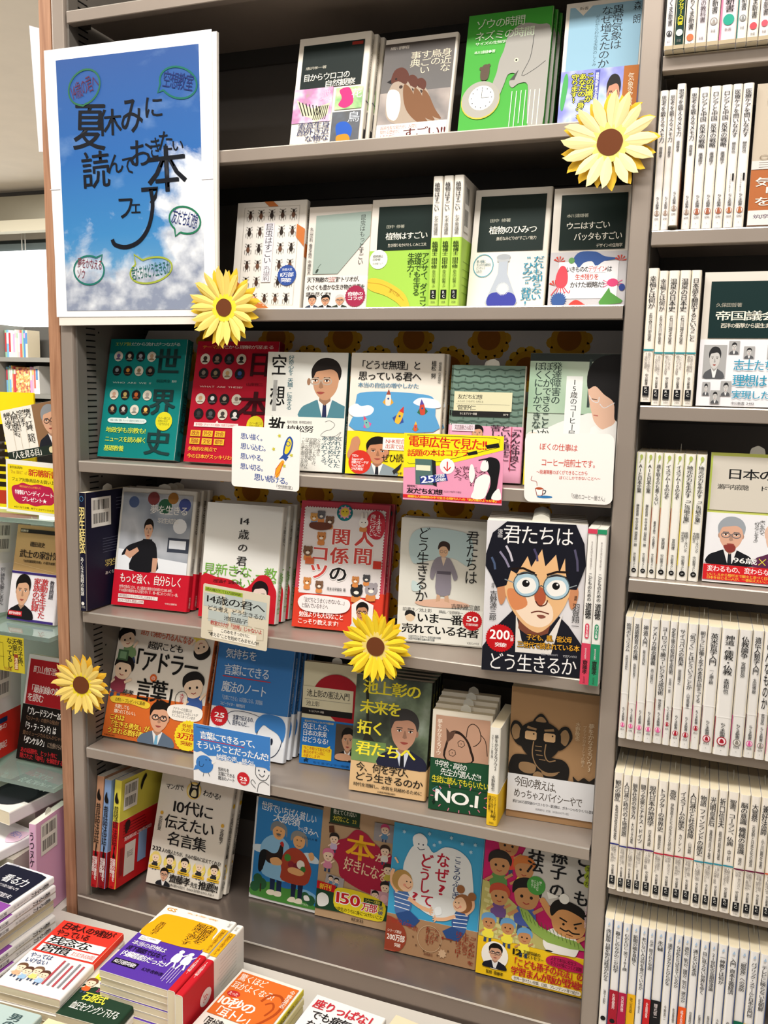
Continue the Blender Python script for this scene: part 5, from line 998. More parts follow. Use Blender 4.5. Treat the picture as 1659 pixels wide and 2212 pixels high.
k = backc(t, .0012); k.barcode(64, 6, 95, 40); k.T('今日も\n家宝', 66, 68, 92, 80, '#8a6a10', 1); k.lines(60, 82, 95, 96, 4, '#a8841c', .7); k.lines(62, 46, 92, 56, 4, '#9a988e', .6); k.done()
place_spine(t, .7715, .010, SH[5], 0, 0, 0)
t = fb('softcover_book', 'kraft brown softcover with black brush-drawn elephant and white band, beside right post', 5, .7935, .050, .137, .210, .016, 4, 1, '#a5815c', spine='#8f6f4e', pages=PAGES, copies=1, dx=.0, slip=True)
c = front(t, .0016); q = lambda p: [(34 + a * .80, 40 + b * .47) for a, b in p]
cl = lambda p: [(max(.5, a), min(73, b)) for a, b in q(p)]
ganesh(c, lambda p: cl(p), '#1d1a18', '#8f7252', '#c8a47c'); c.B([(74, 68), (72, 62), (78, 65), (84, 62), (90, 64), (96, 61), (95, 68), (97, 74), (74, 74)], '#231e1a', 'drawing_print'); c.E(81, 67, 1.2, None, '#a5815c', 8, 'drawing_print'); c.E(88, 67, 1.2, None, '#a5815c', 8, 'drawing_print')
c.T('夢をかなえるゾウ3', 86, 21, 92, 57, '#e2cdb0', v=1); c.T('ブラックガネーシャの教え', 80, 23, 84, 54, '#cdb494', v=1); c.T('水野敬也', 72, 21, 77, 35, '#d6bf9e', v=1)
c.R(0, 66, 100, 94.5, '#e3e3e6', 'paper_strip'); c.T('今回の教えは、', 8, 68.5, 60, 76, '#4a4036', 1, rot=3); c.T('めっちゃスパイシーやで', 8, 77.5, 84, 84.5, '#4a4036', 1, rot=1); c.T('累計280万部突破のベストセラー第3弾は、ガネーシャのライバル登場!', 7, 86, 98, 88.4, '#26242a', 2); c.T('飛鳥新社 定価（本体1500円+税）', 33, 90.4, 72, 92.2, '#77757a'); c.done(); fin(t, 'kraft brown elephant softcover')

# ---------------- shelf 6 (base deck)
for i, (x, y, hh, col, bcol, tilt) in enumerate(((.0300, .002, .208, '#b88a6c', '#b01a22', 0), (.0458, .004, .203, '#7f9cc8', '#8c141c', 0), (.0640, .010, .203, '#d9cf52', '#c41c22', 1.))):
    t = book('softcover_book', ('brown and red', 'blue and dark red', 'yellow and red')[i] + (' spine with silhouettes, left end of the base shelf', ' spine with silhouettes, second on the base shelf', ' spine with barcoded yellow back cover, third on the base shelf')[i], .148, hh, .0150, col, spine=col, pages=PAGESW, hard=True, r=.0015)
    band(t, .068 if i < 2 else .125, bcol, name='paper_band'); s = spinec(t, .0015)
    s.T('昔話法廷', 18, 24, 86, 60 if i < 2 else 44, '#1a1614', 1, v=1)
    if i == 2: s.T('法廷', 18, 45, 86, 60, '#5a1010', 1, v=1)
    s.B([(30, 14), (50, 11), (60, 15), (78, 18), (76, 21), (40, 21), (24, 18)], '#17120f', 'silhouette_print'); s.B([(50, 60), (68, 62), (60, 66), (76, 71), (40, 71), (48, 66)], '#17120f', 'silhouette_print')
    s.T('話題の番組を\n完全再現!', 12, 72, 88, 93, '#f6eeee', 2, v=1); s.T('金の星社', 30, 97.4, 72, 99, '#3a0c10'); s.done()
    if i == 2:
        k = backc(t, .0015); k.barcode(6, 4, 34, 29); k.B([(40, 12), (44, 6), (50, 3), (52, 6), (47, 10), (42, 17)], '#17120f', 'silhouette_print'); k.lines(8, 42, 60, 56, 5, '#5a0c12', .7); k.T('判決を決めるのは この本を読んだあなた!', 12, 55, 70, 59, '#f6eaea', 2)
        k.B([(12, 42), (20, 40), (22, 46), (14, 52)], '#2a0c0e', 'silhouette_print'); k.R(14, 62, 36, 92, '#d6cdc8', 'photo_print'); k.T('昔話法廷', 19, 70, 31, 76, '#3a3a3a'); k.R(42, 58, 60, 86, '#8aa4cc', 'photo_print'); k.lines(5, 64, 12, 92, 5, '#8c141c', 1.2, v=1); k.done()
    place_spine(t, x, y, SH[6], 0, 7.5, 0)
t = fb('softcover_book', 'cream softcover of quotes with five yellow cartoons and a man in glasses, base shelf', 6, .102, .072, .158, .208, .0165, 1, 17.5, '#e7e1d6', pages=PAGESW, copies=1, dx=.004)
c = front(t)
c.T('マンガで', 8, 10, 33, 15, INK, 2, rot=-3); c.T('わかる!', 60, 10.5, 84, 16, INK, 2, rot=4); c.E(47, 12.5, 10, None, '#eccb62', 20, 'emblem_print'); c.E(47, 12.5, 8.6, None, '#e9dfae', 20, 'emblem_print'); c.B([(41, 16), (42, 8), (40, 4), (44, 7), (50, 7), (54, 3), (53, 9), (54, 17), (48, 19)], '#1c1c1e', 'emblem_print'); c.B([(44, 17), (46, 12), (50, 12), (51, 17)], '#e9dfae', 'emblem_print'); c.R(44, 8.4, 51, 10, '#e9e4d8', 'emblem_print')
c.T('10代に', 22, 23, 78, 35, INK, 2, part='title_lettering'); c.T('伝えたい', 14, 37.5, 82, 49.5, INK, 2, part='title_lettering'); c.T('名言集', 21, 52, 74, 63.5, INK, 2, part='title_lettering'); c.E(8, 37, 2.2, None, '#d8a83c', 12, 'badge_print'); c.T('北谷彩夏', 5, 40, 10, 53, INK, 1, v=1); c.E(92, 37.5, 2.2, None, '#d8a83c', 12, 'badge_print'); c.T('定政敬子', 90, 40.5, 95, 53.5, INK, 1, v=1)
c.T('232', 2, 66.5, 15, 71, INK, 3); c.T('人の偉人たちが、きみの悩みに応えてくれる!', 16, 68, 97, 71.6, INK, 2, rot=1)
for k in range(5):
    x = 9 + k * 20.2; c.E(x, 79, 8.6, None, '#ecd66a', 18, 'portrait_dots'); toon(c, x, 76.5, .85, hair=('#e9d27a', '#2a2624', '#1f1c1c', '#dcd6cc', '#3a3026')[k], top='#2e2e30', part='portrait_dots'); c.R(x - 8, 84, x + 8, 86.6, '#e8bc34', 'tag_print'); c.lines(x - 6, 84.6, x + 7, 86, 1, '#4a3a1a', .8)
bust(c, 14, 83.5, 34, 99.2, glasses='#2a2a2c', skin='#d8a88c', coat='#23242a'); c.T('齋藤孝', 32, 88, 60, 95, '#1c1a1a', 3); c.T('先生', 61, 90.6, 71, 95, INK, 2); c.T('推薦!!', 72, 88, 98, 95, '#1c1a1a', 3); c.T('この本の豊かな名言で、きみの人生が変わるかもしれない!', 30, 96, 94, 98.4, INK, 1); c.done()
s = spinec(t); s.T('マンガでわかる!', 30, 5, 72, 14, INK, 2, v=1); s.E(50, 20, 26, None, '#e8bc34', 12); s.T('10代に伝えたい名言集', 22, 26, 80, 66, INK, 2, v=1); s.E(50, 72, 16, None, '#d8a83c', 10); s.T('北谷彩夏 定政敬子', 30, 75, 70, 94, '#4a4a4a', v=1); s.done(); fin(t, 'cream quotes softcover')
t = fb('picture_book', 'blue picture book of an old couple holding a hen and vegetables, base shelf', 6, .304, .110, .1365, .188, .010, 0, 9.5, '#d9dcdc', pages=PAGESW, hard=True)
c = front(t); c.R(3, 0, 100, 97, '#2f7fc0', 'cover_print'); c.B([(0, 48), (16, 46), (30, 50), (20, 54), (3, 53)], '#cfe0ea', 'landscape_print'); c.B([(74, 47), (84, 44), (96, 47), (101, 52), (84, 53)], '#cfe0ea', 'landscape_print'); c.B([(70, 82), (86, 80), (101, 84), (101, 90), (80, 90)], '#7fb4dc', 'landscape_print')
c.B([(3, 97), (3, 88), (20, 82), (50, 79), (74, 82), (101, 94), (101, 97)], '#4a8a3c', 'landscape_print', 3)
for x, y, r in ((12, 80, 7), (18, 84, 8), (8, 88, 7), (84, 87, 7), (92, 89, 7)): c.E(x, y, r, None, '#2a5a3a', 14, 'landscape_print')
c.R(16, 84, 18, 92, '#3a2a20', 'landscape_print')
for x in (34, 44): c.P([(x - 4, 74), (x + 4, 74), (x + 4, 88), (x - 3, 88)], '#1f2c4c', 'figure_print'); c.B([(x - 8, 91), (x - 4, 88), (x + 4, 88), (x + 4, 92), (x - 4, 93)], '#e8e0cc', 'figure_print')
for x in (66, 76): c.P([(x - 4, 74), (x + 4, 74), (x + 3, 90), (x - 3, 90)], '#1f2540', 'figure_print'); c.B([(x - 8, 94), (x - 3, 90), (x + 3, 90), (x + 4, 94), (x - 4, 95)], '#e8e0cc', 'figure_print')
c.B([(12, 48), (20, 38), (36, 33), (50, 38), (56, 46), (56, 74), (40, 77), (18, 74), (14, 62)], '#8cc0e4', 'figure_print', 3); c.B([(44, 56), (52, 46), (64, 42), (78, 46), (88, 56), (90, 64), (82, 76), (48, 76), (46, 66)], '#a84430', 'figure_print', 3)
for cx, cy, rr, hc in ((38, 30, 9.5, '#7c8488'), (69, 35, 9, '#8c8c88')):
    c.E(cx, cy, rr, rr * .82, '#e2ac74', 16, 'figure_print'); c.B([(cx - 12, cy + 1), (cx - 12, cy - 6), (cx - 5, cy - 10), (cx + 6, cy - 9), (cx + 12, cy - 4), (cx + 12, cy + 4), (cx + 8, cy - 3), (cx - 4, cy - 5)], hc, 'figure_print'); c.E(cx - 3, cy - 1, .9, None, '#22201e', 6, 'figure_print'); c.E(cx + 3, cy - 1, .9, None, '#22201e', 6, 'figure_print'); c.L([(cx - 3, cy + 4), (cx, cy + 5), (cx + 3, cy + 4)], .8, '#9a5a40', 'figure_print')
c.B([(34, 32.5), (38, 31.6), (42, 32.5), (38, 34)], '#5c6062', 'figure_print'); c.B([(14, 66), (12, 54), (20, 50), (30, 52), (38, 50), (42, 42), (46, 42), (46, 54), (40, 62), (26, 62), (20, 60), (18, 70)], '#2c2220', 'figure_print'); c.B([(12, 54), (20, 50), (22, 58), (16, 72), (11, 70)], '#15181c', 'figure_print'); c.B([(41, 41), (44, 38.6), (47, 41), (46, 44)], '#b83028', 'figure_print'); c.B([(28, 58), (38, 55), (46, 58), (44, 62), (32, 63)], '#e2ac74', 'figure_print')
for x, y, r, cc in ((54, 53, 5, '#4a8a3c'), (60, 59, 5, '#8c2c38'), (68, 60, 5, '#7a2434'), (74, 57, 6, '#e8e4dc'), (78, 61, 4, '#3c7a38')): c.E(x, y, r, None, cc, 12, 'figure_print')
c.B([(56, 63), (66, 61), (80, 64), (74, 68), (58, 67)], '#e2ac74', 'figure_print'); c.B([(84, 45), (90, 43), (93, 48), (88, 51)], '#e2ac74', 'figure_print'); c.B([(48, 80), (52, 77), (60, 78), (62, 82), (50, 83)], '#2c6cb4', 'landscape_print'); c.B([(82, 86), (88, 85), (91, 89), (84, 90)], '#ececec', 'landscape_print')
c.T('世界でいちばん貧しい', 9, 5, 92, 13.5, '#e4eef4', 2, rot=3); c.T('大統領', 28, 13, 68, 21, '#e4eef4', 2, rot=2); c.T('から', 66, 21, 74, 24, '#e4eef4', 1); c.T('きみへ', 73, 20, 97, 27, '#e4eef4', 2, rot=8); c.T('くさばよしみ 編', 72, 29, 95, 31.4, '#1f3a5c'); c.T('汐文社', 78, 93, 90, 95, '#cfe0c8'); c.done(); fin(t)
t = fb('softcover_book', 'kraft softcover with a crimson cloud title and yellow 150 band, base shelf', 6, .442, .105, .143, .196, .011, 2, 11, '#b89a78', pages=PAGESW)
c = front(t); c.B([(26, 50), (16, 42), (20, 30), (34, 25), (46, 16), (60, 18), (70, 24), (84, 30), (96, 34), (98, 52), (94, 62), (82, 70), (66, 70), (46, 66), (30, 60)], '#ac2442', 'cloud_print')
c.R(10, 0, 50, 14, '#23402a', 'chalkboard_print'); c.R(9, 13.6, 51, 15, '#4a3a2a', 'chalkboard_print'); c.T('教えてくれない', 14, 1, 45, 5.6, '#dfe4d4', 1); c.T('大切なこと', 14, 6.6, 36, 11.6, '#e8dc4a', 2); c.T('22', 40, 7.4, 46, 11.4, '#d8c84a', 1)
c.T('本', 36, 21, 72, 43, '#f0b429', 3, part='title_lettering'); c.T('が', 74, 33, 88, 41, '#e8cfa8', 2); c.T('好きになる', 34, 44, 92, 56, '#e8cfa8', 2, rot=6, part='title_lettering')
for a in ((18, 28, 1., '#2a2422', '#c8b8d8'), (12, 44, 1.2, '#d8789c', '#d88aa8'), (86, 30, 1., '#3a2a22', '#e8e4dc'), (92, 46, 1., '#3a2a22', '#c8b84a'), (90, 62, 1., '#2a2422', '#f0ece4')): toon(c, a[0], a[1], a[2], hair=a[3], top=a[4])
c.P([(12, 60), (36, 62), (35, 73), (10, 71)], '#a8a4a8', 'photo_print'); toon(c, 18, 64, .5); toon(c, 26, 65, .5); c.R(70, 6, 98, 22, '#9a9698', 'photo_print'); toon(c, 84, 11, .9, hair='#c84a7a'); c.R(72, 66, 97, 79, '#cfa0ac', 'photo_print'); toon(c, 78, 70, .7); c.E(90, 72, 5, None, '#e8b8c0', 12, 'photo_print'); c.P([(10, 17), (16, 16), (18, 22), (11, 23)], '#5a3422', 'photo_print')
c.P([(0, 68), (0, 93), (100, 91), (100, 78)], '#23442e', 'band_print'); c.P([(0, 68), (26, 69.5), (24, 76), (0, 75)], '#c81c24', 'band_print'); c.T('新刊', 4, 70, 20, 75, '#f6d83a', 2); c.B([(24, 78), (28, 71), (50, 70), (76, 72), (92, 77), (92, 88), (84, 93), (40, 92), (26, 88)], '#f0dc2c', 'band_print', 3); c.T('150', 27, 73, 60, 85, '#cc2028', 3, out='#ffffff', ow=1.2); c.T('万部', 62, 79, 82, 86.4, '#cc2028', 3, out='#ffffff', ow=.8); c.R(64, 74.6, 88, 78.6, '#1f3f2a', 'band_print'); c.T('シリーズ累計', 66, 75.2, 86, 78, '#f0e25a', 2); c.T('突\n破', 84, 79, 90, 86.8, '#2a3c8c', 2); c.T('小学生のうちに身につけたいこと', 26, 87.6, 90, 91, '#26200c', 1); c.B([(2, 82), (8, 78), (16, 80), (18, 86), (12, 90), (4, 90)], '#ececea', 'band_print'); c.T('旺文社', 50, 94.4, 66, 97.4, '#33261a', 1); c.done(); fin(t)
t = fb('picture_book', 'sky blue picture book with a white cloud and two curly cartoon children, base shelf', 6, .5925, .063, .1585, .215, .010, 2, 11, '#3f9cc8', pages=PAGESW)
band(t, .062, '#a5805f'); c = front(t)
c.B([(16, 26), (24, 15), (38, 13), (46, 18), (58, 12), (74, 13), (86, 20), (90, 32), (92, 46), (86, 56), (76, 58), (70, 66), (56, 67), (42, 65), (26, 58), (18, 46), (14, 36)], '#dfe2e2', 'cloud_print'); c.B([(22, 9), (30, 5), (38, 9), (36, 16), (26, 18)], '#e4e6e6', 'cloud_print')
for x in (29, 34): c.E(x, 13.4, .9, None, '#22304a', 7)
c.L([(28, 16), (31, 17.6), (36, 16.4)], .8, '#22304a', curve=True)
for x, y in ((12, 6), (40, 4), (52, 9), (64, 4), (76, 7), (90, 6), (86, 12), (46, 12)): c.burst(x, y, 2.4, '#a8d0e4', 6, .5, 'sparkle_print')
for ch, x, y, ww, hh in (('な', 50, 17, 14, 11), ('ぜ', 50, 28.5, 14, 11), ('?', 54, 40, 8, 10), ('ど', 32, 20, 14, 11), ('う', 32, 31, 13, 10), ('し', 33, 40.5, 12, 10), ('て', 36, 51, 14, 9), ('?', 26, 50, 7, 8)): c.T(ch, x, y, x + ww, y + hh, '#b01c34', 3, part='title_lettering')
c.T('こころのふしぎ', 69, 17, 77, 50, '#2a3c6a', 2, v=1)
def kid(c, x, y, s, m, hair, top, bun=False):
    q = lambda p: [(x + m * s * a, y + s * b * c.W / c.H) for a, b in p]
    c.B(q([(-6, 22), (-8, 12), (0, 8), (8, 12), (12, 24), (6, 34), (-4, 34)]), top, 'figure_print'); c.P(q([(-4, 34), (10, 28), (22, 36), (16, 44), (2, 44)]), '#2c4c84', 'figure_print')
    for k in range(4): c.L(q([(-6.5, 13 + k * 4.5), (10, 14.5 + k * 4.5)]), .8, '#e8ecf2', 'figure_print')
    c.L(q([(8, 16), (20, 22), (30, 24)]), 4 * s, '#e6b48e', 'figure_print', curve=True); c.L(q([(-4, 12), (-12, 2), (-10, -10)]), 3.6 * s, '#e6b48e', 'figure_print', curve=True)
    for k in range(4): a = (-50 + k * 34) * D2R; c.L(q([(30, 24), (30 + 5 * math.cos(a), 24 + 5 * math.sin(a))]), 1.5 * s, '#e6b48e', 'figure_print')
    if bun: c.E(*q([(-10, -10)])[0], 5 * s, None, hair, 12, 'figure_print'); c.E(*q([(4, -16)])[0], 5 * s, None, hair, 12, 'figure_print')
    c.E(*q([(0, 0)])[0], 11 * s, None, hair, 18, 'figure_print'); c.B(q([(2, -7), (9, -4), (12, 2), (9, 9), (2, 10), (-4, 5), (-3, -2)]), '#eec4a0', 'figure_print'); c.E(*q([(5, 0)])[0], .8 * s, None, '#2a1c18', 6, 'figure_print'); c.E(*q([(9, 0)])[0], .8 * s, None, '#2a1c18', 6, 'figure_print'); c.L(q([(4, 5), (7, 6.5), (10, 4)]), .7 * s, '#b05040', 'figure_print', curve=True); c.E(*q([(3, 4)])[0], 1.6 * s, None, '#e89a84', 8, 'figure_print')
kid(c, 14, 44, 1.05, 1, '#b08c50', '#4a6ca4'); kid(c, 82, 52, .9, -1, '#94603a', '#3a5a94', True)
c.L([(8, 31), (4, 27)], 2, '#e6b48e', 'figure_print'); c.B([(52, 60), (58, 58), (60, 63), (54, 65)], '#ecf0f2', 'cloud_print')
c.E(0, 88, 24, 15, '#94402c', 24, 'band_print'); c.R(-0, 71, 0.1, 72, '#94402c', 'band_print'); c.T('身近な', 6, 74, 18, 78, '#a03828', 2); c.T('心の謎に迫る', 19, 76, 36, 79.6, '#a03828', 1, rot=14); c.T('シリーズ累計', 2, 83, 18, 85.4, '#f0e4d8', 1); c.T('200万部', 2, 86.4, 22, 91.6, '#f4ece4', 3); c.T('突破', 11, 93, 18, 96, '#f0e4d8', 2)
c.T('たった\n一つだけ\nあります。', 44, 75, 59, 91, '#8a3422', 2, v=1); c.L([(74, 81), (62, 81)], .8, '#8a3422', 'band_print'); c.P([(61, 81), (64, 79.6), (64, 82.4)], '#8a3422', 'band_print'); c.L(c.ell(49, 84, 13, 10, 26), .5, '#c4a888', 'band_print', closed=True); c.T('「ごめんね」を\n上手に言う\nほうほうは?', 77, 73.5, 98, 97, '#8a3422', 2, v=1)
for k in range(12): c.E(24 + (k * 37) % 50, 74 + (k * 13) % 22, 1, None, '#6a4a34', 6, 'band_print')
c.burst(64, 93, 5, '#c8a888', 8, .7, 'band_print'); c.T('高橋書店', 44, 95, 54, 97, '#6a3a28'); c.done(); fin(t)
t = fb('picture_book', 'magenta manga study book with yellow band, beside right post, base shelf', 6, .7525, .064, .176, .228, .013, 1, 10, '#c01e64', pages=PAGESW)
band(t, .0615, '#eec420'); c = front(t)
c.E(78, 16, 44, 27, '#cfcac4', 30, 'cloud_print') ; c.R(98, 0, 100, 73, '#c01e64', 'cover_print'); c.P([(0, 33), (10, 34), (40, 50), (66, 70), (66, 73), (0, 73)], '#b8b06a', 'money_print')
for k in range(9):
    for j in range(8):
        x, y = 3 + j * 6.4 + (k % 2) * 3, 38 + k * 4
        if y > 36 + x * .62 and x < 56: c.P([(x, y), (x + 5.2, y + .8), (x + 4.8, y + 3.2), (x - .4, y + 2.4)], '#cfc88a', 'money_print'); c.l -= c.step
c.l += c.step
for a in ((22, 5, 1.7, '#3a2a22', '#d84a3c'), (15, 20, 1.7, '#2a2422', '#5a8a4a'), (38, 20, 1.6, '#c8743a', '#f0dc3c'), (42, 38, 2.1, '#1d1a1a', '#4a5ca4'), (17, 42, 1.5, '#b84a34', '#6a4a84'), (9, 62, 1.1, '#6aa0d0', '#f0e04a'), (27, 63, 1.1, '#6aa0d0', '#f0e04a'), (43, 67, 1.1, '#6aa0d0', '#f0e04a')): toon(c, a[0], a[1], a[2], hair=a[3], top=a[4], skin='#c08a5c')
for ch, x, y in (('こ', 84, 0), ('ど', 84, 12), ('も', 84, 27), ('孫', 62, -1), ('子', 62, 12), ('の', 62, 25), ('兵', 41, -2), ('法', 41, 10)):
    if y < 0: y = 1
    c.T(ch, x, y, x + 14, y + 10.5, '#16161a', 3, part='title_lettering')
c.E(50, 29.5, 8.5, None, '#4c9a44', 20, 'badge_print'); c.T('強く\nしなやかな\nこころを\n育てる!', 45, 26, 55, 33, '#eef4e4', 1, v=1); c.E(99.0, 16, .1, .1, '#b8c83a', 6)
for i, ch in enumerate('まんが'): c.E(95.5, 11 + i * 5, 3.6, None, '#aebf3a', 14, 'badge_print'); c.T(ch, 93.2, 9.4 + i * 5, 97.8, 12.6 + i * 5, '#1c1c14', 1)
# cartoon strategist with a bamboo scroll
sk_ = '#d79a62'
c.B([(62, 60), (70, 56), (84, 58), (92, 64), (90, 72), (84, 73), (66, 73), (60, 68)], '#efece6', 'cartoon_print'); c.L([(72, 52), (64, 46), (58, 40)], 6, sk_, 'cartoon_print', curve=True); c.E(57, 39, 3, None, sk_, 10, 'cartoon_print')
c.B([(66, 48), (68, 42), (78, 40), (92, 43), (97, 50), (94, 58), (84, 61), (72, 59), (67, 54)], sk_, 'cartoon_print'); c.B([(66, 48), (64, 42), (70, 36), (82, 36), (94, 40), (98, 48), (92, 45), (80, 42), (72, 43)], '#1a1614', 'cartoon_print'); c.E(76, 34.6, 4.6, None, '#f0eee8', 14, 'cartoon_print'); c.P([(60, 32), (72, 34), (62, 37)], '#f0eee8', 'cartoon_print')
c.L([(73, 48), (80, 50)], 1.4, '#1a1614', 'cartoon_print'); c.L([(86, 51), (93, 48.6)], 1.4, '#1a1614', 'cartoon_print'); c.E(77, 52, 1.2, None, '#1a1614', 8, 'cartoon_print'); c.E(88, 53, 1.2, None, '#1a1614', 8, 'cartoon_print'); c.L([(74, 55), (79, 56.4), (82, 55.4)], 1.3, '#1a1614', 'cartoon_print', curve=True); c.L([(82, 55.4), (86, 57), (92, 56.4)], 1.3, '#1a1614', 'cartoon_print', curve=True); c.L([(80, 58.4), (86, 59)], .7, '#6a2a20', 'cartoon_print')
c.P([(36, 47), (44, 48), (56, 57), (72, 61), (92, 62), (98, 67), (84, 68), (64, 67), (50, 62), (40, 54)], '#8fae54', 'scroll_print')
for k in range(15): f = k / 15; c.L([(38 + f * 56, 48 + 14.5 * f ** .8), (41 + f * 55, 53.4 + 14 * f ** .8)], .5, '#4f6a2c', 'scroll_print'); c.l -= c.step
c.l += c.step
c.L([(90, 62), (97, 58)], 3, sk_, 'cartoon_print'); c.P([(64, 72), (70, 72), (68, 73), (62, 73)], '#16141a', 'cartoon_print')
c.T('監修 齋藤孝', 95, 37, 98.6, 52, '#f4dce6', 1, v=1)
c.E(17, 84.5, 12.6, 9.8, '#f4f0e8', 24, 'badge_print'); bust(c, 6, 75.6, 29, 93.4, glasses='#22262c', skin='#d0a084', coat='#1c1e28'); c.T('監修 齋藤孝', 10, 95.4, 26, 98, '#2a2210', 2); c.T('12', 33, 75.8, 42, 81, '#1c1a14', 3); c.T('万部突破の\nベストセラー', 43, 76, 62, 81.4, '#1c1a14', 2)
c.B([(64, 78), (70, 75), (84, 74.4), (97, 77), (99, 80.6), (94, 83), (78, 83), (66, 81.6)], '#b81c54', 'bubble_print'); c.T('人生で本当に役立つ\nチカラが身につくと話題', 68, 76, 96, 81.8, '#2a0c14', 2); c.T('「こども孫子の兵法」の', 32, 82.6, 98, 88.4, '#b8182c', 3); c.T('学習まんが版が登場!!', 33, 89, 98, 94.6, '#b8182c', 3); c.P(c.ell(36, 96.8, 2, 1.6, 6, 90, 270) + c.ell(95, 96.8, 2, 1.6, 6, -90, 90), '#efe8d8', 'bubble_print'); c.T('世界一受けたい授業、日経、プレジデント等で紹介!', 36, 95.7, 95, 98, '#1c1a14', 2); c.done(); fin(t)

# ================================================================ cards, poster, paper sunflowers
def sheet(name, label, cat, O, U, V, th=.0008, col='#f1eeea', r=.006, back=None):
    """flat sheet given by its top-left corner and edge vectors; rounded corners"""
    O, U, V = Vector(O), Vector(U), Vector(V); W, H = U.length, V.length
    t = thing(name, label, cat)
    ex = U.normalized(); ey = U.cross(-V).normalized() * -1; ez = ex.cross(ey) * 1.0
    Mx = Matrix((ex, ey, ez)).transposed().to_4x4(); Mx.translation = O + V
    t.matrix_world = Mx
    mb = MB().prism(rrect(0, 0, W, H, r) if r else [(0, 0), (W, 0), (W, H), (0, H)], 0, th)
    reg(t, obj('card_sheet', mb.mesh('card_sheet', M(col, .45)), t))
    return t, Cv(t, (0, 0, H), (W, 0, 0), (0, 0, -H), .0002)
Yc = -.0035
def card(name, label, cat, tl, tr, bl, y=Yc, **k):
    return sheet(name, label, cat, (tl[0], y, tl[1]), (tr[0] - tl[0], 0, tr[1] - tl[1]), (bl[0] - tl[0], 0, bl[1] - tl[1]), **k)
t, c = card('handwritten_card', 'white card with blue handwriting and a yellow rocket on the third shelf lip', 'card', (.339, 1.352), (.459, 1.350), (.335, 1.255))
for i, s_ in enumerate(('思い描く。', '思い込む。', '思いやる。', '思い切る。')): c.T(s_, 13, 12 + i * 16.5, (50, 56, 52, 52)[i], 22 + i * 16.5, '#2b4f9c', 1, rot=2)
c.T('思い続ける。', 34, 78, 90, 89, '#2b4f9c', 1, rot=3); c.T('「空想教室」', 64, 91.5, 94, 97.5, '#8a8a8a', 0)
c.B([(86, 12), (90, 20), (88, 34), (82, 44), (76, 42), (77, 28), (81, 16)], '#2b4f9c', 'rocket_print'); c.B([(85, 15), (88, 22), (86, 33), (82, 40), (78, 39), (79.5, 28), (82, 19)], '#e9d23a', 'rocket_print'); c.L(c.ell(83, 24, 3, None, 10), 1, '#2b4f9c', 'rocket_print', closed=True); c.P([(76, 42), (70, 50), (76, 48), (80, 52), (84, 45)], '#2b4f9c', 'rocket_print'); c.B([(74, 52), (78, 54), (74, 64), (71, 76), (66, 80), (66, 68)], '#e8a02c', 'rocket_print'); c.L([(72, 56), (66, 66), (64, 80), (72, 70), (76, 56)], .8, '#c83a2c', 'rocket_print')
for x, y in ((70, 12), (62, 34), (88, 42), (78, 60)): c.burst(x, y, 3, '#c8c23a', 5, .45, 'rocket_print')
c.done()
t, c = card('promotion_card', 'yellow and pink promotion card with a schoolgirl drawing hanging off the third shelf', 'card', (.630, 1.352), (.780, 1.353), (.627, 1.253), col='#e79ab9', r=0)
c.P([(0, 0), (100, 0), (100, 20), (40, 46), (0, 52)], '#f2e21f', 'yellow_print'); c.L([(3, 3), (90, 3), (96, 5), (96, 16), (40, 40), (6, 46), (4, 44)], .5, '#222222', 'yellow_print'); c.T('電車広告で見た!!', 5, 5, 84, 21, '#d42a20', 3, rot=1); c.T('話題の本はコチラ', 4, 23, 66, 33, '#d42a20', 3, rot=-2)
c.P([(82, 14), (95, 10), (96, 16), (84, 19)], '#1c1c1c', 'doodle_print'); c.P([(64, 26), (74, 22), (75, 27), (66, 30)], '#1c1c1c', 'doodle_print')
c.P([(12, 38), (30, 38), (32, 76), (13, 76)], '#54706c', 'book_print'); c.P([(29, 38), (33, 40), (35, 78), (31, 76)], '#23262a', 'book_print'); c.R(13, 47, 28, 55, '#e8e6c8', 'book_print'); c.E(45, 47, 7.5, None, '#f6f2f2', 20, 'badge_print'); c.L([(45, 40), (45, 53)], 1.2, '#d42a20', 'badge_print'); c.L([(41.5, 48), (45, 54), (48.5, 48)], 1.2, '#d42a20', 'badge_print'); c.P([(17, 64), (44, 58), (46, 68), (18, 76)], '#2c3c8c', 'badge_print'); c.T('25', 18, 61, 32, 74, '#ffffff', 3, rot=-8); c.T('万部\n突破!', 33, 59, 44, 70, '#ffffff', 2, rot=-8)
c.T('友だち幻想', 4, 82, 41, 90, '#1c1416', 3); c.T('菅野仁', 4, 77.6, 15, 81, '#1c1416', 1); c.T('人と人の〈つながり〉を考える', 42, 83, 60, 86, '#3a1c26'); c.R(0, 92, 100, 97, '#d4262c', 'strip_print'); c.T('複雑な人間関係の中で生きる現代人への「処方箋のような本」', 5, 92.8, 97, 96.4, '#f4dc3a', 2)
c.T('「みんな仲良く」\nという重圧に\n苦しんで\nいる人へ。', 52, 46, 84, 84, '#3a1420', 0, v=1)
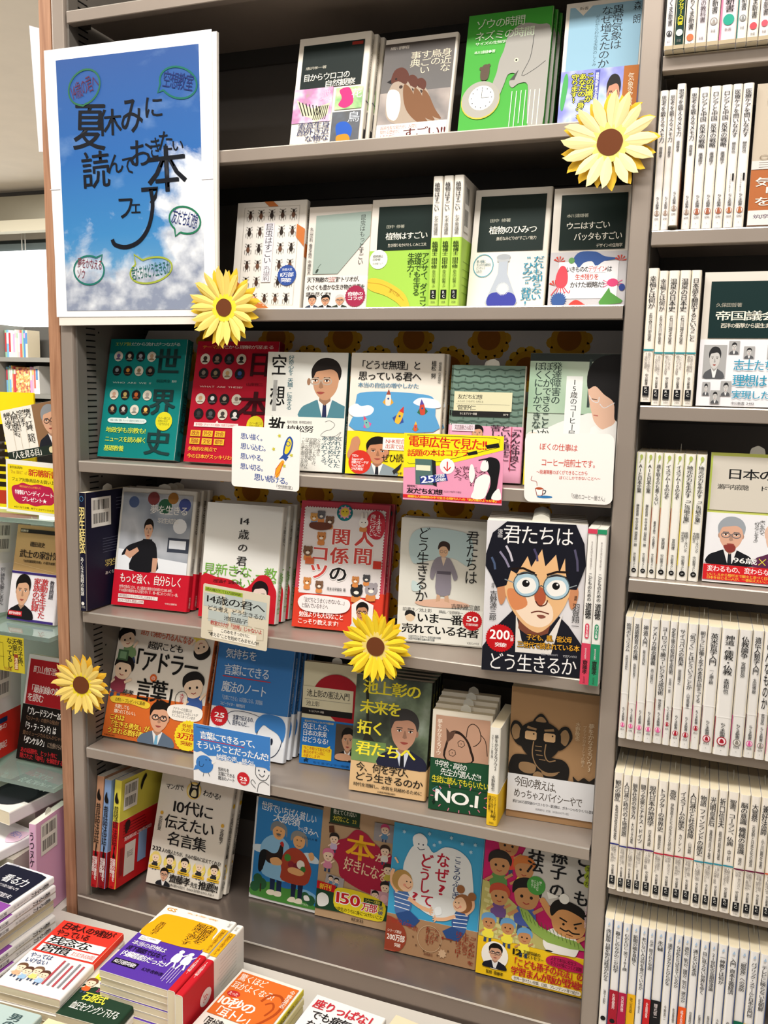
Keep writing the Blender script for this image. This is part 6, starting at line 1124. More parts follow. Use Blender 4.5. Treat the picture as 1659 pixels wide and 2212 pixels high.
c.B([(80, 38), (86, 31), (94, 33), (97, 42), (96, 60), (94, 80), (90, 91.5), (84, 91.5), (88, 74), (88, 60), (84, 50), (80, 46)], '#17171a', 'figure_print'); c.B([(79, 40), (81, 36), (85, 37), (86, 48), (82, 52), (78, 49)], '#f4eeec', 'figure_print'); c.B([(74, 64), (82, 56), (88, 60), (86, 78), (82, 91.5), (70, 91.5), (72, 80)], '#f2f0ee', 'figure_print'); c.B([(68, 44), (71, 44), (73, 58), (70, 70), (67, 60)], '#f4eeec', 'figure_print'); c.B([(92, 82), (97, 76), (99, 91.5), (90, 91.5)], '#f2f0ee', 'figure_print'); c.L([(76, 36), (84, 33), (84, 38)], 1, '#17171a', 'figure_print'); c.done()
t, c = card('handwritten_card', 'white rounded card with red handwriting and a small coffee cup, third shelf lip', 'card', (.808, 1.3590), (.930, 1.3625), (.809, 1.262), y=-.0045, r=.010)
c.T('ぼくの仕事は', 17, 15, 60, 25, '#d0402c', 0, rot=2); c.T('コーヒー焙煎士です。', 19, 37, 84, 48, '#d0402c', 0, rot=1); c.T('～発達障害のぼくができることから', 14, 53, 72, 59, '#d0402c'); c.T('ぼくにしかできないことへ～', 40, 61, 86, 66, '#d0402c')
c.E(24, 92, 9, 2, '#2f74b0', 14, 'cup_print'); c.B([(13, 80), (22, 80), (21, 90), (15, 90)], '#f6f4f2', 'cup_print', 2); c.L([(13, 80), (15, 90), (21, 90), (22, 80)], .8, '#8a2c1c', 'cup_print'); c.E(17.5, 80, 4.6, 1.8, '#b05030', 14, 'cup_print'); c.L([(22, 82), (25, 83), (24, 87), (21.6, 88)], 1, '#333a44', 'cup_print', curve=True); c.L([(15, 76), (14, 70), (8, 68), (9, 62)], .5, '#b04a3a', 'cup_print', curve=True); c.T('「15歳のコーヒー屋さん」', 52, 87, 94, 94, '#8a8a8a', rot=3); c.done()
t, c = card('price_card', 'beige card about fourteen year olds hanging off the fourth shelf lip, tilted', 'card', (.2615, 1.0885), (.3855, 1.0805), (.2755, .9955), col='#d6cdb8', r=.003)
for x, y, a, b in ((2, 16, 30, 40), (34, 12, 60, 36), (64, 14, 96, 44), (10, 46, 40, 66), (44, 42, 70, 62)): c.R(x, y, a, b, '#b7c0bd', 'photo_print')
for k in range(5): c.L([(8 + k * 18, 62), (22 + k * 18, 62), (22 + k * 18, 82), (10 + k * 18, 84)], .5, '#a89c84', 'photo_print')
c.R(3, 5, 60, 12.5, '#9db53c', 'banner_print'); c.T('読み継がれて22万部突破!', 5, 6.2, 58, 11.6, '#3c4a12', 2); c.T('14歳の君へ', 6, 18, 94, 33, '#1c1c1c', 1); c.T('どう考え どう生きるか', 8, 37, 94, 46, '#2c2c2c', 0); c.T('池田晶子', 34, 51, 70, 59.5, '#2c2c2c', 0); c.T('教室だけが「世界」じゃないよ', 14, 64, 92, 72, '#b8322c', 1); c.R(18, 75, 84, 95, '#efe9da', 'banner_print'); c.T('この本をきっかけに', 30, 76, 74, 83, '#1c1c1c', 2); c.T('"考える"ことを始めてみませんか?', 12, 85.5, 88, 93, '#1c1c1c', 2); c.done()
t, c = card('promotion_card', 'blue and white promotion card with a bird cartoon hanging off the fifth shelf', 'card', (.2600, .8425), (.4075, .8420), (.2595, .7400), col='#e9eaec', r=0)
c.B([(0, 0), (100, 0), (100, 48), (96, 53), (90, 49), (84, 54), (78, 50), (70, 55), (62, 51), (54, 56), (46, 51), (38, 56), (30, 50), (20, 52), (10, 46), (0, 48)], '#3f7fc8', 'sky_print', 2); c.T('日本経済新聞出版社', 4, 4, 22, 6.6, '#16263c', 1); c.T('言葉にできるって、', 9, 11, 86, 24, '#f6f6f4', 3); c.R(10, 25.2, 67, 26.4, '#c8303c', 'underline_print'); c.T('そういうことだったんだ!', 4, 29, 98, 42, '#f6f6f4', 3); c.T('納得の声、続々!', 31, 45, 79, 55, '#f6f6f4', 2, out='#3f7fc8', ow=.3)
c.E(15, 68, 11.5, 15.5, '#3f7fc8', 22, 'bird_print'); c.P([(24, 61), (30, 60), (25, 66)], '#f0eeea', 'bird_print'); c.P([(3, 72), (0, 82), (8, 78)], '#3f7fc8', 'bird_print'); c.E(17, 60, .8, None, '#16263c', 6, 'bird_print'); c.E(22, 59, .8, None, '#16263c', 6, 'bird_print'); c.L([(8, 64), (8, 72), (12, 73), (14, 68)], .6, '#16263c', 'bird_print', curve=True); c.L([(14, 83), (13, 90)], .6, '#16263c', 'bird_print'); c.L([(20, 82), (22, 88)], .6, '#16263c', 'bird_print')
c.T('気持ちを\n言葉にできる\n魔法のノート', 33, 68, 55, 90, '#22262c', 1); c.burst(66, 80, 8.2, '#c8202c', 26, .95, 'badge_print'); c.T('25', 61, 76, 71, 84, '#ffffff', 3); c.T('万部', 62.6, 85.4, 69.4, 88.6, '#ffffff', 2)
c.B([(81, 54), (84, 46), (92, 43), (99, 48), (99.5, 58), (94, 54), (86, 54)], '#3f7fc8', 'boy_print'); c.L([(82, 55), (82, 68), (88, 76), (95, 74), (99, 64)], .7, '#22262c', 'boy_print', curve=True); c.E(86, 60, .9, 1.8, '#16263c', 8, 'boy_print'); c.E(93, 60, .9, 1.8, '#16263c', 8, 'boy_print'); c.L([(86, 66), (90, 70), (93, 66)], .8, '#22262c', 'boy_print', curve=True); c.L([(84, 98), (86, 84), (92, 78), (99, 82)], .6, '#22262c', 'boy_print', curve=True); c.L([(82, 92), (76, 84), (78, 78), (82, 84)], .6, '#22262c', 'boy_print', curve=True); c.done()

# poster: sky print taped over a white board
t = thing('fair_poster', 'large blue sky poster with black brush lettering fixed across the left shelves', 'poster')
t.matrix_world = Matrix.Translation((0, -.0015, 0))
def wob(a, b, n, amp, ph):   # gently uneven paper edge
    return [(a[0] + (b[0] - a[0]) * i / n + amp * math.sin(ph + i * 1.7) * (0 < i < n), a[1] + (b[1] - a[1]) * i / n) for i in range(n)]
bd = [(.0055, 1.5085), (.3135, 1.5105), (.3135, 1.9405), (.0055, 1.9430)]
reg(t, obj('backing_board', MB().prism(bd, -.0065, -.0005).mesh('backing_board', M('#e9e3da', .5)), t))
shp = [(.0015, 1.5225), (.3110, 1.5225), (.3075, 1.735), (.3050, 1.9440), (-.0085, 1.9460), (-.0068, 1.85), (-.0015, 1.72), (.0012, 1.62)]
V, F = [], []
reg(t, obj('printed_sheet', MB().prism(shp, -.0076, -.0068).mesh('printed_sheet', M('#eeeff4', .35)), t))
sk = MB().prism([(0, 0), (.268, 0), (.2635, .2), (.2590, .3930), (-.0085, .3960), (-.0055, .27), (-.0015, .1)], -.00815, -.0078).mesh('sky_print', sky_mat())
reg(t, obj('sky_print', sk, t, loc=(.0235, 0, 1.5325)))
reg(t, obj('fold_crease', MB().box(-.0035, -.0086, 1.7285, .017, -.0077, 1.7292).box(.286, -.0086, 1.7285, .307, -.0077, 1.7292).mesh('fold_crease', M('#fbfbff', .3)), t))
c = Cv(t, (.015, -.0082, 1.9285), (.275, 0, -.002), (.003, 0, -.396), .0003, 'bubble_outline', 'brush_lettering')
BK = '#10131c'
# brush strokes of the big title, drawn character by character with leaning glyph cells
for ch, x0, y0, x1, y1, r_ in (('夏', 12, 18, 34, 36, 4), ('休', 29, 21, 45, 31, 0), ('み', 45, 17, 60, 31, 0), ('に', 61, 17.5, 74, 26, 2), ('読', 17, 37, 36, 51, -2), ('ん', 35, 38, 46, 46, 0), ('で', 45, 39, 54, 46.5, 0), ('お', 50, 33.5, 66, 44, 0), ('き', 64, 33, 72, 41, 0), ('た', 70, 31, 80, 38.6, 4), ('い', 79, 34.4, 87, 39, 0), ('本', 63, 37, 88, 54, -2), ('フ', 41, 54.5, 53, 64, 0), ('ェ', 50, 56, 58, 62, 0)):
    c.T(ch, x0, y0, x1, y1, BK, 2, rot=r_)
c.L([(58, 52.6), (69, 52.4), (67.5, 55.6), (64.5, 58)], 2.3, BK, 'brush_lettering'); c.L([(64.6, 53), (65.6, 59), (62.6, 67), (56, 72.4), (47, 74.6), (39, 73.6), (37, 71.4)], 2.5, BK, 'brush_lettering', curve=True)
def balloon(c, cx, cy, rx, ry, rot, tail, col, s_, tc, tb, trot=0):
    p = c.ell(cx, cy, rx, ry, 30, 0, 360, rot); k = min(range(30), key=lambda i: (p[i][0] - tail[0]) ** 2 + ((p[i][1] - tail[1]) * 1.4) ** 2)
    pp = p[k + 1:] + p[:k]; c.L(pp, 1.05, col, 'bubble_outline'); c.L([pp[-1], tail, pp[0]], 1.05, col, 'bubble_outline'); c.T(s_, *tb, tc, 0, rot=trot, part='marker_lettering')
balloon(c, 20, 11.5, 11.5, 6.4, -24, (19, 18.6), '#2f6a4a', '14歳の君へ', '#5a2c4c', (10.5, 8.2, 30, 14.6), -18)
balloon(c, 84, 13.5, 12.4, 5.6, 18, (70.5, 16.4), '#1f6a5c', '空想教室', '#22306c', (74, 10, 94, 16), 12)
balloon(c, 87, 65, 10.5, 5.0, 16, (80.6, 71), '#1f7050', '友だち幻想', '#22306c', (78.5, 61.6, 95.5, 67.4), 14)
balloon(c, 19.5, 83.5, 11, 5.8, 0, (29.5, 77.4), '#1f6f64', '夢をかなえる\nゾウ', '#7a2c3c', (11, 79, 29, 87.4), 6)
balloon(c, 63.5, 84, 14.6, 4.9, -10, (52, 77.6), '#9aa83c', '君たちはどう生きるか', '#1f6258', (50, 81.4, 77, 86.8), -8)
c.done()

# paper sunflowers
def sunflower(label, x, z, y, R, n, c1, c2, ring, yaw, seed, rr=.40, rd=.265, group='cut-paper sunflowers'):
    rnd = random.Random(seed); t = thing('paper_sunflower', label, 'paper flower', group)
    t.matrix_world = Matrix.Translation((x, y, z)) @ Matrix.Rotation(yaw * D2R, 4, 'Z')
    def layer(name, R, n, col, y0, ph, bend):
        V = []; F = []; r0 = R * .50
        base = [(r0 * math.cos(2 * math.pi * i / (2 * n)), r0 * math.sin(2 * math.pi * i / (2 * n))) for i in range(2 * n)]
        th = .0007
        def yy(a, b): rr_ = math.hypot(a, b); return y0 - bend * (rr_ / R) ** 2
        out = []
        for i in range(n):
            a = ph + 2 * math.pi * i / n + rnd.uniform(-.06, .06); L = R * rnd.uniform(.93, 1.04); wd = math.pi / n * rnd.uniform(.98, 1.16); tw = rnd.uniform(-.06, .06)
            pts = []
            for f, ww in ((.50, .92), (.64, 1.12), (.80, .86), (.92, .42)): pts.append((L * f, -wd * ww / (1 + (f - .5) * 1.05)))
            pts.append((L, tw))
            for f, ww in ((.92, .42), (.80, .86), (.64, 1.12), (.50, .92)): pts.append((L * f, wd * ww / (1 + (f - .5) * 1.05)))
            lift = rnd.uniform(-.0012, .0014); k = len(V); m = len(pts)
            for dy in (0, th):
                for r_, da in pts: px, pz = r_ * math.cos(a + da), r_ * math.sin(a + da); V.append((px, yy(px, pz) + dy + lift * (r_ / R) - .0002 * (i % 2), pz))
                V.append((0, y0 + dy, 0))
            c0, c1_ = k + m, k + 2 * m + 1
            for j in range(m - 1): F.append((k + j, k + j + 1, c0)); F.append((k + m + 1 + j + 1, k + m + 1 + j, c1_)); F.append((k + j + 1, k + j, k + m + 1 + j, k + m + 1 + j + 1))
        reg(t, obj(name, mesh(name, V, F, [M(col, .6)]), t))
    layer('back_petals', R * 1.0, n, c2, .002, .12, .004); layer('front_petals', R * .985, n, c1, -.0015, 0, .010)
    def disc(name, r, col, y0, k=26, j=.02):
        pts = [(r * (1 + rnd.uniform(-j, j)) * math.cos(2 * math.pi * i / k), r * (1 + rnd.uniform(-j, j)) * math.sin(2 * math.pi * i / k)) for i in range(k)]
        reg(t, obj(name, MB().prism(smooth(pts, 2), y0, y0 + .0007).mesh(name, M(col, .65)), t))
    disc('centre_ring', R * rr, ring, -.0045, j=.01); disc('seed_disc', R * rd, '#6b3a1e', -.0054, j=.02)
    return t
sunflower('largest paper sunflower on the top right of the case, pale petals over deep yellow', .9010, 1.7370, -.016, .0615, 16, '#f6e6a8', '#f3c63c', '#f0d878', 0, 1)
sunflower('paper sunflower at the poster\'s bottom right corner', .3320, 1.5340, -.016, .0610, 18, '#f2d674', '#efc93c', '#f2dc3e', 0, 2, .35, .22)
sunflower('bright yellow paper sunflower with a pale centre ring, middle of the fourth shelf edge', .5930, 1.0240, -.010, .0560, 20, '#f3d332', '#efc824', '#efd77c', 0, 3, .41, .265)
sunflower('paper sunflower on the left post beside the wooden panel', .0350, .8810, -.010, .0555, 18, '#efd374', '#eebe3a', '#f0da34', 6, 4, .42, .29)
t = thing('hanging_paper', 'edge of a white paper sheet sticking out behind the wooden panel, near the ceiling', 'paper')
reg(t, obj('card_sheet', MB().prism([(-.0686, 1.8058), (-.0240, 1.8020), (-.0240, 1.9930), (-.0806, 2.0109)], .040, .0405).mesh('card_sheet', M('#e4e2ea', .55)), t))

# ================================================================ right bookcase: rows of spines
SIDE = ('first', 'second', 'third', 'fourth', 'fifth', 'sixth', 'seventh', 'eighth', 'ninth', 'tenth', 'eleventh', 'twelfth', 'thirteenth', 'fourteenth', 'fifteenth', 'sixteenth', 'seventeenth', 'eighteenth')
RN = {'A': 'top', 'B': 'second', 'C': 'third', 'D': 'fourth', 'E': 'fifth', 'F': 'sixth', 'G': 'seventh'}
WH, CR = '#ece8e6', '#efe8df'
_proto = {}
def sp(row, i, x0, x1, y, h, desc, art, key=None, col=WH, dep=.105, lean=0, dz=0, tilt=0, back=None, slip=False, group=None):
    T = (x1 - x0) / 1000 - .0006
    lab = '%s, %s from the post, right case %s shelf' % (desc, SIDE[i], RN[row])
    if key and key in _proto and abs(_proto[key]['T'] - T) < .0007:
        t = copy_tree(_proto[key], lab)
    else:
        t = book('paperback_book', lab, dep, h, T, col, spine=col, back=back, pages=PAGES, r=min(.0035, T * .32), slip=slip)
        s = spinec(t, .0009); art(s, t); s.done()
        if key: _proto[key] = t
    if group: t['group'] = group
    place_spine(t, x0 / 1000, y, RZ[row] + dz, 0, lean, tilt)
    return t
def chik(s, title, author, num, cc, y0=6, y1=46, a1=62, ty=76, circ=85, b=1, sub=None):
    """slim series spine: title, author, series name over a coloured roundel"""
    s.T(title, 22, y0, 80, y1, INK, b, v=1); s.T(author, 32, y1 + 3, 70, a1, '#3a3a3c', 1, v=1)
    s.T('ちくま新書', 32, ty - 1, 72, circ - 2.2, INK, 1, v=1); s.E(52, circ + .8, 31, None, cc, 16, 'roundel'); s.E(52, circ + .8, 25, None, '#f0ecea', 16, 'roundel'); s.B([(38, circ + 2.4), (40, circ - .2), (50, circ - 1.6), (64, circ - .4), (68, circ + 2.4)], cc, 'roundel', 3); s.T(num, 28, circ + 4, 76, circ + 6, '#55504c')
    s.T('★', 44, circ + 9, 56, circ + 9.8, '#8a8684')
def chuo(s, title, author, num, bar, sub, y0=6, y1=46, a1=57, barw='#8a1c2c', b=1):
    s.T(title, 18, y0, 80, y1, INK, b, v=1); s.T(author, 34, y1 + 3, 66, a1, '#44423e', 1, v=1); s.R(1, 60, 99, 61.2, bar, 'colour_bar')
    s.T(sub, 16, 62.4, 74, 77, '#77706a', v=1); s.T('中公新書', 34, 78.5, 62, 87, '#22201e', 2, v=1); s.R(18, 88, 78, 95, '#15161a', 'publisher_mark'); s.T('R\nC', 34, 88.3, 66, 93.4, '#e6e4de', 1); s.R(18, 95.1, 78, 95.9, '#55534e', 'publisher_mark'); s.T(num, 28, 96.8, 72, 98.4, '#77736c')

# --- A (only the lower ends show)
XA = [960, 971, 984, 997, 1010, 1024, 1044, 1056, 1069, 1081, 1094]
A_ = [('#e9e6ea', INK, '#3a3a3e', 'ちくま新書', 'white spine with a black roundel'), ('#12352f', '#e9e02c', '#c8d8d0', 'ロングセラー入門書', 'dark green spine with yellow lettering'), ('#ece6e2', INK, '#e8744a', 'ちくま新書', 'white spine with an orange roundel'), ('#e6dfe4', '#55484e', None, '人生の教科書', 'pale lilac spine without a roundel'),
      ('#eeeaea', INK, '#a39a94', 'ちくま新書', 'white spine with a grey roundel'), ('#f0dde4', INK, '#2fa38c', 'ちくま新書', 'pink edged spine with a green roundel'), ('#eeebea', INK, '#8a8a88', 'ちくま新書', 'white spine with teal edge and grey roundel'), ('#efe9e2', INK, '#d8505a', 'ちくま新書', 'white spine with a red roundel'), ('#efe6e6', INK, '#e05a6a', 'ちくま新書', 'white spine with a coral roundel'), ('#ece8e4', INK, '#b8a02c', 'ちくま新書', 'white spine with an ochre roundel')]
for i, (col, ink, cc, tx, d) in enumerate(A_):
    def art(s, t, col=col, ink=ink, cc=cc, tx=tx, i=i):
        off = (0, 0, 4, 0, -5, -5, -5, 1, 0, 0)[i]
        s.T(tx, 26, 62 + off * 1.2, 78, 84 + off, ink, 1 if i != 1 else 2, v=1)
        if cc: s.E(50, 89 + off, 33, None, cc, 16, 'roundel'); s.E(50, 89 + off, 22, None, '#f2eeea' if i in (0, 1, 4, 6) else cc, 14, 'roundel'); s.B([(38, 90.4 + off), (42, 88 + off), (58, 88 + off), (64, 90.4 + off)], cc, 'roundel', 3)
        s.T('877' if i == 0 else '新書', 30, 93.5 + off * .8, 70, 95.5 + off * .8, '#77736f')
        if i == 5: s.R(0, 0, 10, 98, '#e07a9c', 'colour_bar')
        if i == 6: s.R(0, 0, 8, 98, '#2a8a84', 'colour_bar')
        s.R(0, 97.2, 100, 99.9, '#b9a98c', 'worn_edge')
    sp('A', i, XA[i], XA[i + 1], -.014, .1735, d, art, col=col)
# --- B
XB = [958, 969, 979, 997, 1006, 1019, 1032, 1045, 1057, 1070]
for i in range(9):
    k = 0 if i < 4 else (1 if i < 7 else 2)
    def art(s, t, k=k):
        chik(s, ('思考を鍛えるメモ力', 'ロシアと中国 反米の戦略', '医療ケアを問いなおす')[k], ('齋藤孝', '廣瀬陽子', '榊原哲也')[k], ('1299', '1295', '1333')[k], ('#a08a7c', '#a8644a', '#b06a44')[k], 4, (37, 43, 37)[k], (48, 55, 48)[k], 77, 87, b=1)
        if k == 2: s.R(58, 62, 76, 67, INK, 'tag_print'); s.T('シリーズケアを考える', 34, 62, 50, 75, '#55504c', v=1)
    t = sp('B', i, XB[i] if i != 3 else 994.5, XB[i + 1] if i != 2 else 990, (.004 if i != 2 else -.004), .1725, ('white spine with grey roundel, memo title', 'white spine with brown roundel', 'white spine with black tag')[k], art, key='B%d' % k, dz=.0 if i != 2 else .004, group='slim white spines on the second shelf')
    if i == 2: reg(t, obj('wood_print_flap', MB().box(.03, t['T'] + .0001, .001, .1, t['T'] + .0006, .07).mesh('wood_print_flap', WOOD), t))
t = book('paperback_book', 'beige face-out paperback with brown band behind the right frame edge, second shelf of right case', .108, .173, .012, '#c3b6a4', pages=PAGES); band(t, .072, '#b0673a'); c = front(t)
c.E(28, 12, 16, None, '#cbbfae', 20); c.T('〇から', 8, 50, 40, 53.4, '#8a7a68'); c.R(0, 54, 100, 60, '#d9d4d0', 'band_print'); c.lines(8, 54.6, 90, 59.4, 3, '#6a6058', .6); c.T('気鋭の\n「歴史\nを明ら', 6, 66, 60, 86, '#f4e8dc', 2); c.R(0, 89, 100, 99.5, '#e4e0da', 'band_print'); c.T('筑摩書房 定価', 6, 92, 60, 95, '#5a4a66', 1); c.done(); place(t, 1.0735, .006, RZ['B'], 0, 3)
# --- C
XC = [958, 972, 984, 998, 1012, 1025]; cc_ = 0
for i in range(5):
    k = (0, 0, 1, 1, 2)[i]
    def art(s, t, k=k): chuo(s, ('幸福とは何か', '温泉の日本史', '日本語を翻訳するということ')[k], ('長谷川宏著', '石川理夫著', '')[k], ('2495', '2494', '2493')[k], '#2a8a94', ('古代ギリシャ哲学から\n21世紀の幸福論へ', 'いにしえより\n癒されて千五百年', '古池の蛙は\n単数?複数?')[k], 6, (30, 30, 52)[k], 54)
    sp('C', i, XC[i], XC[i + 1], .002, .1745, ('white spine, six-character title over teal bar', 'white spine, five-character title over teal bar', 'white spine, long title over teal bar')[k], art, key='C%d' % k, dz=.0038 if i == 0 else 0, col=CR, group='white spines with teal bars on the third shelf')
t = book('paperback_book', 'dark green boxed face-out paperback with eight old portraits, third shelf of right case', .108, .173, .013, '#dfd8ce', pages=PAGES); band(t, .0865, '#eceaee'); c = front(t)
c.R(8, 7, 99, 49, '#0f2a2a', 'title_panel'); c.T('久保田哲著', 15, 23, 44, 26, '#a8a294'); c.T('帝国議会', 15, 29, 84, 36, '#efe9da', 1); c.T('西洋の衝撃から誕生までの格闘', 22, 38, 98, 41.5, '#e3dccc', 1)
for x0, y0, x1, y1 in ((5, 54, 31, 79), (33, 51, 45, 61), (50, 55, 62, 64), (76, 53, 94, 64), (6, 82, 15, 92), (27, 81, 39, 92), (16, 88, 27, 98), (94, 70, 99, 88)): c.R(x0, y0, x1, y1, '#a9a8a8', 'photo_print'); bust(c, x0 + 1, y0 + 1, x1 - 1, y1 - .2, skin='#c9c6c4', coat='#55565a', hair='#2c2c2e')
c.T('志士たちの', 40, 65, 96, 73, '#2f93b4', 1); c.T('理想は', 40, 76, 78, 85, '#2f93b4', 1); c.T('実現したか', 40, 88, 94, 94, '#2f93b4', 1); c.T('中公新書 2492', 40, 96.4, 66, 98.4, '#444444', 1); c.done(); place(t, 1.0285, .010, RZ['C'], 0, 3)
# --- D
XD = [958, 970, 982, 993, 1007, 1020, 1035, 1049]
for i in range(7):
    k = (0, 0, 1, 2, 2, 3, 3)[i]
    def art(s, t, k=k):
        s.B([(40, 2.6), (56, 1.6), (72, 3), (60, 5.6), (46, 5)], '#aebc5e', 'leaf_mark'); s.L([(52, 4.6), (40, 8)], 7, '#aebc5e', 'leaf_mark'); s.R(0, 0, 6, 43, '#c4cf86', 'colour_bar'); s.R(0, 43, 6, 88, ('#c8b83c', '#a84a3a', '#b8623a', '#e2cc3c')[k], 'colour_bar')
        s.T(('AIと日本企業', '歳を取るのも悪くない', 'イスラム10のなぞ', '地元の力を生かす「ご当地企業」')[k], 26, 9, 78, (32, 41, 36, 56)[k], INK, 1, v=1)
        s.T(('榊原英資 竹中平蔵 田原総一朗', '養老孟司 小島慶子', '宮田律', '帝国データバンク\n中村宏之')[k], 34 if k < 3 else 18, (41, 54, 67, 61)[k], 66 if k < 3 else 80, (75, 76, 76, 77)[k], INK, 1, v=1)
        s.T('中公新書ラクレ', 34, 80, 64, 92, '#2a2a2a', 1, v=1); s.E(50, 94.4, 27, None, '#151515', 16, 'roundel'); s.T('624', 38, 93.6, 62, 95.2, '#e6e6e6', 1)
    sp('D', i, XD[i], XD[i + 1], .012 + .0009 * i, .1735, ('lime leaf spine with short title', 'slim lime leaf spine', 'lime leaf spine with number ten title', 'lime leaf spine with longest title')[k], art, key='D%d' % k, col='#efede6', group='lime leaf spines on the fourth shelf', slip=(i % 3 == 1))
t = book('paperback_book', 'face-out paperback with two laughing elders over a red band, fourth shelf of right case', .108, .176, .013, '#c9d06a', pages=PAGES, slip=True); band(t, .093, '#e9e6ea'); c = front(t)
c.R(0, 2.5, 100, 44, '#cfc8bc', 'title_panel'); c.R(0, 2.5, 2.4, 44, '#b8c85c', 'title_panel'); c.T('日本の美徳', 20, 12, 112, 20, '#1c1c1c', 2); c.T('瀬戸内寂聴', 10, 24, 46, 28, '#222222', 1); c.T('ドナルド', 58, 24, 99, 28, '#222222', 1); c.R(0, 46, 99.5, 85, '#e9e8ec', 'photo_print')
bust(c, 2, 48, 58, 85, hair='#9aa0a8', skin='#d8a890', coat='#17181e', glasses='#7a7070', tie='#22262e', grey=True); bust(c, 56, 50, 112, 85, hair='#dcb8a4', skin='#dcb8a4', coat='#5a2a4a', turn=4); c.B([(22, 71), (34, 70), (36, 74), (28, 76)], '#8a3a34', 'portrait_print')
c.T('老いを恐れず、\n「好きなことをする」', 56, 50, 68, 68, '#4a4a4a', v=1); c.T('96歳', 34, 79, 62, 84, '#f2f0ee', 2); c.L([(64, 79), (72, 84)], 1, '#d8c84a'); c.L([(72, 79), (64, 84)], 1, '#d8c84a'); c.T('96歳', 74, 79, 99, 84, '#f2f0ee', 2)
c.R(0, 86, 99.6, 98, '#d2232a', 'band_print'); c.T('変わるもの、変わらないもの', 5, 87, 99, 91.6, '#fbeeee', 2); c.T('いにしえから現代まで脈々と息づく日本の心。\n日本を信じる二人が、一番伝えたいこと', 5, 92.6, 92, 97.4, '#f2c84a', 1); c.done(); place(t, 1.0535, .022, RZ['D'], 1, 4)
# --- E
XE = [959, 970, 981, 993, 1005, 1018, 1028, 1041, 1054, 1066, 1083, 1104, 1121, 1135, 1148, 1162]
E_ = [('欧州ポピュリズム', '庄司克宏', '1327', 28), ('英語教育の危機', '鳥飼玖美子', '1298', 34), ('神道入門', '新谷尚紀', '1330', 22), ('アメリカ政治講義', '西山隆行', '1331', 36), ('ヨーロッパで勝つ!ビジネス成功術', '塚谷泰生', '1332', 60), ('定年後の知的生産術', '谷岡一郎', '1320', 42), ('サイコパスの真実', '原田隆之', '1324', 34), ('「気づく」とはどういうことか', '山鳥重', '1321', 52), ('朝ドラには働く女子の本音が詰まってる', '', '1323', 62), ('英米哲学入門', '一ノ瀬正樹', '1322', 30), ('神道・儒教・仏教', '森和也', '1325', 36), ('仏教論争', '宮崎哲弥', '1326', 22), ('遺伝人類学入門', '太田博樹', '1328', 34), ('どんなものか', '鳥居', '1329', 60), ('日本史入門', '', '1334', 30)]
for i, (ti, au, nu, y1) in enumerate(E_):
    roc = '#e0609c' if i < 5 else ('#a82030' if i < 11 else ('#8a847c' if i in (11, 13) else '#d8589c'))
    def art(s, t, ti=ti, au=au, nu=nu, y1=y1, i=i, roc=roc):
        up = -6 if i in (5, 8) else 0
        s.T(ti, 24, 5, 78, y1, INK, 1, v=1); 
        if au: s.T(au, 34, y1 + 3, 66, min(y1 + 15, 72), '#3c3c3e', 1, v=1)
        s.R(0, 62 + (i * 7) % 9, 100, 62.3 + (i * 7) % 9, '#f8f6f4', 'band_edge'); s.R(0, 62 + (i * 7) % 9, 5, 94, ('#5a1c34', '#8c2030', '#c83a80')[i % 3], 'colour_bar')
        s.T('ちくま新書', 34, 74 + up, 68, 85.4 + up, INK, 1, v=1); cy = 88.6 + up
        s.E(50, cy, 30, None, roc, 16, 'roundel'); s.E(50, cy, 24, None, '#f2dde2' if i != 11 else '#e4e0da', 14, 'roundel'); s.B([(38, cy + 1.4), (42, cy - 1.2), (50, cy - 1.9), (60, cy - 1), (64, cy + 1.4)], roc, 'roundel', 3); s.T(nu, 28, cy + 2.9, 74, cy + 4.7, '#55504c', 1); s.T('★', 44, cy + 7, 56, cy + 7.8, '#77736f')
    sp('E', i, XE[i], XE[i + 1], -.016 - .001 * ((i * 5) % 4) - (.004 if i in (9, 10) else 0), .1745, 'white spine, %s roundel%s' % ('a pink' if i < 5 else ('dark red' if i < 11 else ('a grey' if i in (11, 13) else 'a magenta')), (', thick body' if i in (9, 10) else '')), art, col='#e6e3e0', slip=(i % 2 == 0))
# --- F
XF = [958, 971, 982, 993, 1004, 1018, 1031, 1045, 1058, 1071, 1084, 1096, 1108, 1122, 1136, 1149, 1161, 1173]
F_ = [('観応の擾乱', '亀田俊和著', 24), ('人口減少時代の土地問題', '', 52), ('競争社会の歩き方', '大竹文雄', 36), ('闘う文豪とナチス・ドイツ', '', 56), ('現代日本の地政学', '日本再建', 40), ('トラクターの世界史', '藤原辰史', 42), ('斎宮', '伊勢斎王たちの生きた古代史', 14), ('イスラームの歴史', 'カレン', 38), ('人口減少と社会保障', '山崎', 44), ('物語 フィンランドの歴史', '', 56), ('光明皇后', '瀧浪貞子著', 30), ('折口信夫', '植村和秀著', 30), ('聖書、コーラン、仏典', '中村', 44), ('脳の意識 機械の意識', '渡辺', 48), ('大嘗祭', '天皇制と日本文化の源流', 20), ('兼好法師', '小川剛生著', 30), ('日本の近代', '', 30)]
BARS = ['#2a2f7a'] * 2 + ['#44246a'] * 3 + ['#b8243c'] * 4 + ['#2a8aa0'] * 4 + ['#6a1c3c'] * 3 + ['#d8643c']
BN = {'#2a2f7a': 'navy', '#44246a': 'purple', '#b8243c': 'red', '#2a8aa0': 'teal', '#6a1c3c': 'maroon', '#d8643c': 'orange'}
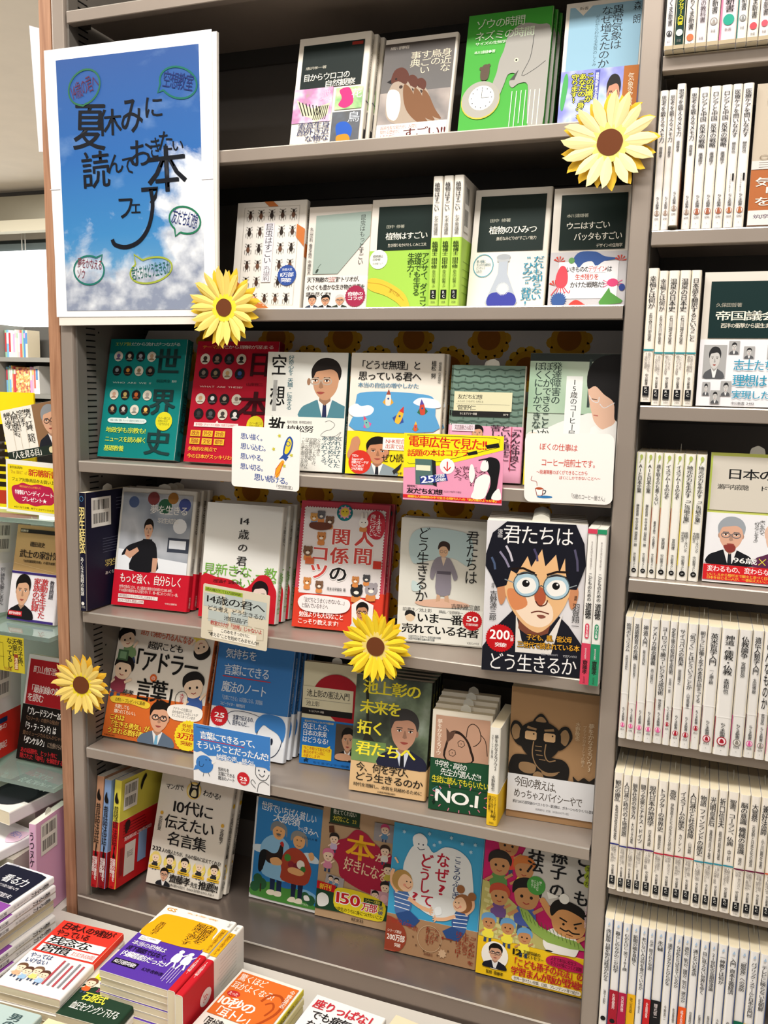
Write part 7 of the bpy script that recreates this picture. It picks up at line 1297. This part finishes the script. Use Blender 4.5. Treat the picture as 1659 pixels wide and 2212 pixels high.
for i, (ti, au, y1) in enumerate(F_):
    def art(s, t, ti=ti, au=au, y1=y1, i=i): chuo(s, ti, au or ' ', '24%02d' % (45 + i), BARS[i], ('室町幕府を二つに裂いた\n足利尊氏・直義兄弟の戦い', '所有者不明化と相続、\n空き家、制度のゆくえ', 'ヒントは経済学にある', '激動の時代は\nどう記録されたか', '日本に迫る\n13の危機と戦略', '人類の歴史を\n鉄馬から変えた', '君が来し夜や行きけん\n幻の宮')[i % 7], 6, y1, 57, b=1)
    sp('F', i, XF[i], XF[i + 1], -.0175 - .001 * ((i * 3) % 4), .1755, 'cream spine with a %s bar' % BN[BARS[i]], art, col=CR, slip=(i % 3 == 0))
# --- G
XG = [958, 971, 984, 996, 1008, 1019, 1029, 1043, 1055, 1066, 1077, 1089, 1101, 1112, 1125, 1139, 1152, 1165, 1178]
G_ = [('改訂新版 日銀を知れば経済がわかる', '池上彰', None, 56), ('暮らしのなかのニセ科学', '左巻健男', '#a81c30', 46), ('むのたけじ 笑う101歳', '河邑厚徳', '#b01a44', 42), ('新聞の嘘を見抜く', '徳山喜雄', '#eeb41c', 36), ('老いない人は何を食べているか', '松生恒夫', None, 56), ('ルポ 隠された中国', '金順姫', '#c82024', 36), ('永六輔', '隈元信一', '#17171a', 18), ('漢字とカタカナとひらがな', '今野真二', None, 46), ('なぜ私たちは生きているのか', '佐藤優', None, 46), ('遺伝か、能力か、環境か、努力か、運なのか', '橘木俊詔', '#ef5a1c', 58), ('通じない日本語', '窪薗晴夫', None, 32), ('目に見えない世界を歩く', '広瀬浩二郎', None, 46), ('21世紀の長期停滞論', '福田慎一', None, 42), ('一神教とは何か', '小原克博', None, 34), ('入門 資本主義経済', '伊藤誠', None, 40), ('「脱原発」への攻防', '小森敦司', '#10664c', 36), ('パブリック・スクールと日本の名門校', '秦', '#f0c01c', 56), ('テレビに映らない北朝鮮', '鴨下', '#20449c', 48)]
GN = {'#a81c30': 'red', '#b01a44': 'crimson', '#eeb41c': 'yellow', '#c82024': 'scarlet', '#17171a': 'black', '#ef5a1c': 'orange', '#10664c': 'green', '#f0c01c': 'golden', '#20449c': 'blue'}
for i, (ti, au, bc, y1) in enumerate(G_):
    def art(s, t, ti=ti, au=au, bc=bc, y1=y1, i=i):
        s.P([(36, 5.4), (56, 2.6), (66, 5.4)], '#aac4e0', 'emblem_print'); s.T('865', 40, 6.2, 62, 7.2, '#55504c'); s.R(92, 0, 100, 98, '#28447e' if not bc else '#35508a', 'colour_bar'); top = 62
        s.T(ti, 24, 9, 78, y1, INK, 1, v=1)
        if bc: s.R(0, top, 100, 99.8, bc, 'paper_band'); s.T(au, 34, top + 3, 68, top + 17, '#f4e6e6' if bc not in ('#eeb41c', '#f0c01c') else '#3a2c0c', 1, v=1)
        else: s.T(au, 36, top + 2, 64, top + 15, '#55504c', 1, v=1)
        if i < 2: s.E(50, 90, 30, None, '#151515', 14, 'roundel')
    d = 'white spine with %s' % (('a %s lower band' % GN[bc]) if bc else 'a blue edge')
    sp('G', i, XG[i], XG[i + 1], -.0165 - .001 * ((i * 7) % 3), .1755, d, art, col='#eeecec', slip=(i % 3 == 1))

# ================================================================ books lying on the front table
def simple_stack(n, W, H, T, x, y, z, rot, label, col=WH, spine=None, cat=None, jit=.002, seed=0, band_=None, pages=None):
    """n plain copies lying under a top book; returns top height"""
    rnd = random.Random(seed); p = None
    for i in range(n):
        if p is None:
            p = book('paperback_book', '%s, %s from the bottom' % (label, SIDE[i]), W, H, T, col, spine=spine, pages=pages, group='copies stacked on the front table')
            if band_: band(p, *band_)
            t = p
        else: t = copy_tree(p, '%s, %s from the bottom' % (label, SIDE[i]))
        flat(t, x + rnd.uniform(-jit, jit), y + rnd.uniform(-jit, jit), z, rot + rnd.uniform(-.6, .6)); z += T + .0014
    return z
def ftop(name, label, W, H, T, x, y, z, rot, col, **k):
    b_ = k.pop('band_', None); t = book(name, label, W, H, T, col, **k)
    if b_: band(t, *b_)
    flat(t, x, y, z, rot); return t, front(t)
# positions: far left corner (xf,yf) given, near-left computed from H and rot
def near(xf, yf, H, rot): a = rot * D2R; return xf + H * math.sin(a), yf - H * math.cos(a)
# red "bad habits" book
R_ = -12; x, y = near(.071, -.116, .168, 4); z = simple_stack(4, .117, .168, .0125, x, y, TZ, 4, 'plain copy under the red habits book')
t, c = ftop('paperback_book', 'red topped paperback with a white lower band of cartoon family, front table', .117, .168, .0125, x, y, z, 4, '#e2392c', band_=(.084, '#ece8e8'))
c.T('日本人の9割が', 8, 3, 92, 13, '#2a1210', 2); c.T('やっている', 8, 14, 62, 23, '#2a1210', 2); c.R(6, 25, 96, 36, '#f0ecea', 'title_panel'); c.R(6, 38, 96, 48, '#f0ecea', 'title_panel'); c.T('残念な', 10, 24.5, 76, 36, INK, 3); c.T('習慣', 10, 37.5, 54, 48, INK, 3); c.T('まだまだある130項目', 58, 40, 94, 46, '#c83030', 1)
c.T('やっては\nいけない', 6, 52, 40, 66, '#24467c', 1, rot=-2)
for k in range(4): toon(c, 12 + k * 13, 74 + (k % 2) * 3, 1.15, hair=('#6a4a34', '#5a3a2c', '#7a5a44', '#5a3a2c')[k], top=('#e8b08c', '#9cc0e0', '#ecd87c', '#a8c8e8')[k])
for k in range(5): c.R(58 + k * 8, 54 + (k % 3) * 2, 61 + k * 8, 88, ('#b84a54', '#8a8a90')[k % 2], 'lettering'); c.l -= c.step
c.done()
# yellow / dark green exercise book
x, y = near(.1915, -.128, .158, 3); z = simple_stack(3, .100, .158, .0125, x, y, TZ, 3, 'plain copy under the green exercise book')
t, c = ftop('paperback_book', 'paperback with yellow top and dark green band, beside the tall pile', .100, .158, .0125, x, y, z, 3, '#e8e4d4', band_=(.068, '#1f3a2a'))
c.R(8, 5, 96, 48, '#f0e02c', 'title_panel'); c.T('高血圧は\n一生だけで\n下がる運動', 14, 7, 40, 46, '#4a4a18', 1, v=1); c.T('石原式', 16, 66, 56, 77, '#f0e84a', 3); c.T('かんたん足踏み', 28, 57, 84, 64, '#d84a8c', 1); c.T('血圧をグングン下げる', 10, 80, 92, 90, '#eef0e8', 2); toon(c, 10, 54, 1.4, hair='#7a4a34', top='#d8602c'); c.done()
# cream book and pale book at the near edge
x, y = near(.1950, -.2950, .172, 0); z = simple_stack(3, .108, .172, .012, x, y, TZ, 0, 'plain copy under the cream stamina book')
t, c = ftop('paperback_book', 'cream paperback at the bottom edge, in front of the green band book', .108, .172, .012, x, y, z, 0, '#e8dcb4')
c.T('体力の正体は筋肉', 10, 6, 96, 14, '#3a4434', 2); c.E(60, 34, 26, None, '#efe9d4', 20); c.done()
x, y = near(.0700, -.3000, .172, 3); z = simple_stack(3, .112, .172, .012, x, y, TZ, 3, 'plain copy under the pale blue book')
t, c = ftop('paperback_book', 'pale blue green paperback in the bottom left corner of the table', .112, .172, .012, x, y, z, 3, '#b4c8c6')
c.T('男の孤独', 62, 6, 80, 40, '#3c5458', 1, v=1); c.done()
# tall pile with the purple band (yellow/white cover)
x, y = .216, -.262
rot = 0
x, y = near(.2370, -.0520, .180, rot); zt = TZ
zt = simple_stack(7, .124, .180, .0112, x, y, TZ, rot, 'purple banded copy in the tall pile under the orange book', col='#ece8e4', band_=(.098, '#5a3aa8'))
t, c = ftop('paperback_book', 'orange and white paperback with purple band on top of the tall pile', .124, .180, .0112, x, y, zt, rot, '#f1efea', band_=(.098, '#5936a4'))
c.B([(4, 26), (6, 17), (14, 13), (34, 12), (66, 12), (86, 13), (94, 17), (95, 26), (95, 46.8), (4, 46.8)], '#f3ae18', 'title_panel', 3); c.T('GS', 5, 2.4, 20, 8.6, '#e8a030', 2); c.T('幻冬舎', 36, 3.4, 84, 5.4, '#e8a83c'); c.T('内臓脂肪を\n最速で落とす', 62, 14, 90, 46, '#3a2a12', 1, v=1); c.T('奥田昌子', 14, 25, 24, 44, '#4a3412', 1, v=1)
c.P([(8, 48), (38, 48), (38, 54), (8, 54)], '#f4f0f0', 'bubble_print'); c.T('がん、生活習慣病、\n認知症etc.', 10, 49, 34, 53, '#3a3444'); c.T('本当の恐怖は', 6, 56, 56, 62, '#f0ecf4', 2); c.T('皮下脂肪ではなく、', 6, 63.5, 70, 69.5, '#1a1024', 2); c.T('内臓脂肪だった!', 6, 71, 70, 78, '#f0ecf4', 3); c.R(5, 82, 40, 89, '#15101c', 'band_print'); c.T('10万部突破!', 7, 83, 38, 88, '#f0ecf4', 2); c.T('幻冬舎新書', 48, 84, 78, 88, '#1a1024', 1)
for dx in (0, 14): c.E(76 + dx, 55, 3.6, None, '#f0ecf4', 12, 'figure_print'); c.B([(72 + dx, 58), (80 + dx, 58), (82 + dx, 68), (71 + dx, 68)], '#f0ecf4', 'figure_print', 3); c.L([(74 + dx, 68), (72 + dx, 76)], 2.4, '#f0ecf4', 'figure_print'); c.L([(79 + dx, 68), (82 + dx, 75)], 2.4, '#f0ecf4', 'figure_print'); c.L([(81 + dx, 60), (87 + dx, 56)], 2, '#f0ecf4', 'figure_print')
c.lines(78, 74, 96, 94, 5, '#d8d0ea', .7, v=1); c.done()
s = spinec(t, .0011); s.R(0, 14, 100, 46, '#f3ae18'); s.T('内臓脂肪を最速で落とす', 26, 15, 74, 44, '#3a2a12', 1, v=1); s.done()
# two copies standing spine up beside the pile
for i in range(2):
    t = book('paperback_book', 'white, orange and red paperback standing spine up, %s the tall pile' % ('touching' if i == 0 else 'one step right of'), .108, .178, .0125, '#f1efea', group='copies standing spine up by the pile')
    band(t, .085, '#c8202c'); s = spinec(t, .0011); s.R(0, 14, 100, 48, '#f3ae18'); s.T('内臓脂肪を最速で落とす', 26, 15, 74, 46, '#3a2a12', 1, v=1); s.T('幻冬舎', 30, 4, 70, 10, '#8a8478', v=1); s.T('10万部突破!', 30, 56, 74, 78, '#f6e4e4', 1, v=1); s.done()
    k = backc(t, .0011); k.barcode(62, 6, 90, 44); k.lines(8, 14, 56, 48, 8, '#a8a49c', .5, v=1); k.E(40, 66, 12, 9, '#e8dcdc', 16, 'badge_print'); k.T('100万', 32, 62, 48, 70, '#c8202c', 1, v=1); k.lines(60, 60, 92, 92, 5, '#8c141c', 1, v=1); k.done()
    # local x (depth) -> up, local z (height) -> away, local y -> right
    t.matrix_world = Matrix.Translation((.3650 + i * .0155, -.2400 - .004 * i, TZ + .0006)) @ Matrix.Rotation(0, 4, 'Z') @ Matrix(((0, 1, 0, 0), (0, 0, 1, 0), (1, 0, 0, 0), (0, 0, 0, 1)))
# orange ear book, slouching book, food book, mint book, white book
x, y = near(.4070, -.0950, .176, -3); z = simple_stack(3, .112, .176, .0128, x, y, TZ, -3, 'plain copy under the orange ear book', spine='#e8e0b0')
t, c = ftop('paperback_book', 'orange paperback with a big ear drawing, right of the tall pile', .112, .176, .0128, x, y, z, -3, '#ece8e0', spine='#e3d43c')
c.R(4, 4, 96, 60, '#e0702c', 'title_panel'); c.T('驚くほど', 7, 6, 50, 15, '#fbeee2', 1); c.T('耳がよくなる!', 6, 17, 72, 26, '#fbeee2', 1); c.E(18, 32, 10, 4, '#c8302c', 14, 'badge_print'); c.T('たった', 11, 30, 25, 34, '#ffffff', 1); c.T('10秒の', 6, 36, 62, 48, '#fdf6ee', 3); c.T('「耳トレ」', 6, 49, 74, 60, '#fdf6ee', 3)
c.L([(60, 30), (66, 20), (80, 18), (90, 26), (90, 38), (82, 50), (74, 58)], 4, '#b04a1c', 'ear_print', curve=True); c.L([(68, 32), (76, 28), (82, 34), (78, 44)], 3, '#b04a1c', 'ear_print', curve=True); c.T('今野清志', 87, 7, 94, 30, '#fbeee2', 1, v=1); c.T('「耳が遠い」が聞こえる!', 6, 64, 90, 74, INK, 2); c.done()
s = spinec(t); s.T('10秒の耳トレ', 25, 10, 75, 60, '#5a5420', 1, v=1); s.done()
x, y = near(.5420, -.1000, .176, -4); z = simple_stack(3, .117, .176, .0120, x, y, TZ, -4, 'plain copy under the sitting book')
t, c = ftop('paperback_book', 'white paperback with pink first line about sitting, bottom edge centre', .117, .176, .0120, x, y, z, -4, '#efecec')
c.T('座りっぱなし', 5, 5, 96, 16, '#c8303c', 3); c.T('でも病気に', 10, 18, 80, 28, INK, 2); c.T('ならない', 12, 30, 64, 40, INK, 2); c.E(60, 48, 14, None, '#e8c84a', 18); c.done()
x, y = near(.6700, -.0950, .150, -8); z = simple_stack(3, .108, .150, .0120, x, y, TZ, -8, 'plain copy under the cream food book')
t, c = ftop('paperback_book', 'cream paperback with one huge black character at the bottom edge', .108, .150, .0120, x, y, z, -8, '#ecd9b8'); c.T('食べ', 8, 10, 90, 32, INK, 2); c.done()
x, y = near(.7920, -.0950, .150, -6); z = simple_stack(3, .108, .150, .0120, x, y, TZ, -6, 'plain copy under the mint green book')
t, c = ftop('paperback_book', 'mint green paperback just showing at the bottom edge, rightmost on the table', .108, .150, .0120, x, y, z, -6, '#b4d8c4'); c.T('最高の休養', 8, 8, 86, 18, '#c84a4a', 2); c.done()
x, y = near(.4000, -.2900, .170, -7); z = simple_stack(3, .112, .170, .0120, x, y, TZ, -7, 'plain copy under the white question book')
t, c = ftop('paperback_book', 'white paperback with black vertical title below the spine-up copies', .112, .170, .0120, x, y, z, -7, '#efeceb'); c.T('何を\n食べるな', 6, 8, 44, 60, INK, 2, v=1); c.done()
# pile of the dark blue care book at far left, spines facing right
rot = -3; x0, y0 = near(-.074, -.088, .176, rot); zz = TZ
for i in range(9):
    rev = i in (4, 5)
    t = book('paperback_book', ('%s copy in the left pile, %s from the bottom' % ('page-edge side out' if rev else 'white spined', SIDE[i])) if i < 8 else 'white paperback with navy title box, topmost of the left pile', .108, .176, .0128, '#eeecee', group='copies in the left pile' if i < 8 else None, pages=PAGES)
    band(t, .082, '#8c4aa0', spine='#eeecee')
    s = spinec(t, .0012); s.T('看る力', 24, 8, 78, 30, INK, 2, v=1); s.T('アガワ流介護入門', 34, 34, 62, 52, '#77747a', v=1); s.T('阿川佐和子', 30, 60, 70, 80, '#44424a', 1, v=1); s.done()
    if i == 8:
        c = front(t, .0012); c.B([(3, 4), (20, 3), (78, 3), (92, 5), (93, 14), (93, 53), (3, 53)], '#14182c', 'title_panel', 1); c.T('看る力', 30, 16, 80, 28, '#f0eef0', 2); c.T('アガワ流介護入門', 28, 31, 78, 35, '#e0dee4'); c.T('大塚宣夫', 40, 42, 84, 48, '#e6e4ea', 1); c.T('文春新書', 8, 1, 30, 3, '#8a90a8'); c.T('介護に\nムリは禁物\nプロの極意', 34, 56, 84, 92, '#e8d8a0', 2, v=1); c.done()
    if rev:
        flat(t, x0, y0, zz, rot); t.matrix_world = Matrix.Translation((x0 + .108, y0 + .176 * math.cos(rot * D2R), zz + .0134)) @ Matrix.Rotation((rot + 180) * D2R, 4, 'Z') @ Matrix.Rotation(-math.pi / 2, 4, 'X')
    else: flat(t, x0 + .0025 * math.sin(i * 2.1), y0 + .002 * math.cos(i * 3.), zz, rot)
    zz += .0142

# ================================================================ left: books, cards and signs on the glass stand
def lft(name, label, x, z, W, H, T, col, y=.04, lean=12, yaw=0, **k):
    b_ = k.pop('band_', None); t = book(name, label, W, H, T, col, **k)
    if b_: band(t, *b_)
    place(t, x, y, z, yaw, lean); return t
G1, G2, G3 = 1.168, .9600, .6750
t = lft('paperback_book', 'tan face-out paperback with a man in black above the yellow card, upper glass shelf', -.180, G2, .110, .182, .012, '#c39f6c', band_=(.094, '#ece8ee')); c = front(t, .0013)
c.R(8, 4, 26, 8, '#22201c', 'title_panel'); c.R(26, 4, 98, 8, '#2a2824', 'title_panel'); c.T('新潮新書', 9, 4.8, 25, 7.4, '#e8dcc0', 1); c.T('磯田道史', 32, 17, 64, 22, INK, 2); c.T('武士の家計簿', 12, 26, 97, 34, INK, 2); c.T('「加賀藩御算用者」の幕末維新', 18, 36, 90, 39, INK, 1); c.R(0, 48.6, 99, 51, '#3c2c74', 'band_print'); c.R(0, 97, 99, 99.6, '#3c2c74', 'band_print'); c.L([(0, 40), (99, 47)], .5, '#e0c49c')
bust(c, 0, 50.6, 56, 97, coat='#17171a', shirt='#17171a', skin='#d8a888'); c.T('激動を生きた\n家族の記録', 50, 54, 80, 95, '#c02c30', 2, v=1); c.T('教育問題', 84, 55, 93, 74, '#2a2430', 2, v=1); c.R(2, 90, 32, 95, '#c0242c', 'badge_print'); c.T('創刊15周年', 4, 91, 30, 94, '#ffffff', 1); c.done()
for i in range(2):
    t = book('paperback_book', 'white spine with purple band, %s of the tan paperback' % ('immediately left', 'two places left')[i], .108, .182, .013, '#edeae8', back='#e9e6e6'); band(t, .096, '#ece9f0'); s = spinec(t, .0012); s.R(0, 0, 100, 4, '#1c1a1a'); s.T('日本人の叡智', 26, 8, 74, 40, INK, 1, v=1); s.R(0, 48, 100, 50.5, '#3c2c74'); s.T('磯田道史', 30, 55, 70, 75, '#55505a', v=1); s.done(); k = backc(t, .0012); k.barcode(8, 5, 44, 36); k.T('別に勝負を必要としません', 22, 52, 34, 92, '#3a3640', v=1); k.done()
    place_spine(t, -.212 - .0145 * i, .015, G2, 6, 8)
t, c = sheet('hanging_ad_card', 'yellow card with a family-tree diagram hanging under the upper glass shelf', 'card', (-.1735, -.024, .954), (.088, .0, .0), (.004, 0, -.066), col='#c0b02c', r=0)
c.T('俺の子孫、\n天皇に\nなってるし', 56, 4, 97, 90, '#1c1a10', 2, v=1); c.R(74, 48, 84, 92, '#8c3a24', 'badge_print'); c.T('清盛', 75, 58, 83, 90, '#f0e4b8', 1, v=1)
for a in (((8, 20), (8, 80)), ((8, 20), (46, 20)), ((20, 20), (20, 60)), ((20, 60), (48, 60)), ((34, 20), (34, 80)), ((46, 20), (46, 88))): c.L(list(a), .8, '#6a6218', 'diagram_print')
c.T('今上天皇', 46, 88, 66, 97, '#8c3a24', 1); c.done()
t = lft('paperback_book', 'red and black face-out paperback leaning on the lower glass shelf', -.181, G3, .116, .205, .012, '#e6dede', y=.05, lean=13, band_=(.108, '#15120f')); c = front(t, .0013)
c.R(5, 4, 99, 47, '#a81c24', 'title_panel'); c.T('町山智浩', 14, 10, 62, 17, '#e8d4d0', 1); c.T('「最前線の映画」\nを読む', 8, 28, 99, 44, '#f2e8e4', 2); c.T('「ブレードランナー2049」', 8, 50, 99, 57, '#f0ecea', 3); c.T('「ロリータ」の意外な接点!?', 8, 58, 80, 62, '#8a6a50'); c.T('「ラ・ラ・ランド」は', 8, 64, 76, 71, '#f0ecea', 3); c.T('愛のミュージカルなんかじゃない', 8, 72, 99, 76, '#8a6a50'); c.T('「ダンケルク」', 8, 77.5, 60, 84, '#f0ecea', 3); c.T('に仕掛けられた', 62, 79, 99, 84, '#a08a78', 1); c.T('あの話題作、ヒット作に\n隠された「暗号」を解読する', 8, 88, 99, 98, '#b8262c', 2); c.done()
for i in range(4):
    t = book('paperback_book', 'red banded shrine paperback, spine out, %s left of the red and black book' % ('first', 'second', 'third', 'fourth')[i], .106, .198, .0125, '#ebe6e2', back='#e9e5e4', group='shrine paperbacks on the lower glass shelf'); band(t, .088, '#d42c20'); s = spinec(t, .0012); s.R(0, 0, 100, 8, '#b89468'); s.P([(0, 8), (100, 8), (50, 12)], '#b89468'); s.T('運を開く', 30, 13, 70, 26, '#444040', 1, v=1); s.T('神社のしきたり', 22, 27, 80, 54, INK, 2, v=1); s.done()
    k = backc(t, .0012); k.barcode(14, 8, 60, 40); k.R(8, 60, 52, 65, '#17305c'); k.T('日本の', 10, 66, 50, 72, '#f2e0d8', 2); k.T('古事記', 10, 84, 52, 91, '#f2e0d8', 2); k.done()
    place_spine(t, -.2045 - .0142 * i - .0, -.006, G3, 14, 6)
# signs on the top glass
t, c = sheet('yellow_sign', 'big yellow sign board with a bold black character, partly out of frame at left', 'sign', (-.420, .088, 1.392), (.278, 0, 0), (0, 0, -.222), th=.004, col='#f2df1c', r=.003)
c.T('書', 46, 30, 95, 84, '#2a2014', 3); c.T('新', 2, 30, 42, 84, '#2a2014', 3); c.R(0, 85, 100, 97, '#c03a22', 'red_strip'); c.burst(96, 91, 4, '#f2e27a', 5, .4, 'red_strip'); c.done()
t, c = sheet('recommendation_card', 'tilted card with a grey-haired man and vertical writing, beside the wooden panel', 'card', (-.172, .034, 1.358), (.1440, 0, .027), (.0185, 0, -.092), col='#f0ece2', r=0)
c.R(50, 0, 99.5, 82, '#8c6a4c', 'photo_print'); bust(c, 52, 4, 96, 84, hair='#8e9296', skin='#d8a88a', coat='#22242c', glasses='#3a2c2c', grey=True)
c.T('権力、打算、狡知、\n空とぼけ…\n人間も歴史も、\n繰り返す。', 4, 6, 47, 78, '#23211c', 1, v=1)
for k in range(3): c.R(14.6 + k * 10.6, 4, 15 + k * 10.6, 80, '#b8a48c', 'rule_print')
c.R(0, 82, 99.8, 99.8, '#26312a', 'strip_print'); c.T('「人を見る目」', 3, 84, 58, 98, '#f2efe6', 2); c.P(c.ell(68, 91, 3, 6, 6, 90, 270) + c.ell(92, 91, 3, 6, 6, -90, 90), '#e6dcae', 'strip_print'); c.done()
# card leans on a small clear stand
t, c = sheet('gift_notice_card', 'white framed yellow notice with a crimson cloud, standing on the top glass', 'card', (-.163, .030, 1.2715), (.130, 0, -.004), (.002, 0, -.0975), col='#eceae2', r=0)
c.R(3, 9, 99, 94, '#efd81f', 'yellow_print'); c.T('創刊15周年', 7, 12, 30, 17, '#2a2412', 2); c.T('The BEST of', 8, 19, 38, 27, '#a8781c', 0); c.T('新潮新書', 40, 15, 92, 28, '#b8281c', 3); c.T('フェア対象商品をお買い上げで', 10, 33, 98, 40, '#2a2412', 1)
c.B([(10, 58), (12, 50), (22, 46), (30, 42), (44, 45), (56, 42), (70, 44), (80, 46), (84, 56), (86, 68), (80, 78), (66, 80), (52, 84), (38, 81), (24, 82), (14, 74)], '#b8244a', 'cloud_print'); c.T('磯田道史さんが選んだ', 24, 47, 62, 51, '#f0a04a', 1); c.T('特製ハンディノート', 16, 56, 84, 65, '#ffffff', 2); c.T('プレゼント★', 28, 68, 72, 77, '#ffffff', 2); c.T('※なくなり次第、終了とさせていただきます', 14, 87, 92, 91, '#2a2412'); c.done()
# flat and upright books at the lower left
def lflat(name, label, W, H, T, x, y, z, rot, col, **k):
    t = book(name, label, W, H, T, col, **k); flat(t, x, y, z, rot); return t, front(t)
lb = tag(obj('plinth_box', MB().box(-.62, .030, TZ + .0005, -.1200, .1075, .600).mesh('plinth_box', M('#b5aea2', .5))), 'grey box step carrying the thick dark and pink paperback', 'display step')
t, c = lflat('softcover_book', 'thick paperback with black and pink cover, cream page edges, on the grey step', .100, .150, .026, -.2050, -.0350, .6006, -8, '#e9e4e0', pages=PAGES)
c.R(0, 0, 100, 30, '#c82a54'); c.R(0, 24, 100, 72, '#1a1c20'); c.B([(20, 50), (60, 40), (90, 56), (80, 84), (40, 92), (14, 74)], '#2a2c30'); c.T('TOKYO\nBLACKOUT', 14, 10, 92, 44, '#e8e4e0', 2); c.done()
sb = tag(obj('plinth_box', MB().box(-.62, -.060, TZ + .0005, -.0900, .0290, .5430).mesh('plinth_box', M('#b5aea2', .5))), 'low grey step under the white flecked softcover', 'display step')
t, c = lflat('softcover_book', 'white softcover with blue flecks lying on the low grey step', .100, .140, .020, -.2150, -.1150, .5436, -10, '#ececec', pages=PAGESW)
c.B([(60, 20), (90, 8), (98, 30), (80, 40)], '#e6c8dc'); c.B([(10, 80), (24, 70), (30, 84), (16, 92)], '#3c5ca0'); c.T('明日へ', 62, 14, 90, 26, '#7a8ad0', 1); c.done()
z = simple_stack(4, .110, .165, .0150, -.2080, -.2350, TZ, -3, 'plain copy under the green glossy softcover')
t, c = lflat('softcover_book', 'green and white glossy softcover lying left of the pink spines', .110, .165, .014, -.2080, -.2350, z, -3, '#e4e8e0', pages=PAGESW)
c.R(40, 0, 100, 40, '#5c8a3c'); c.B([(62, 10), (90, 4), (98, 24), (70, 34)], '#6a4a30'); c.T('健康', 66, 8, 92, 24, '#e8ece0', 3); c.T('だから\n薬膳を\nはじめよう', 30, 44, 90, 92, '#c83a54', 1, v=1); c.done()
for i in range(2):
    t = book('softcover_book', 'pink spine of a slim softcover, %s' % ('left one with a barcode showing', 'right one against the wooden panel')[i], (.100, .058)[i], .188, .015, '#dba8cc', spine='#e4b4d4', back='#dfa9cc', pages=PAGESW, slip=True, group='pink softcovers standing by the panel')
    s = spinec(t); s.T('うつヌケ', 18, 8, 82, 44, '#2a1f2c', 2, v=1); s.T('うつトンネルを抜けた人たち', 38, 48, 62, 74, '#5a3a58', v=1); s.T('田中圭一', 24, 76, 76, 92, '#2a1f2c', 2, v=1); s.R(0, 92, 100, 100, '#8a9a94', 'colour_bar'); s.done()
    k = backc(t); k.barcode(14, 4, 62, 36); k.done()
    place_spine(t, (-.0520, -.0425)[i], (-.066, .044)[i], TZ, (6, 0)[i], (2, 0)[i])
bpy.data.objects.remove(_to)
